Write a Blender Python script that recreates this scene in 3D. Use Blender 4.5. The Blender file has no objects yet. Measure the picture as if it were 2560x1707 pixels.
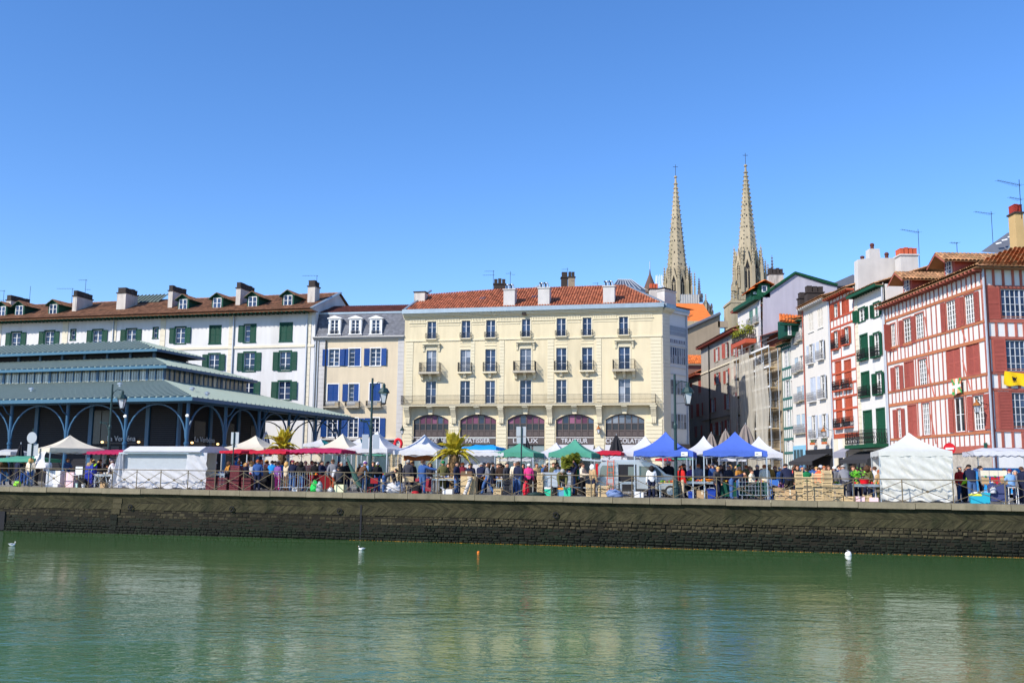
import bpy, math, random
from mathutils import Vector, Matrix
random.seed(7)
R_ = random.Random(11)
scn = bpy.context.scene
COL = scn.collection
# ---------------------------------------------------------------- camera
FPX, EYE, ROLL = 2420.0, 1.04, 0.0085
TH = math.atan((1183 - 853.5) / FPX)
FW = Vector((0, math.cos(TH), math.sin(TH)))
_U0 = Vector((0, -math.sin(TH), math.cos(TH)))
RI = math.cos(ROLL) * Vector((1, 0, 0)) + math.sin(ROLL) * _U0
UP = -math.sin(ROLL) * Vector((1, 0, 0)) + math.cos(ROLL) * _U0
cam = bpy.data.cameras.new('camera')
cam.sensor_width = 36.0
cam.sensor_fit = 'HORIZONTAL'
cam.lens = FPX * 36.0 / 2560.0
cam.clip_start, cam.clip_end = 0.5, 4000.0
camo = bpy.data.objects.new('camera', cam)
COL.objects.link(camo)
m = Matrix.Identity(4)
for i in range(3):
 m[i][0], m[i][1], m[i][2] = RI[i], UP[i], -FW[i]
m[2][3] = EYE
camo.matrix_world = m
scn.camera = camo
# ---------------------------------------------------------------- light
SUN_EL = math.radians(37.5)
SUN_H = Vector((-0.78, -0.62)).normalized()
SUN_DIR = Vector((SUN_H.x * math.cos(SUN_EL), SUN_H.y * math.cos(SUN_EL), math.sin(SUN_EL)))
w = bpy.data.worlds.new('World')
scn.world = w
w.use_nodes = True
nt = w.node_tree
nt.nodes.clear()
sky = nt.nodes.new('ShaderNodeTexSky')
sky.sky_type = 'NISHITA'
sky.sun_disc = False
sky.sun_elevation = SUN_EL
sky.sun_rotation = math.atan2(SUN_H.x, SUN_H.y)
sky.altitude = 600.0
sky.air_density = 1.0
sky.dust_density = 0.15
sky.ozone_density = 3.0
bg = nt.nodes.new('ShaderNodeBackground')
bg.inputs['Strength'].default_value = 0.15
hs = nt.nodes.new('ShaderNodeHueSaturation')
hs.inputs['Saturation'].default_value = 1.2
hs.inputs['Value'].default_value = 1.0
out = nt.nodes.new('ShaderNodeOutputWorld')
nt.links.new(sky.outputs[0], hs.inputs['Color'])
tint = nt.nodes.new('ShaderNodeVectorMath'); tint.operation = 'MULTIPLY'; tint.inputs[1].default_value = (1.02, 1.05, 1.22)
nt.links.new(hs.outputs[0], tint.inputs[0])
nt.links.new(tint.outputs[0], bg.inputs['Color'])
nt.links.new(bg.outputs[0], out.inputs['Surface'])
sun = bpy.data.lights.new('sun', 'SUN')
sun.energy = 4.9
sun.angle = math.radians(0.55)
sun.color = (1.0, 0.93, 0.82)
suno = bpy.data.objects.new('sun', sun)
suno.rotation_euler = SUN_DIR.to_track_quat('Z', 'Y').to_euler()
suno.location = (-60, -30, 60)
COL.objects.link(suno)
scn.view_settings.view_transform = 'Standard'
scn.view_settings.look = 'None'
scn.view_settings.exposure = 0.30
scn.view_settings.gamma = 1.0
scn.cycles.max_bounces = 6
scn.cycles.diffuse_bounces = 2
scn.cycles.glossy_bounces = 3
scn.cycles.transparent_max_bounces = 6
scn.cycles.use_denoising = True
# ---------------------------------------------------------------- pixels to places (2560 px wide photo)
def ray(u, v):
 return FW + (u - 1280) / FPX * RI - (v - 853.5) / FPX * UP
def gp(u, d):
 cx = (u - 1280) / FPX
 cy = -(math.tan(TH) + cx * math.sin(ROLL)) / math.cos(ROLL)
 D = FW + cx * RI + cy * UP
 return Vector((D.x / D.y * d, d))
def zat(u, v, d):
 D = ray(u, v)
 return EYE + D.z / D.y * d
CR = dict(A=(0,680,4.523),B=(480,680,4.523),C=(0,940,4.523),D=(480,940,4.523),E=(980,680,5.6),F=(1340,680,5.6),
   G=(980,940,5.2275),H=(1340,940,5.2275),I=(1700,680,5.6),J=(1920,600,4.356),K=(2180,420,2.903),L=(1700,940,4.9),
   M=(1920,900,5.228),N=(2160,900,4.1275),P=(1600,360,3.5625),R=(2380,640,3.136),Z=(0,0,1))
for i, x0 in enumerate((0,320,640,960,1280,1600,1920,2230)):
 CR['S%d' % (i+1)] = (x0, 1070, 7.127)
def q(k, x, y):
 a, b, s = CR[k]
 return a + x / s, b + y / s
def gz(x, y=0):          # the quay paving falls gently towards the right
 return -0.0038 * (max(-60, min(60, x)) + 31)
QA, QB = Vector((-31.3, 59.8)), Vector((24.2, 46.1))
QD = (QB - QA).normalized()          # along the quay edge, to the right
QN = Vector((-QD.y, QD.x))           # away from the river
QANG = math.atan2(QD.y, QD.x)
def qp(u, off=0.0):
 """plan point under photo column u, off metres behind the quay edge"""
 g = gp(u, 1.0)
 a = QA + QN * off
 # a + t*QD = k*g
 det = QD.x * (-g.y) - (-g.x) * QD.y
 t = (-a.x * (-g.y) + g.x * (-a.y)) / det if abs(det) > 1e-9 else 0
 return a + QD * t
class Fac:
 def __init__(self, u1, d1, u2, d2):
  self.O, self.E = gp(u1, d1), gp(u2, d2)
  self.d = (self.E - self.O).normalized()
  self.L = (self.E - self.O).length
  self.n = Vector((-self.d.y, self.d.x))
  self.ang = math.atan2(self.d.y, self.d.x)
 def sz(self, u, v, o=0.0):
  D = ray(u, v)
  t = (self.O + self.n * o).dot(self.n) / Vector((D.x, D.y)).dot(self.n)
  p = Vector((D.x, D.y)) * t
  return (p - self.O).dot(self.d), EYE + D.z * t
 def at(self, k, x, y, o=0.0):
  return self.sz(*q(k, x, y), o)
 def rect(self, k, x0, y0, x1, y1, o=0.0):
  ym, xm = (y0 + y1) / 2, (x0 + x1) / 2
  return (self.at(k, x0, ym, o)[0], self.at(k, x1, ym, o)[0], self.at(k, xm, y1, o)[1], self.at(k, xm, y0, o)[1])
# ---------------------------------------------------------------- mesh helpers
class MB:
 def __init__(s):
  s.v, s.f, s.m = [], [], []
 def add(s, vs, fs, mi=0):
  b = len(s.v)
  s.v += [tuple(p) for p in vs]
  s.f += [tuple(b + i for i in f) for f in fs]
  s.m += [mi] * len(fs)
  return s
 def box(s, x0, x1, y0, y1, z0, z1, mi=0):
  return s.add([(x0,y0,z0),(x1,y0,z0),(x1,y1,z0),(x0,y1,z0),(x0,y0,z1),(x1,y0,z1),(x1,y1,z1),(x0,y1,z1)],
      [(0,3,2,1),(4,5,6,7),(0,1,5,4),(1,2,6,5),(2,3,7,6),(3,0,4,7)], mi)
 def quad(s, a, b, c, d, mi=0):
  return s.add([a, b, c, d], [(0,1,2,3)], mi)
 def prism(s, poly, y0, y1, mi=0):       # poly in (x, z), counter-clockwise seen from -y
  n = len(poly)
  vs = [(x, y0, z) for x, z in poly] + [(x, y1, z) for x, z in poly]
  fs = [tuple(range(n)), tuple(range(2*n-1, n-1, -1))]
  fs += [((i+1) % n, i, n+i, n+(i+1) % n) for i in range(n)]
  return s.add(vs, fs, mi)
 def prismx(s, poly, x0, x1, mi=0):      # poly in (y, z)
  n = len(poly)
  vs = [(x0, y, z) for y, z in poly] + [(x1, y, z) for y, z in poly]
  fs = [tuple(range(n-1, -1, -1)), tuple(range(n, 2*n))]
  fs += [(i, (i+1) % n, n+(i+1) % n, n+i) for i in range(n)]
  return s.add(vs, fs, mi)
 def prismz(s, poly, z0, z1, mi=0):      # poly in (x, y) counter-clockwise from above
  n = len(poly)
  vs = [(x, y, z0) for x, y in poly] + [(x, y, z1) for x, y in poly]
  fs = [tuple(range(n-1, -1, -1)), tuple(range(n, 2*n))]
  fs += [(i, (i+1) % n, n+(i+1) % n, n+i) for i in range(n)]
  return s.add(vs, fs, mi)
 def tube(s, pts, r, n=6, mi=0, cap=True):
  pts = [Vector(p) for p in pts]
  rs = r if isinstance(r, (list, tuple)) else [r] * len(pts)
  vs, fs = [], []
  up = None
  for i, p in enumerate(pts):
   d = (pts[min(i+1, len(pts)-1)] - pts[max(i-1, 0)]).normalized()
   ref = Vector((0, 0, 1)) if abs(d.z) < .95 else Vector((1, 0, 0))
   a = d.cross(ref).normalized(); b = d.cross(a)
   for k in range(n):
    t = 2 * math.pi * (k + .5) / n
    vs.append(p + (a * math.cos(t) + b * math.sin(t)) * rs[i])
  for i in range(len(pts) - 1):
   for k in range(n):
    fs.append((i*n+k, i*n+(k+1) % n, (i+1)*n+(k+1) % n, (i+1)*n+k))
  if cap:
   fs.append(tuple(range(n-1, -1, -1))); fs.append(tuple((len(pts)-1)*n+k for k in range(n)))
  return s.add(vs, fs, mi)
 def lathe(s, prof, n=12, cx=0, cy=0, mi=0, rot=0.0):
  vs, fs = [], []
  for r, z in prof:
   for k in range(n):
    t = 2 * math.pi * k / n + rot
    vs.append((cx + r * math.cos(t), cy + r * math.sin(t), z))
  for i in range(len(prof) - 1):
   for k in range(n):
    fs.append((i*n+k, i*n+(k+1) % n, (i+1)*n+(k+1) % n, (i+1)*n+k))
  fs.append(tuple(range(n-1, -1, -1))); fs.append(tuple((len(prof)-1)*n+k for k in range(n)))
  return s.add(vs, fs, mi)
 def grid(s, P, nu, nv, mi=0):           # P(i, j) -> point
  vs = [P(i, j) for j in range(nv + 1) for i in range(nu + 1)]
  fs = [(j*(nu+1)+i, j*(nu+1)+i+1, (j+1)*(nu+1)+i+1, (j+1)*(nu+1)+i) for j in range(nv) for i in range(nu)]
  return s.add(vs, fs, mi)
 def mesh(s, name, mats, smooth=False):
  me = bpy.data.meshes.new(name)
  me.from_pydata(s.v, [], s.f)
  mats = mats if isinstance(mats, (list, tuple)) else [mats]
  for mt in mats:
   me.materials.append(mt)
  if len(mats) > 1:
   me.polygons.foreach_set('material_index', s.m)
  if smooth:
   me.polygons.foreach_set('use_smooth', [True] * len(s.f))
  me.update()
  return me
def link(name, me, parent=None, loc=(0,0,0), rot=(0,0,0), scale=(1,1,1)):
 o = bpy.data.objects.new(name, me)
 COL.objects.link(o)
 if parent is not None:
  o.parent = parent
 o.location, o.rotation_euler, o.scale = loc, rot, scale
 return o
def obj(name, mb, mats, parent=None, loc=(0,0,0), rot=(0,0,0), smooth=False):
 return link(name, mb.mesh(name, mats, smooth), parent, loc, rot)
_UC = {}
def bx(name, mt, parent, x0, x1, y0, y1, z0, z1, rot=(0,0,0), bev=True):
 """a piece: a shared unit block (slightly chamfered) stretched to size"""
 k = mt.name
 if k not in _UC:
  _UC[k] = MB().box(0,1,0,1,0,1).mesh('block', mt)
 return link(name, _UC[k], parent, (min(x0,x1),min(y0,y1),min(z0,z1)), rot, (abs(x1-x0),abs(y1-y0),abs(z1-z0)))
LABELS = {}
def tag(o, label, cat, group=None, kind=None):
 o['label'], o['category'] = label, cat
 if group: o['group'] = group
 if kind: o['kind'] = kind
 LABELS.setdefault(label, []).append(o.name)
 return o
def thing(name, label, cat, loc=(0,0,0), rotz=0.0, group=None):
 o = link(name, None, None, loc, (0,0,rotz))
 o.empty_display_size = .2
 return tag(o, label, cat, group)
def struct(o, label=None):
 o['kind'] = 'structure'
 if label: o['label'] = label
 return o
def copytree(o, parent=None, name=None):
 c = o.copy(); COL.objects.link(c); c.parent = parent
 for ch in list(o.children):
  copytree(ch, c)
 return c

# ---------------------------------------------------------------- materials
def srgb(r, g, b):
 f = lambda c: (c/255/12.92) if c <= 10 else ((c/255+.055)/1.055) ** 2.4
 return (f(r), f(g), f(b))
_MATS = {}
def M(name, col, rough=.8, var=.12, scale=.8, rnd=0.0, streak=0.0, metal=0.0, spec=.3, bump=0.0, bscale=8.0, isl=0.0, dirt=None, fine=0.0):
 if name in _MATS: return _MATS[name]
 mt = bpy.data.materials.new(name); mt.use_nodes = True
 n = mt.node_tree; N = n.nodes; Lk = n.links
 b = N['Principled BSDF']
 b.inputs['Roughness'].default_value = rough
 b.inputs['Metallic'].default_value = metal
 b.inputs['Specular IOR Level'].default_value = spec
 geo = N.new('ShaderNodeNewGeometry')
 def math_(op, a, c):
  k = N.new('ShaderNodeMath'); k.operation = op
  for i, x in enumerate((a, c)):
   if isinstance(x, (int, float)): k.inputs[i].default_value = x
   else: Lk.new(x, k.inputs[i])
  return k.outputs[0]
 val = None
 def plus(x):
  nonlocal val
  val = x if val is None else math_('ADD', val, x)
 def noise(sc, stretch=None, det=4.0):
  t = N.new('ShaderNodeTexNoise'); t.inputs['Scale'].default_value = sc; t.inputs['Detail'].default_value = det
  t.inputs['Roughness'].default_value = .62
  if stretch:
   mp = N.new('ShaderNodeMapping'); mp.inputs['Scale'].default_value = stretch
   Lk.new(geo.outputs['Position'], mp.inputs['Vector']); Lk.new(mp.outputs[0], t.inputs['Vector'])
  else:
   Lk.new(geo.outputs['Position'], t.inputs['Vector'])
  return t.outputs['Fac']
 if var: plus(math_('MULTIPLY', math_('SUBTRACT', noise(scale), .5), var * 2.6))
 if fine: plus(math_('MULTIPLY', math_('SUBTRACT', noise(9.0, None, 6.0), .5), fine * 2.6))
 if streak: plus(math_('MULTIPLY', math_('SUBTRACT', noise(1.0, (2.2, 2.2, .16), 5.0), .5), streak * 2.6))
 if rnd:
  oi = N.new('ShaderNodeObjectInfo'); plus(math_('MULTIPLY', math_('SUBTRACT', oi.outputs['Random'], .5), rnd * 2))
 if isl: plus(math_('MULTIPLY', math_('SUBTRACT', geo.outputs['Random Per Island'], .5), isl * 2))
 if val is None:
  b.inputs['Base Color'].default_value = (*col, 1)
 else:
  v = math_('ADD', val, 1.0)
  mx = N.new('ShaderNodeVectorMath'); mx.operation = 'SCALE'
  mx.inputs[0].default_value = col
  Lk.new(v, mx.inputs['Scale'])
  last = mx.outputs[0]
  if dirt:
   dcol, amount, dsc = dirt
   dn = noise(dsc, (1.6, 1.6, .35), 6.0)
   rp = N.new('ShaderNodeMapRange'); rp.inputs['From Min'].default_value = .52; rp.inputs['From Max'].default_value = .72
   rp.inputs['To Max'].default_value = amount
   Lk.new(dn, rp.inputs['Value'])
   mm = N.new('ShaderNodeMix'); mm.data_type = 'RGBA'
   Lk.new(rp.outputs[0], mm.inputs['Factor']); Lk.new(last, mm.inputs['A']); mm.inputs['B'].default_value = (*dcol, 1)
   last = mm.outputs['Result']
  Lk.new(last, b.inputs['Base Color'])
 if bump:
  bp = N.new('ShaderNodeBump'); bp.inputs['Strength'].default_value = bump; bp.inputs['Distance'].default_value = .05
  Lk.new(noise(bscale), bp.inputs['Height']); Lk.new(bp.outputs[0], b.inputs['Normal'])
 _MATS[name] = mt
 return mt
def MS(name, r, g, b, **k):
 return M(name, srgb(r, g, b), **k)
m_white = M('white_plaster', (.62,.61,.60), .9, .06, .5, streak=.09, bump=.15, bscale=14, dirt=((.42,.40,.37), .5, .35))
m_cream = M('cream_stone', (.66,.60,.47), .9, .10, 1.2, fine=.05)
m_beige = M('beige_plaster', (.62,.52,.37), .9, .07, .6, streak=.08, bump=.15, bscale=12, dirt=((.42,.36,.28), .4, .4))
m_yellow = M('yellow_plaster', (.64,.555,.375), .88, .07, .5, streak=.09, bump=.1, bscale=12, dirt=((.40,.34,.22), .55, .3))
m_ytrim = M('yellow_trim', (.65,.585,.42), .85, .06, 1.2, streak=.05)
m_slab = M('weathered_stone_slab', (.42,.38,.30), .9, .22, 2.0, streak=.15)
m_slate = M('slate', (.12,.13,.16), .55, .2, 2.0, rnd=.12, isl=.25)
m_tile = MS('terracotta_tile', 168, 100, 70, rough=.85, var=.18, scale=.7, isl=.38)
m_tile_old = MS('weathered_tile', 138, 97, 71, rough=.9, var=.3, scale=.8, isl=.4, dirt=((.06,.05,.03), .55, .6))
m_tile_dark = MS('dark_tile', 112, 62, 50, rough=.85, var=.2, scale=.8, isl=.35)
m_tile_or = MS('orange_tile', 205, 110, 50, rough=.85, var=.2, scale=.8, isl=.35)
m_tile_moss = MS('mossy_tile', 160, 118, 84, rough=.9, var=.3, scale=.6, isl=.42, dirt=((.16,.14,.05), .6, .8))
m_zinc = M('zinc', (.30,.37,.42), .45, .12, 1.5, streak=.12, metal=.55, spec=.5)
m_zincroof = M('green_zinc_roof', (.125,.155,.135), .7, .12, 1.2, rnd=.08, metal=.1, spec=.3)
m_zincseam = M('green_zinc_seam', (.30,.36,.31), .7, .08, 1.2, spec=.3)
m_hall = M('hall_blue_paint', (.024,.092,.18), .42, .1, 1.5, streak=.06, spec=.45)
m_hall_gut = M('hall_gutter_blue', (.045,.135,.21), .42, .1, 1.5, streak=.08, spec=.45)
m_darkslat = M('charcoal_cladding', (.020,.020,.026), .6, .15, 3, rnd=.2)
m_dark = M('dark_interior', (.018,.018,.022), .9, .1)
m_green = M('green_paint', (.010,.062,.042), .6, .12, 3, rnd=.10, spec=.12)
m_green2 = M('bottle_green_paint', (.012,.072,.038), .6, .12, 3, rnd=.1, spec=.12)
m_blue = M('blue_shutter_paint', (.010,.055,.22), .6, .12, 3, rnd=.1, spec=.12)
m_greyblue = M('pale_grey_blue_paint', (.50,.55,.64), .6, .08, 3, rnd=.06)
m_paleblue = M('pale_blue_paint', (.42,.52,.60), .6, .08, 3, rnd=.06)
m_skyblue = M('sky_blue_shopfront', (.22,.46,.62), .5, .1, 3)
m_red = M('basque_red_paint', (.34,.080,.060), .7, .16, 2.5, rnd=.12)
m_redwood = M('red_timber', (.36,.105,.075), .8, .22, 2.5, rnd=.14)
m_orangewood = M('faded_orange_timber', (.42,.15,.07), .8, .2, 2.5, rnd=.12)
m_orangered = M('orange_red_paint', (.44,.085,.04), .6, .16, 2.5, rnd=.1)
m_greenwood = M('green_timber', (.03,.12,.11), .7, .2, 2.5, rnd=.1)
m_wframe = M('white_window_paint', (.74,.74,.73), .5, .05, 3)
m_gframe = M('grey_window_paint', (.50,.52,.56), .5, .05, 3)
m_iron = M('black_iron', (.02,.02,.022), .5, .1, 3, metal=.4)
m_chim = M('chimney_render', (.50,.46,.42), .92, .18, 1.2, streak=.22, dirt=((.12,.11,.10), .7, .7))
m_chimw = M('white_chimney', (.52,.50,.48), .92, .12, 1.2, streak=.12)
m_soot = M('soot_brick', (.045,.035,.032), .9, .3, 3)
m_brown = M('brown_shopfront', (.085,.065,.06), .5, .12, 3, spec=.4)
m_lilac = M('lilac_render', (.40,.38,.44), .9, .10, .5, streak=.10, dirt=((.55,.53,.58), .5, .3))
m_greywall = M('grey_render', (.36,.33,.29), .92, .14, .6, streak=.16, dirt=((.16,.14,.12), .5, .5))
m_brownwall = M('brown_render', (.30,.24,.17), .92, .14, .5, streak=.14)
m_stone = M('cathedral_stone', (.365,.31,.215), .92, .30, .16, fine=.14, streak=.2, dirt=((.13,.12,.06), .85, .14))
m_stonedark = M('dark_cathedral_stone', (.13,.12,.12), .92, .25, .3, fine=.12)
m_pipe = M('grey_drainpipe', (.42,.45,.50), .5, .08, 2, metal=.3)
m_asphalt = M('quay_paving', (.22,.205,.18), .92, .15, .6, fine=.06)
m_cap = M('coping_stone', (.215,.185,.125), .92, .24, 1.6, rnd=.12, fine=.12, streak=.12, bump=.35, bscale=10, dirt=((.12,.11,.07), .7, .8))
m_wallbase = M('quay_mortar', (.015,.013,.008), .95, .35, .7, fine=.2, bump=.5, bscale=6)
m_wallstone = M('quay_stone', (.050,.043,.023), .93, .5, .35, rnd=.4, isl=.4, fine=.25, bump=.7, bscale=9, dirt=((.014,.018,.007), .92, .30))
m_algae = M('algae_stone', (.007,.010,.005), .85, .6, .5, rnd=.35, isl=.5, fine=.25, bump=.7, bscale=9, dirt=((.005,.014,.004), .85, .5))
m_concrete = M('grey_concrete', (.40,.38,.35), .9, .12, 1)
m_steel = M('galvanised_steel', (.50,.52,.54), .38, .1, 3, metal=.75, spec=.5)
m_railpaint = M('bronze_rail_paint', (.17,.135,.085), .55, .2, 3, rnd=.15, metal=.2)
m_postgreen = M('dark_green_post', (.018,.045,.045), .45, .1, 2, metal=.2, spec=.4)
m_wood = M('crate_wood', (.62,.46,.25), .8, .18, 3, rnd=.22)
m_card = M('cardboard', (.42,.28,.15), .9, .12, 3, rnd=.15)
def glass(name, dark, light, rough=.04, spec=.9):
 mt = bpy.data.materials.new(name); mt.use_nodes = True
 N, Lk = mt.node_tree.nodes, mt.node_tree.links
 b = N['Principled BSDF']
 oi = N.new('ShaderNodeObjectInfo')
 mx = N.new('ShaderNodeMix'); mx.data_type = 'RGBA'
 pw = N.new('ShaderNodeMath'); pw.operation = 'POWER'; pw.inputs[1].default_value = 2.0
 Lk.new(oi.outputs['Random'], pw.inputs[0]); Lk.new(pw.outputs[0], mx.inputs['Factor'])
 mx.inputs['A'].default_value = (*dark, 1); mx.inputs['B'].default_value = (*light, 1)
 Lk.new(mx.outputs['Result'], b.inputs['Base Color'])
 b.inputs['Roughness'].default_value = rough
 b.inputs['Specular IOR Level'].default_value = spec
 b.inputs['IOR'].default_value = 1.5
 geo = N.new('ShaderNodeNewGeometry')
 t = N.new('ShaderNodeTexNoise'); t.inputs['Scale'].default_value = 1.3
 Lk.new(geo.outputs['Position'], t.inputs['Vector'])
 bp = N.new('ShaderNodeBump'); bp.inputs['Strength'].default_value = .12; bp.inputs['Distance'].default_value = .05
 Lk.new(t.outputs['Fac'], bp.inputs['Height']); Lk.new(bp.outputs[0], b.inputs['Normal'])
 return mt
m_glass = glass('window_glass', (.006,.014,.040), (.045,.075,.15), .04, .5)
m_glass_cur = glass('curtained_glass', (.03,.045,.08), (.30,.33,.38), .05, .55)
m_glass_dark = glass('dark_glass', (.010,.012,.016), (.04,.045,.05))
m_glass_hall = glass('clerestory_glass', (.16,.17,.15), (.50,.50,.44), .12)
m_hallglass = M('dim_shop_glass', (.03,.034,.04), .25, .2, 1.5, spec=.35)
m_glass_teal = glass('shop_glass', (.06,.10,.12), (.16,.22,.24))
# ---------------------------------------------------------------- building pieces
def wall(mb, x0, x1, z0, z1, holes, y=0.0, rev=.18, mi=0, back=True):
 xs = sorted(set([x0, x1] + [min(max(h[k], x0), x1) for h in holes for k in (0, 1)]))
 zs = sorted(set([z0, z1] + [min(max(h[k], z0), z1) for h in holes for k in (2, 3)]))
 for i in range(len(xs) - 1):
  if xs[i+1] - xs[i] < 1e-5: continue
  run = None
  for j in range(len(zs) - 1):
   cx, cz = (xs[i] + xs[i+1]) / 2, (zs[j] + zs[j+1]) / 2
   hole = any(h[0] < cx < h[1] and h[2] < cz < h[3] for h in holes)
   if not hole:
    mb.quad((xs[i], y, zs[j]), (xs[i+1], y, zs[j]), (xs[i+1], y, zs[j+1]), (xs[i], y, zs[j+1]), mi)
 for a, b, c, d in holes:
  mb.quad((a, y, c), (a, y, d), (a, y+rev, d), (a, y+rev, c), mi)
  mb.quad((b, y, d), (b, y, c), (b, y+rev, c), (b, y+rev, d), mi)
  mb.quad((a, y, d), (b, y, d), (b, y+rev, d), (a, y+rev, d), mi)
  mb.quad((b, y, c), (a, y, c), (a, y+rev, c), (b, y+rev, c), mi)
_WC = {}
def rk(x): return round(x / .04) * .04
def window(parent, a, b, c, d, cols=2, rows=3, y=.14, fm=None, gm=None, t=.055, split=True):
 """window part (frame and glazing bars) with one child per pane"""
 fm, gm = fm or m_wframe, gm or m_glass
 w, h = b - a, d - c
 key = ('w', rk(w), rk(h), cols, rows, fm.name, t)
 if key not in _WC:
  W, H = max(.2, rk(w)), max(.3, rk(h))
  mb = MB()
  mb.box(0, t, 0, .07, 0, H); mb.box(W-t, W, 0, .07, 0, H); mb.box(t, W-t, 0, .07, 0, t); mb.box(t, W-t, 0, .07, H-t, H)
  for i in range(1, cols):
   tt = t * (.9 if (cols == 2 or i == cols/2) else .4)
   mb.box(W*i/cols - tt, W*i/cols + tt, -.012, .06, t, H-t)
  for j in range(1, rows):
   mb.box(t, W-t, .004, .05, H*j/rows - t*.32, H*j/rows + t*.32)
  _WC[key] = (mb.mesh('window', fm), W, H)
 me, W, H = _WC[key]
 o = link('window', me, parent, (a, y, c), (0,0,0), (w/W, 1, h/H))
 pk = ('p', gm.name)
 if pk not in _WC:
  _WC[pk] = MB().box(0,1,0,1,0,1).mesh('pane', gm)
 if not split: cols = rows = 1
 for i in range(cols):
  for j in range(rows):
   link('pane', _WC[pk], o, (W*i/cols+.012, .035, H*j/rows+.012), (R_.uniform(-.004,.004), 0, R_.uniform(-.006,.006)), (W/cols-.024, .012, H/rows-.024))
 return o
def shutter_mesh(mt, kind='louvre'):
 k = ('s', mt.name, kind)
 if k not in _WC:
  mb = MB(); f = .10
  mb.box(0, f, 0, 1, 0, 1); mb.box(1-f, 1, 0, 1, 0, 1)
  for z0, z1 in ((0, .045), (.49, .53), (.955, 1)): mb.box(f, 1-f, 0, 1, z0, z1)
  mb.box(f, 1-f, .55, .9, .045, .955)
  for a, b in ((.045, .49), (.53, .955)):
   n = 11
   for i in range(n):
    z = a + (b-a) * (i + .5) / n; h = (b-a)/n
    mb.add([(f,.02,z-h*.42),(1-f,.02,z-h*.42),(1-f,.6,z+h*.42),(f,.6,z+h*.42)], [(0,1,2,3)])
  _WC[k] = mb.mesh('shutter', mt)
 return _WC[k]
def shutter(parent, mt, x0, x1, z0, z1, y=-.05, rz=0.0, hinge=None):
 me = shutter_mesh(mt)
 return link('shutter', me, parent, (x0, y, z0), (0,0,rz), (x1-x0, .04, z1-z0))
def win_unit(root, rc, holes, cols=2, rows=3, sh='o', sm=None, fm=None, gm=None, sw=None, sur=None, surt=.10, sill=None, recess=.14, jal=0.0, split=True):
 """one opening with its surround, window, shutters and sill; rc = (s0, s1, z0, z1) of the opening"""
 a, b, c, d = rc
 holes.append((a, b, c, d))
 j = lambda: R_.uniform(-.012, .012)
 if sur:
  bx('lintel', sur, root, a-surt, b+surt, -.035, .05, d, d+surt)
  bx('sill', sur, root, a-surt*1.3, b+surt*1.3, -.07, .12, c-surt*.8, c)
  bx('jamb', sur, root, a-surt, a, -.03, .05, c, d); bx('jamb', sur, root, b, b+surt, -.03, .05, c, d)
 elif sill:
  bx('sill', sill, root, a-.08, b+.08, -.09, .12, c-.09, c)
 if sh != 'c':
  window(root, a, b, c, d, cols, rows, recess, fm, gm, split=split)
 if sm:
  w = sw or (b - a) * .5
  e = surt if sur else .02
  y = -.085 if sur else -.05
  if sh[0] in 'o':
   for s_ in (-1, 1):
    an = R_.choice((0, .03, .06, .12, .3)) ; hx = a-e if s_ < 0 else b+e
    if s_ < 0: shutter(root, sm, hx-w*math.cos(an), hx-w*math.cos(an)+w, c+.02, d-.02, y-w*math.sin(an), an)
    else: shutter(root, sm, hx, hx+w, c+.02, d-.02, y, -an)
  elif sh == 'c':
   shutter(root, sm, a+.01, (a+b)/2-.005, c, d-.01, .03); shutter(root, sm, (a+b)/2+.005, b-.01, c, d-.01, .03)
  elif sh == 'l':      # left open, right closed
   shutter(root, sm, a-e-w, a-e, c+.02, d-.02, y); shutter(root, sm, (a+b)/2, b-.01, c, d-.01, .03)
def rail(parent, x0, x1, y0, z0, h, mt=None, step=.11, name='railing', sides=True, thick=.017, y1=0.0, scroll=False):
 mt = mt or m_iron
 mb = MB(); W = x1 - x0
 def run(p, r):
  p, r = Vector(p), Vector(r); n = max(1, int((r-p).length / step))
  for zz in (0.06, h*.45, h-.02): mb.tube([p+Vector((0,0,zz)), r+Vector((0,0,zz))], thick*1.2, 4)
  for i in range(n+1):
   b = p.lerp(r, i/n)
   mb.tube([b+Vector((0,0,.05)), b+Vector((0,0,h))], thick, 4, cap=False)
   if scroll and i < n:
    c = p.lerp(r, (i+.5)/n) + Vector((0,0,h*.62)); e = (r-p).normalized()*step*.42
    pts = [c + e*math.cos(t*math.pi/4) + Vector((0,0,h*.16*math.sin(t*math.pi/4))) for t in range(9)]
    mb.tube(pts, thick, 4, cap=False)
    c2 = c - Vector((0,0,h*.36))
    mb.tube([c2 + (p_-c) for p_ in pts], thick, 4, cap=False)
 run((0,0,0), (W,0,0))
 if sides and y1 - y0 > .12:
  run((0,0,0), (0,y1-y0,0)); run((W,0,0), (W,y1-y0,0))
 return obj(name, mb, mt, parent, (x0, y0, z0))
def tiles(mb, A, ds, dt, L, T, pitch=.25, row=.42, amp=.075, t0=lambda s: 0.0, seg=3, mi=0):
 """half-round roof tiles laid in columns, every tile an island of its own"""
 A, ds, dt = Vector(A), Vector(ds).normalized(), Vector(dt).normalized()
 n = ds.cross(dt).normalized()
 if n.z < 0: n = -n
 nc = int(L / pitch)
 for i in range(nc):
  s = (i + .5) * L / nc; p = L / nc
  tm, t = (T(s) if callable(T) else T), t0(s)
  while t < tm - .06:
   e = min(t + row * 1.12, tm)
   jt = R_.uniform(-.02, .02)
   vs = []
   for tt, lift in ((t + jt, .03), (e, 0.0)):
    for k in range(seg + 1):
     a = math.pi * k / seg
     vs.append(A + ds * (s - math.cos(a) * p * .5) + dt * tt + n * (math.sin(a) * amp + lift))
   mb.add(vs, [(k, k+1, seg+2+k, seg+1+k) for k in range(seg)], mi)
   t += row
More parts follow.
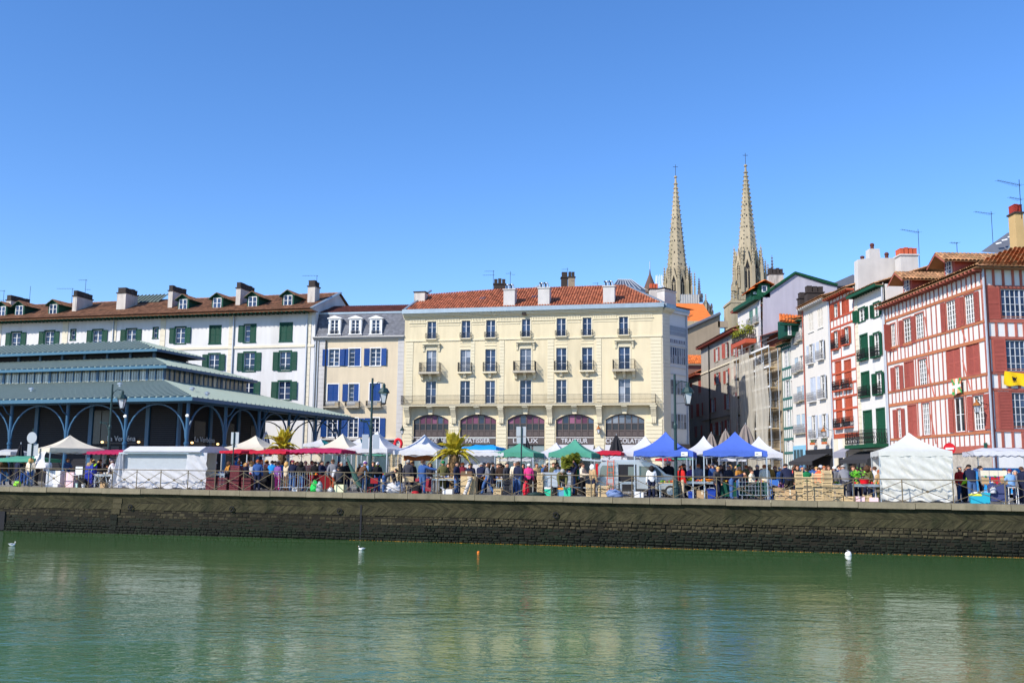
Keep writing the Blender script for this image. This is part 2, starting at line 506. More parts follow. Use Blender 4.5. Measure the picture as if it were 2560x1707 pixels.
def roof_plane(mb, P, mi=0):
 mb.add(P, [tuple(range(len(P)))], mi)
def antenna(label, x, y, z0, h, arms, rz=0.0):
 t = thing('antenna', label, 'antenna', (x, y, z0), rz, 'television aerials on the roofs')
 obj('mast', MB().tube([(0,0,-.4),(0,0,h)], .024, 5), m_iron, t)
 for k, (zz, L, n) in enumerate(arms):
  mb = MB().tube([(-L,0,zz),(.15,0,zz+.04)], .016, 4)
  for i in range(n):
   x_ = -L + (L+.05) * i / max(1, n-1); ll = .35 * (.5 + .5*i/max(1,n-1))
   mb.tube([(x_, -ll, zz), (x_, ll, zz)], .009, 4)
  obj('boom', mb, m_iron, t)
 return t
def chimney(parent, x0, x1, y0, y1, z0, z1, mt=None, pots=4, along='y', potm=None, poth=.5, cap=True):
 mt = mt or m_chim
 c = bx('chimney', mt, parent, x0, x1, y0, y1, z0, z1)
 if cap: bx('chimney_cap', mt if mt is m_chimw else m_soot, parent, x0-.09, x1+.09, y0-.09, y1+.09, z1, z1+.12)
 for i in range(pots):
  fr = (i + .5) / pots
  cx, cy = (x0+x1)/2, (y0+y1)/2
  if along == 'y': cy = y0 + (y1-y0) * fr; hx, hy = (x1-x0)*.42, (y1-y0)/pots*.46
  else: cx = x0 + (x1-x0) * fr; hx, hy = (x1-x0)/pots*.40, (y1-y0)*.42
  e = R_.uniform(-.06, .06)
  mb = MB().box(cx-hx, cx+hx, cy-hy, cy+hy, z1+.12, z1+.12+poth+e)
  mb.box(cx-hx*1.08, cx+hx*1.08, cy-hy*1.04, cy+hy*1.04, z1+.12+poth+e, z1+.20+poth+e)
  obj('chimney_pot', mb, potm or m_soot, parent)
 return c

# ---------------------------------------------------------------- river, quay, railing
WZ = -2.66
def water_mat():
 mt = bpy.data.materials.new('river_water'); mt.use_nodes = True
 N, Lk = mt.node_tree.nodes, mt.node_tree.links
 b = N['Principled BSDF']
 b.inputs['Base Color'].default_value = (.050, .122, .036, 1)
 b.inputs['Roughness'].default_value = .035
 b.inputs['IOR'].default_value = 1.333
 b.inputs['Specular IOR Level'].default_value = .5
 geo = N.new('ShaderNodeNewGeometry')
 def nz(sc, sx, sy, det, rot):
  mp = N.new('ShaderNodeMapping'); mp.inputs['Scale'].default_value = (sx, sy, 1); mp.inputs['Rotation'].default_value = (0, 0, rot)
  Lk.new(geo.outputs['Position'], mp.inputs['Vector'])
  t = N.new('ShaderNodeTexNoise'); t.inputs['Scale'].default_value = sc; t.inputs['Detail'].default_value = det
  t.inputs['Distortion'].default_value = .6
  Lk.new(mp.outputs[0], t.inputs['Vector'])
  return t.outputs['Fac']
 # wind patches: ripples are weaker in the lee of the quay wall
 n1, n2, n3 = nz(5.5, .65, 1.0, 3, .25), nz(1.3, .55, 1.0, 2, -.1), nz(.12, .6, 1.0, 2, .1)
 def mth(op, a, c):
  k = N.new('ShaderNodeMath'); k.operation = op
  for i, x in enumerate((a, c)):
   if isinstance(x, (int, float)): k.inputs[i].default_value = x
   else: Lk.new(x, k.inputs[i])
  return k.outputs[0]
 dot = N.new('ShaderNodeVectorMath'); dot.operation = 'DOT_PRODUCT'
 Lk.new(geo.outputs['Position'], dot.inputs[0]); dot.inputs[1].default_value = (-QN.x, -QN.y, 0)
 mr = N.new('ShaderNodeMapRange'); mr.inputs['From Min'].default_value = -QA.dot(QN) + 1.0; mr.inputs['From Max'].default_value = -QA.dot(QN) + 16.0
 mr.inputs['To Min'].default_value = .12; mr.inputs['To Max'].default_value = 1.0
 Lk.new(mth('ADD', dot.outputs['Value'], mth('MULTIPLY', mth('SUBTRACT', n3, .5), 14.0)), mr.inputs['Value'])
 h = mth('ADD', mth('MULTIPLY', n1, .26), mth('MULTIPLY', n2, .46))
 h = mth('MULTIPLY', h, mr.outputs[0])
 mp2 = N.new('ShaderNodeMapRange'); mp2.inputs['From Min'].default_value = .38; mp2.inputs['From Max'].default_value = .62; mp2.inputs['To Min'].default_value = .45; mp2.inputs['To Max'].default_value = 1.35
 Lk.new(nz(.16, .35, 1.0, 3, .2), mp2.inputs['Value']); h = mth('MULTIPLY', h, mp2.outputs[0])
 bp = N.new('ShaderNodeBump'); bp.inputs['Strength'].default_value = 1.0; bp.inputs['Distance'].default_value = .065
 Lk.new(h, bp.inputs['Height']); Lk.new(bp.outputs[0], b.inputs['Normal'])
 return mt
wm = water_mat()
mb = MB().quad((-500, -200, WZ), (500, -200, WZ), (500, 90, WZ), (-500, 90, WZ))
struct(obj('river_water', mb, wm), 'green river water with rippled reflections')
# ground sheet behind the quay edge, out to the horizon
mb = MB()
ts = [-500, -60, -20, 0, 20, 40, 60, 90, 500]
for a, b in zip(ts, ts[1:]):
 P0, P1 = QA + QD*a + QN*.3, QA + QD*b + QN*.3
 P2, P3 = P1 + QN*1500, P0 + QN*1500
 z0, z1 = gz(P0.x) - .004, gz(P1.x) - .004
 mb.quad((P0.x,P0.y,z0), (P1.x,P1.y,z1), (P2.x,P2.y,z1), (P3.x,P3.y,z0))
struct(obj('quay_pavement', mb, m_asphalt), 'pale grey paving of the market quay')
# quay wall (local x along the quay, y inland)
qw = thing('quay_wall', 'long weathered stone embankment wall under the railing', 'wall', (QA.x, QA.y, 0), QANG)
LQ = (QB - QA).length
def qz(x):   # paving height along the wall
 p = QA + QD * x
 return gz(p.x)
def streaked(name, rot):  # diagonal noise streaks bump the band and vary its colour darker and paler
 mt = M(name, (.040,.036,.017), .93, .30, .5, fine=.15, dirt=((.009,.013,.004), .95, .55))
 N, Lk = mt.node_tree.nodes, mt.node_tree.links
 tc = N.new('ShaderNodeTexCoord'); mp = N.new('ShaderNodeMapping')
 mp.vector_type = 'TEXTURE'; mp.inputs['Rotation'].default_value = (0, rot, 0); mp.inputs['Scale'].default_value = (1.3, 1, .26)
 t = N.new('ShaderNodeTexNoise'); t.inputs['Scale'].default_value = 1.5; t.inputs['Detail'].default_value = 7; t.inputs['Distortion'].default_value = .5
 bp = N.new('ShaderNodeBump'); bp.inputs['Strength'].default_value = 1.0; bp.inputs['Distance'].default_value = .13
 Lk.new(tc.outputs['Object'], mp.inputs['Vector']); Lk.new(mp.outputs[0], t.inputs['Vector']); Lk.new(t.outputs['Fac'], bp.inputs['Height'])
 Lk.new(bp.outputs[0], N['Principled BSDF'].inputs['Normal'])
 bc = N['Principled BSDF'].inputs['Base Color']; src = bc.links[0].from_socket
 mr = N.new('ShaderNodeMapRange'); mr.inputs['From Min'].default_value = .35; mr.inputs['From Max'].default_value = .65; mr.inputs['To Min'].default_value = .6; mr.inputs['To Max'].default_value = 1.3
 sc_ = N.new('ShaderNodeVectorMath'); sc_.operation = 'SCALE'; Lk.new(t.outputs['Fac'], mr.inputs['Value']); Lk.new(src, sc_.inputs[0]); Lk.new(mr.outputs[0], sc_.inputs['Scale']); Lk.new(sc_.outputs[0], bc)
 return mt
mA, mB_ = streaked('streaked_masonry', math.radians(24)), streaked('counter_streaked_masonry', math.radians(-38))
X0, X1 = -22.0, LQ + 22.0
mb = MB()
mb.box(X0, X1, .06, .9, -4.2, -.31)
obj('core', mb, m_wallbase, qw)
mb = MB()
def band(za, zb, ya, yb, n=90):
 mb_ = MB()
 mb_.grid(lambda i, j: (X0 + (X1-X0)*i/n, ya + (yb-ya)*j + R_.uniform(-.015,.015), qz(X0+(X1-X0)*i/n) + za + (zb-za)*j), n, 1)
 return mb_
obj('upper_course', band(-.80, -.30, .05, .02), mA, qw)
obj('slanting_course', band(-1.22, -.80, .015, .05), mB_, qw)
# coping
x = X0
while x < X1:
 L = R_.choice((1.6, 1.9, 2.2, 2.6))
 e = R_.uniform(-.012, .012)
 bx('coping_stone', m_cap, qw, x+.012, x+L-.012, -.17+e, .62, qz(x+L/2)-.29+e, qz(x+L/2)+e*.5, rot=(0, .0037, 0))
 x += L
# rubble stones
def stone_mesh(mt, sd):
 rr = random.Random(sd); j = lambda a=.06: rr.uniform(-a, a)
 mb = MB()
 f = [(.0+abs(j()),-.5,0+abs(j())),(1-abs(j()),-.5,abs(j())),(1-abs(j()),-.5,1-abs(j(.1))),(abs(j()),-.5,1-abs(j(.1)))]
 c = [(.18+j(),-1+j(.2),.2+j()),(.82+j(),-1+j(.2),.2+j()),(.82+j(),-1+j(.2),.8+j()),(.18+j(),-1+j(.2),.8+j())]
 bck = [(x_, .6, z_) for x_, y_, z_ in f]
 mb.add(f + c + bck, [(4,5,6,7),(0,1,5,4),(1,2,6,5),(2,3,7,6),(3,0,4,7),(1,0,8,9),(2,1,9,10),(3,2,10,11),(0,3,11,8)])
 return mb
SM = [stone_mesh(None, k) for k in range(5)]
SMe = [s.mesh('stone', m_wallstone) for s in SM]
rows = [(-1.22, .13, m_wallstone), (-1.35, .19, m_wallstone), (-1.54, .16, m_wallstone), (-1.70, .14, m_algae), (-1.84, .15, m_algae), (-1.99, .12, m_algae), (-2.11, .15, m_algae), (-2.26, .13, m_algae), (-2.39, .16, m_algae), (-2.55, .14, m_algae), (-2.69, .16, m_algae)]
cnt = 0
stuffA, stuffB = MB(), MB()
for ri, (zt, h, mt) in enumerate(rows):
 x = X0 + R_.uniform(0, .4)
 while x < X1:
  L = R_.choice((R_.uniform(.16,.3), R_.uniform(.28,.5), R_.uniform(.2,.42)))
  z = qz(x) + zt - h + .02*math.sin(x*.37+ri) + R_.uniform(-.012,.012)
  k = R_.randrange(5)
  y = .06 + R_.uniform(-.01, .03)
  if ri >= 6: y -= .05
  u_vis = 27.5 < x < LQ + .5
  if ri < 3 and u_vis and cnt < 300:
   link('stone', SMe[k], qw, (x, y, z+.012), (0,R_.uniform(-.04,.04),0), (L-.02, R_.uniform(.02,.09), h*R_.uniform(.8,1.0)-.015)); cnt += 1
  else:
   sx, sy, sz_ = L-.02, R_.uniform(.015,.08)*(.5 if x < 27 else 1), h*R_.uniform(.8,1.0)-.015
   (stuffA if mt is m_wallstone else stuffB).add([(x+a*sx, y+b*sy, z+.012+c*sz_) for a, b, c in SM[k].v], SM[k].f)
  x += L
for mb_, mt in ((stuffA, m_wallstone), (stuffB, m_algae)):
 o = obj('rubble_stones', mb_, mt, qw); o['kind'] = 'stuff'
def wx(u, v=1290):          # local x on the wall under photo column u
 p = qp(u, 0.0); return (p - QA).dot(QD)
xx = wx(905); bx('joint', m_dark, qw, xx-.05, xx+.05, .01, .2, -3.0, -.75)
xx = wx(14); bx('drain_niche', m_dark, qw, xx-.25, xx+.22, -.03, .2, -2.6, -1.5)
for k in range(7):
 xx = wx(300 - k*2.2); z = -.62 - k*.31
 bx('quoin_stone', m_wallstone if k < 3 else m_algae, qw, xx-.24+R_.uniform(-.1,.1), xx+.22+R_.uniform(-.1,.1), .0, .1, z-.28, z)
for k, u in enumerate((333, 585, 853, 1390)):
 mb_ = MB(); mb_.tube([(.13*math.cos(t*math.pi/8), 0, .13*math.sin(t*math.pi/8)) for t in range(17)], .035, 6)
 obj('mooring_ring', mb_, m_iron, qw, (wx(u), -.06, -1.1))
mb = MB()
for i in range(1500):
 x = R_.uniform(wx(880), LQ + 3); a = R_.uniform(0, 6.28); s = R_.uniform(.012, .035)
 y = -.05 - abs(R_.gauss(0, .05)); z = WZ + .006
 mb.add([(x + s*math.cos(a), y + s*math.sin(a), z), (x + s*.5*math.cos(a+1.6), y + s*.5*math.sin(a+1.6), z+.012), (x - s*math.cos(a), y - s*math.sin(a), z)], [(0,1,2)])
o = obj('floating_leaves', mb, MS('dead_leaf', 190, 130, 40, var=.3, isl=.4), None, (QA.x, QA.y, 0), (0,0,QANG)); o['kind'] = 'stuff'; o['label'] = 'line of dead leaves floating along the quay wall'; o['category'] = 'leaves'
# railing
rl = thing('quay_railing', 'long bronze iron railing with crossed bars on the quay edge', 'railing', (QA.x, QA.y, 0), QANG)
PX = [-65,-7,51,107,165,223,282,343,403,471,539,610,681,747,814,861,914,1002,1095,1187,1281,1378,1478,1580,1683,1791,1901,2017,2133,2254,2381,2511,2645]
px_ = [((qp(u, .22)) - QA).dot(QD) for u in PX]
RH = 1.10
pm = MB().tube([(0,0,0),(0,0,RH)], .030, 6).mesh('post', m_railpaint)
def bar(a, b, r, name, par, mt):
 a, b = Vector(a), Vector(b); d = b - a
 k = ('bar', mt.name)
 if k not in _WC: _WC[k] = MB().tube([(0,0,0),(0,0,1)], 1.0, 6).mesh('bar', mt)
 o = link(name, _WC[k], par, a, d.to_track_quat('Z', 'X').to_euler(), (r, r, d.length))
 return o
for i, x in enumerate(px_):
 link('post', pm, rl, (x, .22, qz(x)))
 if i + 1 < len(px_):
  x2 = px_[i+1]; za, zb = qz(x), qz(x2)
  bar((x, .22, za+RH), (x2, .22, zb+RH), .026, 'handrail', rl, m_railpaint)
  bar((x, .20, za+RH-.1), (x2, .20, zb+.06), .017, 'brace', rl, m_railpaint)
  bar((x, .24, za+.06), (x2, .24, zb+RH-.1), .017, 'brace', rl, m_railpaint)
  xm, zm = (x+x2)/2, (za+zb)/2 + RH*.5 - .02
  obj('boss', MB().lathe([(.0,-.02),(.07,-.02),(.07,.02),(.0,.02)], 10), m_railpaint, rl, (xm, .22, zm), (math.pi/2,0,0))

# ================================================================ MARKET HALL
HC = gp(470, 73)
hall = thing('market_hall', 'blue iron market hall with tiered green zinc roofs and arched arcade', 'market hall', (HC.x, HC.y, gz(HC.x)), math.radians(-17.7))
HX0 = -46.0                                   # it runs on past the left edge of the picture
def seam_roof(parent, P00, P10, P01, P11, n, mat=m_zincroof, seam=m_zincseam, th=.05):
 """roof slope of n standing-seam panels; P00-P10 eave, P01-P11 top"""
 P00, P10, P01, P11 = map(Vector, (P00, P10, P01, P11))
 # panels run straight up the slope and are cut at the hips
 e = (P10 - P00); eL = e.length; e.normalize()
 up = (P01 - P00) - e * (P01 - P00).dot(e); upL = up.length; up.normalize()
 nn = e.cross(up).normalized()
 if nn.z < 0: nn = -nn
 a0, a1 = (P01 - P00).dot(e), (P11 - P00).dot(e)
 def tmax(s):
  if s < a0: return upL * s / a0 if a0 > 1e-6 else upL
  if s > a1: return upL * (eL - s) / (eL - a1) if eL - a1 > 1e-6 else upL
  return upL
 for i in range(n):
  s0, s1 = eL*i/n, eL*(i+1)/n
  cuts = [s0] + [c for c in (a0, a1) if s0+1e-4 < c < s1-1e-4] + [s1]
  lo = [P00 + e*s for s in cuts]; hi = [P00 + e*s + up*max(0.0, tmax(s)) for s in cuts]
  mb = MB(); ring = lo + hi[::-1]
  ring = [p for k, p in enumerate(ring) if (p - ring[k-1]).length > 1e-4]
  mb.add(ring, [tuple(range(len(ring)))])
  mb.add([p - nn*th for p in ring], [tuple(range(len(ring)-1, -1, -1))])
  obj('roof_panel', mb, mat, parent)
  tm = tmax(s0 + 1e-3)
  if tm > .15:
   a = P00 + e*s0; b = a + up*tm
   mb = MB(); w_ = e*.075; h_ = nn*.13
   mb.add([a-w_, a+w_, a+w_+h_, a-w_+h_, b-w_, b+w_, b+w_+h_, b-w_+h_], [(0,1,2,3),(7,6,5,4),(0,4,5,1),(1,5,6,2),(2,6,7,3),(3,7,4,0)])
   obj('roof_seam', mb, seam, parent)
YB = 26.6
def tier(zl, zt, ix, iy0, iy1, jx, jy0, jy1, n1, n2, fh=.22):
 """hipped roof slope round the front, right and back: eave insets i*, top insets j*"""
 A, B = (HX0, iy0, zl), (-ix, iy0, zl)
 C, D = (HX0, jy0, zt), (-jx, jy0, zt)
 E_, F_ = (-ix, YB - iy1, zl), (-jx, YB - jy1, zt)
 seam_roof(hall, A, B, C, D, n1)
 seam_roof(hall, B, E_, D, F_, n2)
 seam_roof(hall, E_, (HX0, YB-iy1, zl), F_, (HX0, YB-jy1, zt), max(6, n1//3))
 g = m_hall_gut
 bx('gutter', g, hall, HX0, -ix+.12, iy0-.12, iy0+.06, zl-fh, zl+.03)
 bx('gutter', m_hall, hall, -ix-.06, -ix+.115, iy0+.065, YB-iy1+.10, zl-fh+.003, zl+.027)
 bx('gutter', m_hall, hall, HX0, -ix-.065, YB-iy1-.06, YB-iy1+.10, zl-fh+.002, zl+.028)
tier(6.55, 9.05, 0, 0, 0, 11.2, 11.2, 1.9, 72, 40, .26)
tier(10.35, 11.9, 10.5, 10.5, 1.5, 16.5, 16.5, 4.6, 55, 20, .22)
tier(12.63, 14.0, 15.5, 15.5, 3.6, 20.5, 18.9, 7.0, 47, 12, .22)
# clerestory glazing between lower and middle roof
def glazed_band(x0, x1, y, z0, z1, n, vert=False):
 """glazed strip along x (front) or y (side)"""
 for i in range(n):
  a, b = x0 + (x1-x0)*i/n, x0 + (x1-x0)*(i+1)/n
  for k in range(3):
   p, r = a + (b-a)*(k+.08)/3, a + (b-a)*(k+.94)/3
   if vert: bx('pane', m_glass_hall, hall, y-.03, y, p, r, z0, z1)
   else: bx('pane', m_glass_hall, hall, p, r, y, y+.03, z0, z1)
  wd = .14 if i % 6 == 0 else .055
  if vert: bx('mullion', m_hall, hall, y-.06, y+.07, a-wd, a+wd, z0, z1)
  else: bx('mullion', m_hall, hall, a-wd, a+wd, y-.07, y+.05, z0, z1)
glazed_band(HX0, -11.3, 11.35, 9.1, 10.35, 38)
glazed_band(11.42, YB-1.95, -11.35, 9.1, 10.35, 18, True)
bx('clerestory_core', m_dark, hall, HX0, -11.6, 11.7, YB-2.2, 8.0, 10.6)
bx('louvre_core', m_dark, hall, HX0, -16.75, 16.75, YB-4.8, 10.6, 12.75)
for k in range(4):
 z = 11.95 + k*.17
 bx('louvre', m_darkslat, hall, HX0, -16.55, 16.6, 16.72, z, z+.10, )
 bx('louvre', m_darkslat, hall, -16.66, -16.54, 16.73, YB-4.7, z, z+.10)
for i in range(11):
 x = -16.6 - i*2.75
 bx('mullion', m_hall, hall, x-.13, x+.13, 16.48, 16.7, 11.9, 12.63)
for x, y in ((-4,5.5),(-20,5),(-27,3.2),(-12.6,7.2),(-1.5,4)):
 obj('roof_vent', MB().lathe([(.12,0),(.12,.3),(.22,.3),(.22,.42),(.02,.5)], 8), m_steel, hall, (x, y, 6.55 + 2.5*(min(y,-x if x>-11 else 99)/11.2) - .05))
# columns and arches
CI = 1.0
xf = [-CI - 5.65*k for k in range(6)]
ys = [CI + 4.95*k for k in range(6)]
colm = MB().lathe([(.26,0),(.26,.9),(.20,.95),(.17,1.0),(.155,3.0),(.20,3.05),(.20,3.2),(.14,3.25),(.14,6.2),(.24,6.35),(.24,6.5)], 10).mesh('column', m_hall)
for x in xf: link('column', colm, hall, (x, CI, 0))
for y in ys[1:]: link('column', colm, hall, (-CI, y, 0))
for x in xf[1:4]: link('column', colm, hall, (x, YB-1.2, 0))
def arch(a, b, zs, zt, par):
 a, b = Vector(a), Vector(b); n = 14; mb = MB(); d = (b-a).normalized(); up = Vector((0,0,1)); t = d.cross(up)*.06
 L = (b-a).length
 inner, outer = [], []
 for k in range(n+1):
  an = math.pi * k / n
  c = (a+b)/2
  inner.append(c - d*math.cos(an)*(L/2-.16) + up*(zs + math.sin(an)*(zt-zs-.09)))
  outer.append(c - d*math.cos(an)*(L/2-.05) + up*(zs + math.sin(an)*(zt-zs)))
 for k in range(n):
  i0, i1, o0, o1 = inner[k], inner[k+1], outer[k], outer[k+1]
  mb.add([i0-t,i1-t,o1-t,o0-t,i0+t,i1+t,o1+t,o0+t], [(0,1,2,3),(7,6,5,4),(0,4,5,1),(3,2,6,7)])
 return obj('arch', mb, m_hall, par)
for x, x2 in zip(xf, xf[1:]): arch((x2, CI, 0), (x, CI, 0), 3.5, 6.2, hall)
for y, y2 in zip(ys, ys[1:]): arch((-CI, y, 0), (-CI, y2, 0), 3.5, 6.2, hall)
for x, x2 in zip(xf[:3], xf[1:4]): arch((x2, YB-1.2, 0), (x, YB-1.2, 0), 3.5, 6.2, hall)
bx('eave_beam', m_hall, hall, HX0, -CI+.1, CI-.1, CI+.1, 6.22, 6.42)
bx('eave_beam', m_hall, hall, -CI-.1, -CI+.098, CI+.1, YB-1.1, 6.222, 6.418)
for x in xf[1:]:
 obj('bracket', MB().tube([(x,CI-.1,5.4),(x-.05,CI-.45,5.6),(x-.1,CI-.8,6.1),(x-.1,CI-1.0,6.3)], .05, 6), m_hall, hall)
for y in ys[1:]:
 obj('bracket', MB().tube([(-CI+.1,y,5.4),(-CI+.45,y,5.6),(-CI+.8,y,6.1),(-CI+1.0,y,6.3)], .05, 6), m_hall, hall)
# enclosed hall under the canopy
WI, WE = 4.6, 17.5
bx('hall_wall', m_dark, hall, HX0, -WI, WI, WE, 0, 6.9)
def slats(x0, x1, z0, z1, y, side=False):
 mb = MB(); n = int((z1-z0)/.16)
 for i in range(n):
  z = z0 + (z1-z0)*i/n
  if side: mb.box(y, y+.05, x0, x1, z, z+.10)
  else: mb.box(x0, x1, y-.05, y, z, z+.10)
 o = obj('slatted_cladding', mb, m_darkslat, hall); o['kind'] = 'stuff'
for i, x in enumerate((-7.4,-13.05,-18.7,-24.3,-30)):
 bx('pilaster', m_hall, hall, x-.18, x+.18, WI-.16, WI+.02, 0, 6.6)
 x1 = -WI-.1 if i == 0 else x+5.65
 slats(x+1.9 if i in (1,) else x+.3, x1-.25 if i else x1, 3.2 if i == 0 else 0.4, 6.5, WI-.003)
 if i < 2:
  for k in range(3):
   bx('shop_window', m_hallglass, hall, x+.35+k*.9, x+1.15+k*.9, WI-.05, WI, .3, 3.0)
 if i == 1:
  for k in range(2): bx('shop_window', m_hallglass, hall, x+.25+k*.8, x+.97+k*.8, WI-.06, WI, 3.2, 6.0)
for i, y in enumerate((WI+.15, 9.0, 13.2, 17.3)):
 bx('pilaster', m_hall, hall, -WI-.02, -WI+.16, y-.18, y+.18, 0, 6.6)
 if i < 3:
  slats(y+.3, y+1.9, 0.4, 6.5, -WI+.003, True)
  bx('shop_window', m_hallglass, hall, -WI+.005, -WI+.05, y+2.05, y+3.6, .3, 5.2)
def text(body, size, mt, parent, loc, rot, name='lettering', ext=.02, sx=1.0, bold=False):
 cu = bpy.data.curves.new(name, 'FONT'); cu.body = body; cu.size = size; cu.extrude = ext; cu.align_x = 'CENTER'; cu.offset = .012*size if bold else 0
 t_ = bpy.data.objects.new('t', cu); COL.objects.link(t_)
 me = bpy.data.meshes.new_from_object(t_.evaluated_get(bpy.context.evaluated_depsgraph_get()))
 bpy.data.objects.remove(t_)
 me.materials.clear(); me.materials.append(mt)
 return link(name, me, parent, loc, rot, (sx,1,1))
m_lett = M('white_lettering', (.52,.52,.54), .6, 0)
def hall_at(u, v, front):
 D = ray(u, v); a = math.radians(-17.7); dx, dy = Vector((math.cos(a), math.sin(a))), Vector((-math.sin(a), math.cos(a)))
 d2 = Vector((D.x, D.y)); n_, off_ = (dy, WI-.2) if front else (dx, -WI+.22)
 k = (HC.dot(n_) + off_) / d2.dot(n_); p = d2*k - HC
 return p.dot(dx) if front else p.dot(dy), EYE + D.z*k - gz(HC.x)
SGX, SGZ = hall_at(303, 1102, True); SGY, SGZ2 = hall_at(511, 1105, False)
for (px, py, side) in (((275+331)/2, 1097, False), (511, 1099, True)):
 if not side: text('La Verbéna', .62, m_lett, hall, (SGX, WI-.22, SGZ), (math.pi/2,0,0), 'sign_lettering')
 else: text('La Verbéna', .62, m_lett, hall, (-WI+.24, SGY, SGZ2), (math.pi/2,0,math.pi/2), 'sign_lettering')
bx('sign_board', m_brown, hall, SGX-1.5, SGX+1.5, WI-.19, WI-.06, SGZ-.22, SGZ-.15)
bx('sign_board', m_brown, hall, -WI+.06, -WI+.2, SGY-1.5, SGY+1.5, SGZ2-.22, SGZ2-.15)
lampmat = bpy.data.materials.new('warm_lamp'); lampmat.use_nodes = True
lampmat.node_tree.nodes['Principled BSDF'].inputs['Emission Color'].default_value = (1,.62,.22,1)
lampmat.node_tree.nodes['Principled BSDF'].inputs['Emission Strength'].default_value = 2.5
for x, y in ((SGX-1.8, WI-.3), (SGX+1.8, WI-.3), (-WI+.3, SGY-1.8), (-WI+.3, SGY+1.8)):
 obj('wall_lamp', MB().lathe([(.02,-.08),(.10,-.05),(.12,.05),(.02,.10)], 8), lampmat, hall, (x, y, SGZ-.1))
for x, y in ((-CI, CI-.25), (xf[1], CI-.3)):
 obj('loudspeaker', MB().lathe([(.04,-.14),(.08,-.1),(.13,.1),(.02,.12)], 8), m_wframe, hall, (x+.15, y, 5.2), (1.2,0,.3))

# ================================================================ WHITE BUILDING WITH GREEN SHUTTERS
FW_ = Fac(0, 120, 775, 110)
wb = thing('white_building', 'long white apartment building with green shutters behind the market hall', 'building', (FW_.O.x, FW_.O.y, 0), FW_.ang)
WL = FW_.L
zeA, zeB = FW_.at('A', 300, 520, -1.5)[1], FW_.at('B', 1250, 425, -1.5)[1]
ZE = (zeA + zeB) / 2
ZR = FW_.at('B', 1200, 262, 6.2)[1]
holes = []
for r, sh in (((130,683,232,855),'o'),((508,670,608,845),'o'),((1050,657,1152,830),'o'),((1432,648,1535,818),'o'),((1985,628,2092,805),'o')):
 win_unit(wb, FW_.rect('A', *r), holes, 2, 3, sh, m_green, sur=m_green, surt=.16)
for r in ((805,655,850,765),(1737,633,1780,745)):
 win_unit(wb, FW_.rect('A', *r), holes, 1, 2, 'n', None, sur=m_green, surt=.14)
for r, sh in (((205,615,318,805),'c'),((597,600,712,790),'l'),((1002,583,1125,780),'c'),((190,928,305,1115),'o'),((588,910,708,1118),'o'),((992,900,1112,1112),'o')):
 rc = FW_.rect('B', *r)
 win_unit(wb, rc, holes, 2, 3, sh, m_green, sur=m_green, surt=.16)
 if sh == 'o': rail(wb, rc[0]+.05, rc[1]-.05, .02, rc[2], .45, m_green, .16, 'window_rail', False)
for r in ((575,62,695,270),(978,60,1110,265)):
 rc = FW_.rect('D', *r)
 win_unit(wb, rc, holes, 2, 3, 'o', m_green, sur=m_green, surt=.16)
mb = MB(); wall(mb, -9, WL, 0, ZE+.3, holes)
obj('wall', mb, m_white, wb)
for k, a, b in (('A',-8,26),('A',716,778),('A',1272,1325),('A',1820,1878),('B',425,484),('B',1308,1352)):
 s0, s1 = FW_.at(k, a, 560)[0], FW_.at(k, b, 560)[0]
 z = 0.0
 while z < ZE - .1:
  bx('quoin_block', m_cream, wb, s0, s1, -.06, .02, z+.012, min(z+.62, ZE-.02)); z += .63
zc = FW_.at('B', 650, 850)[1]
bx('string_course', m_cream, wb, -9, WL-.02, -.10, .02, zc-.14, zc+.14)
for k, x in (('A',1290),('B',478),('B',1306)):
 s = FW_.at(k, x, 600)[0]; bx('drainpipe', m_pipe, wb, s-.06, s+.06, -.20, -.07, 0, ZE-.1)
# roof
dt = Vector((0, 7.7, ZR-ZE))
mb = MB(); roof_plane(mb, [(-9,-1.5,ZE),(WL+.3,-1.5,ZE),(WL+.3,6.2,ZR),(-9,6.2,ZR)]); roof_plane(mb, [(WL+.3,6.2,ZR),(WL+.3,13.5,ZE),(-9,13.5,ZE),(-9,6.2,ZR)])
mb.box(-9, WL+.3, -1.5, -.02, ZE-.16, ZE-.10)
obj('roof', mb, m_tile_old, wb)
mb = MB(); tiles(mb, (-9,-1.52,ZE+.02), (1,0,0), dt, WL+9.3, dt.length, .26, .46, .085)
tiles(mb, (-9,6.1,ZR+.03), (0,1,0), (1,0,0), .36, WL+9.3, .36, .5, .12)
o = obj('roof_tiles', mb, m_tile_old, wb); o['kind'] = 'stuff'
mb = MB()
for i in range(int((WL+9)/.55)):
 x = -9 + i*.55; mb.box(x, x+.10, -1.48, 0, ZE-.30, ZE-.16)
o = obj('rafter_tails', mb, m_green, wb); o['kind'] = 'stuff'
mb = MB(); mb.add([(WL+.02,-.02,0),(WL+.02,13,0),(WL+.02,13,ZE-.2),(WL+.02,6.2,ZR-.12),(WL+.02,-1.4,ZE-.1),(WL+.02,-.02,ZE-.2)], [(0,1,2,3,4,5)])
obj('gable_wall', mb, m_white, wb)
bx('verge', m_zinc, wb, WL+.02, WL+.42, -1.25, -1.25+dt.length, 0, .14, rot=(math.atan2(dt.z, dt.y),0,0)).location = (WL+.02, -1.55, ZE+.03)
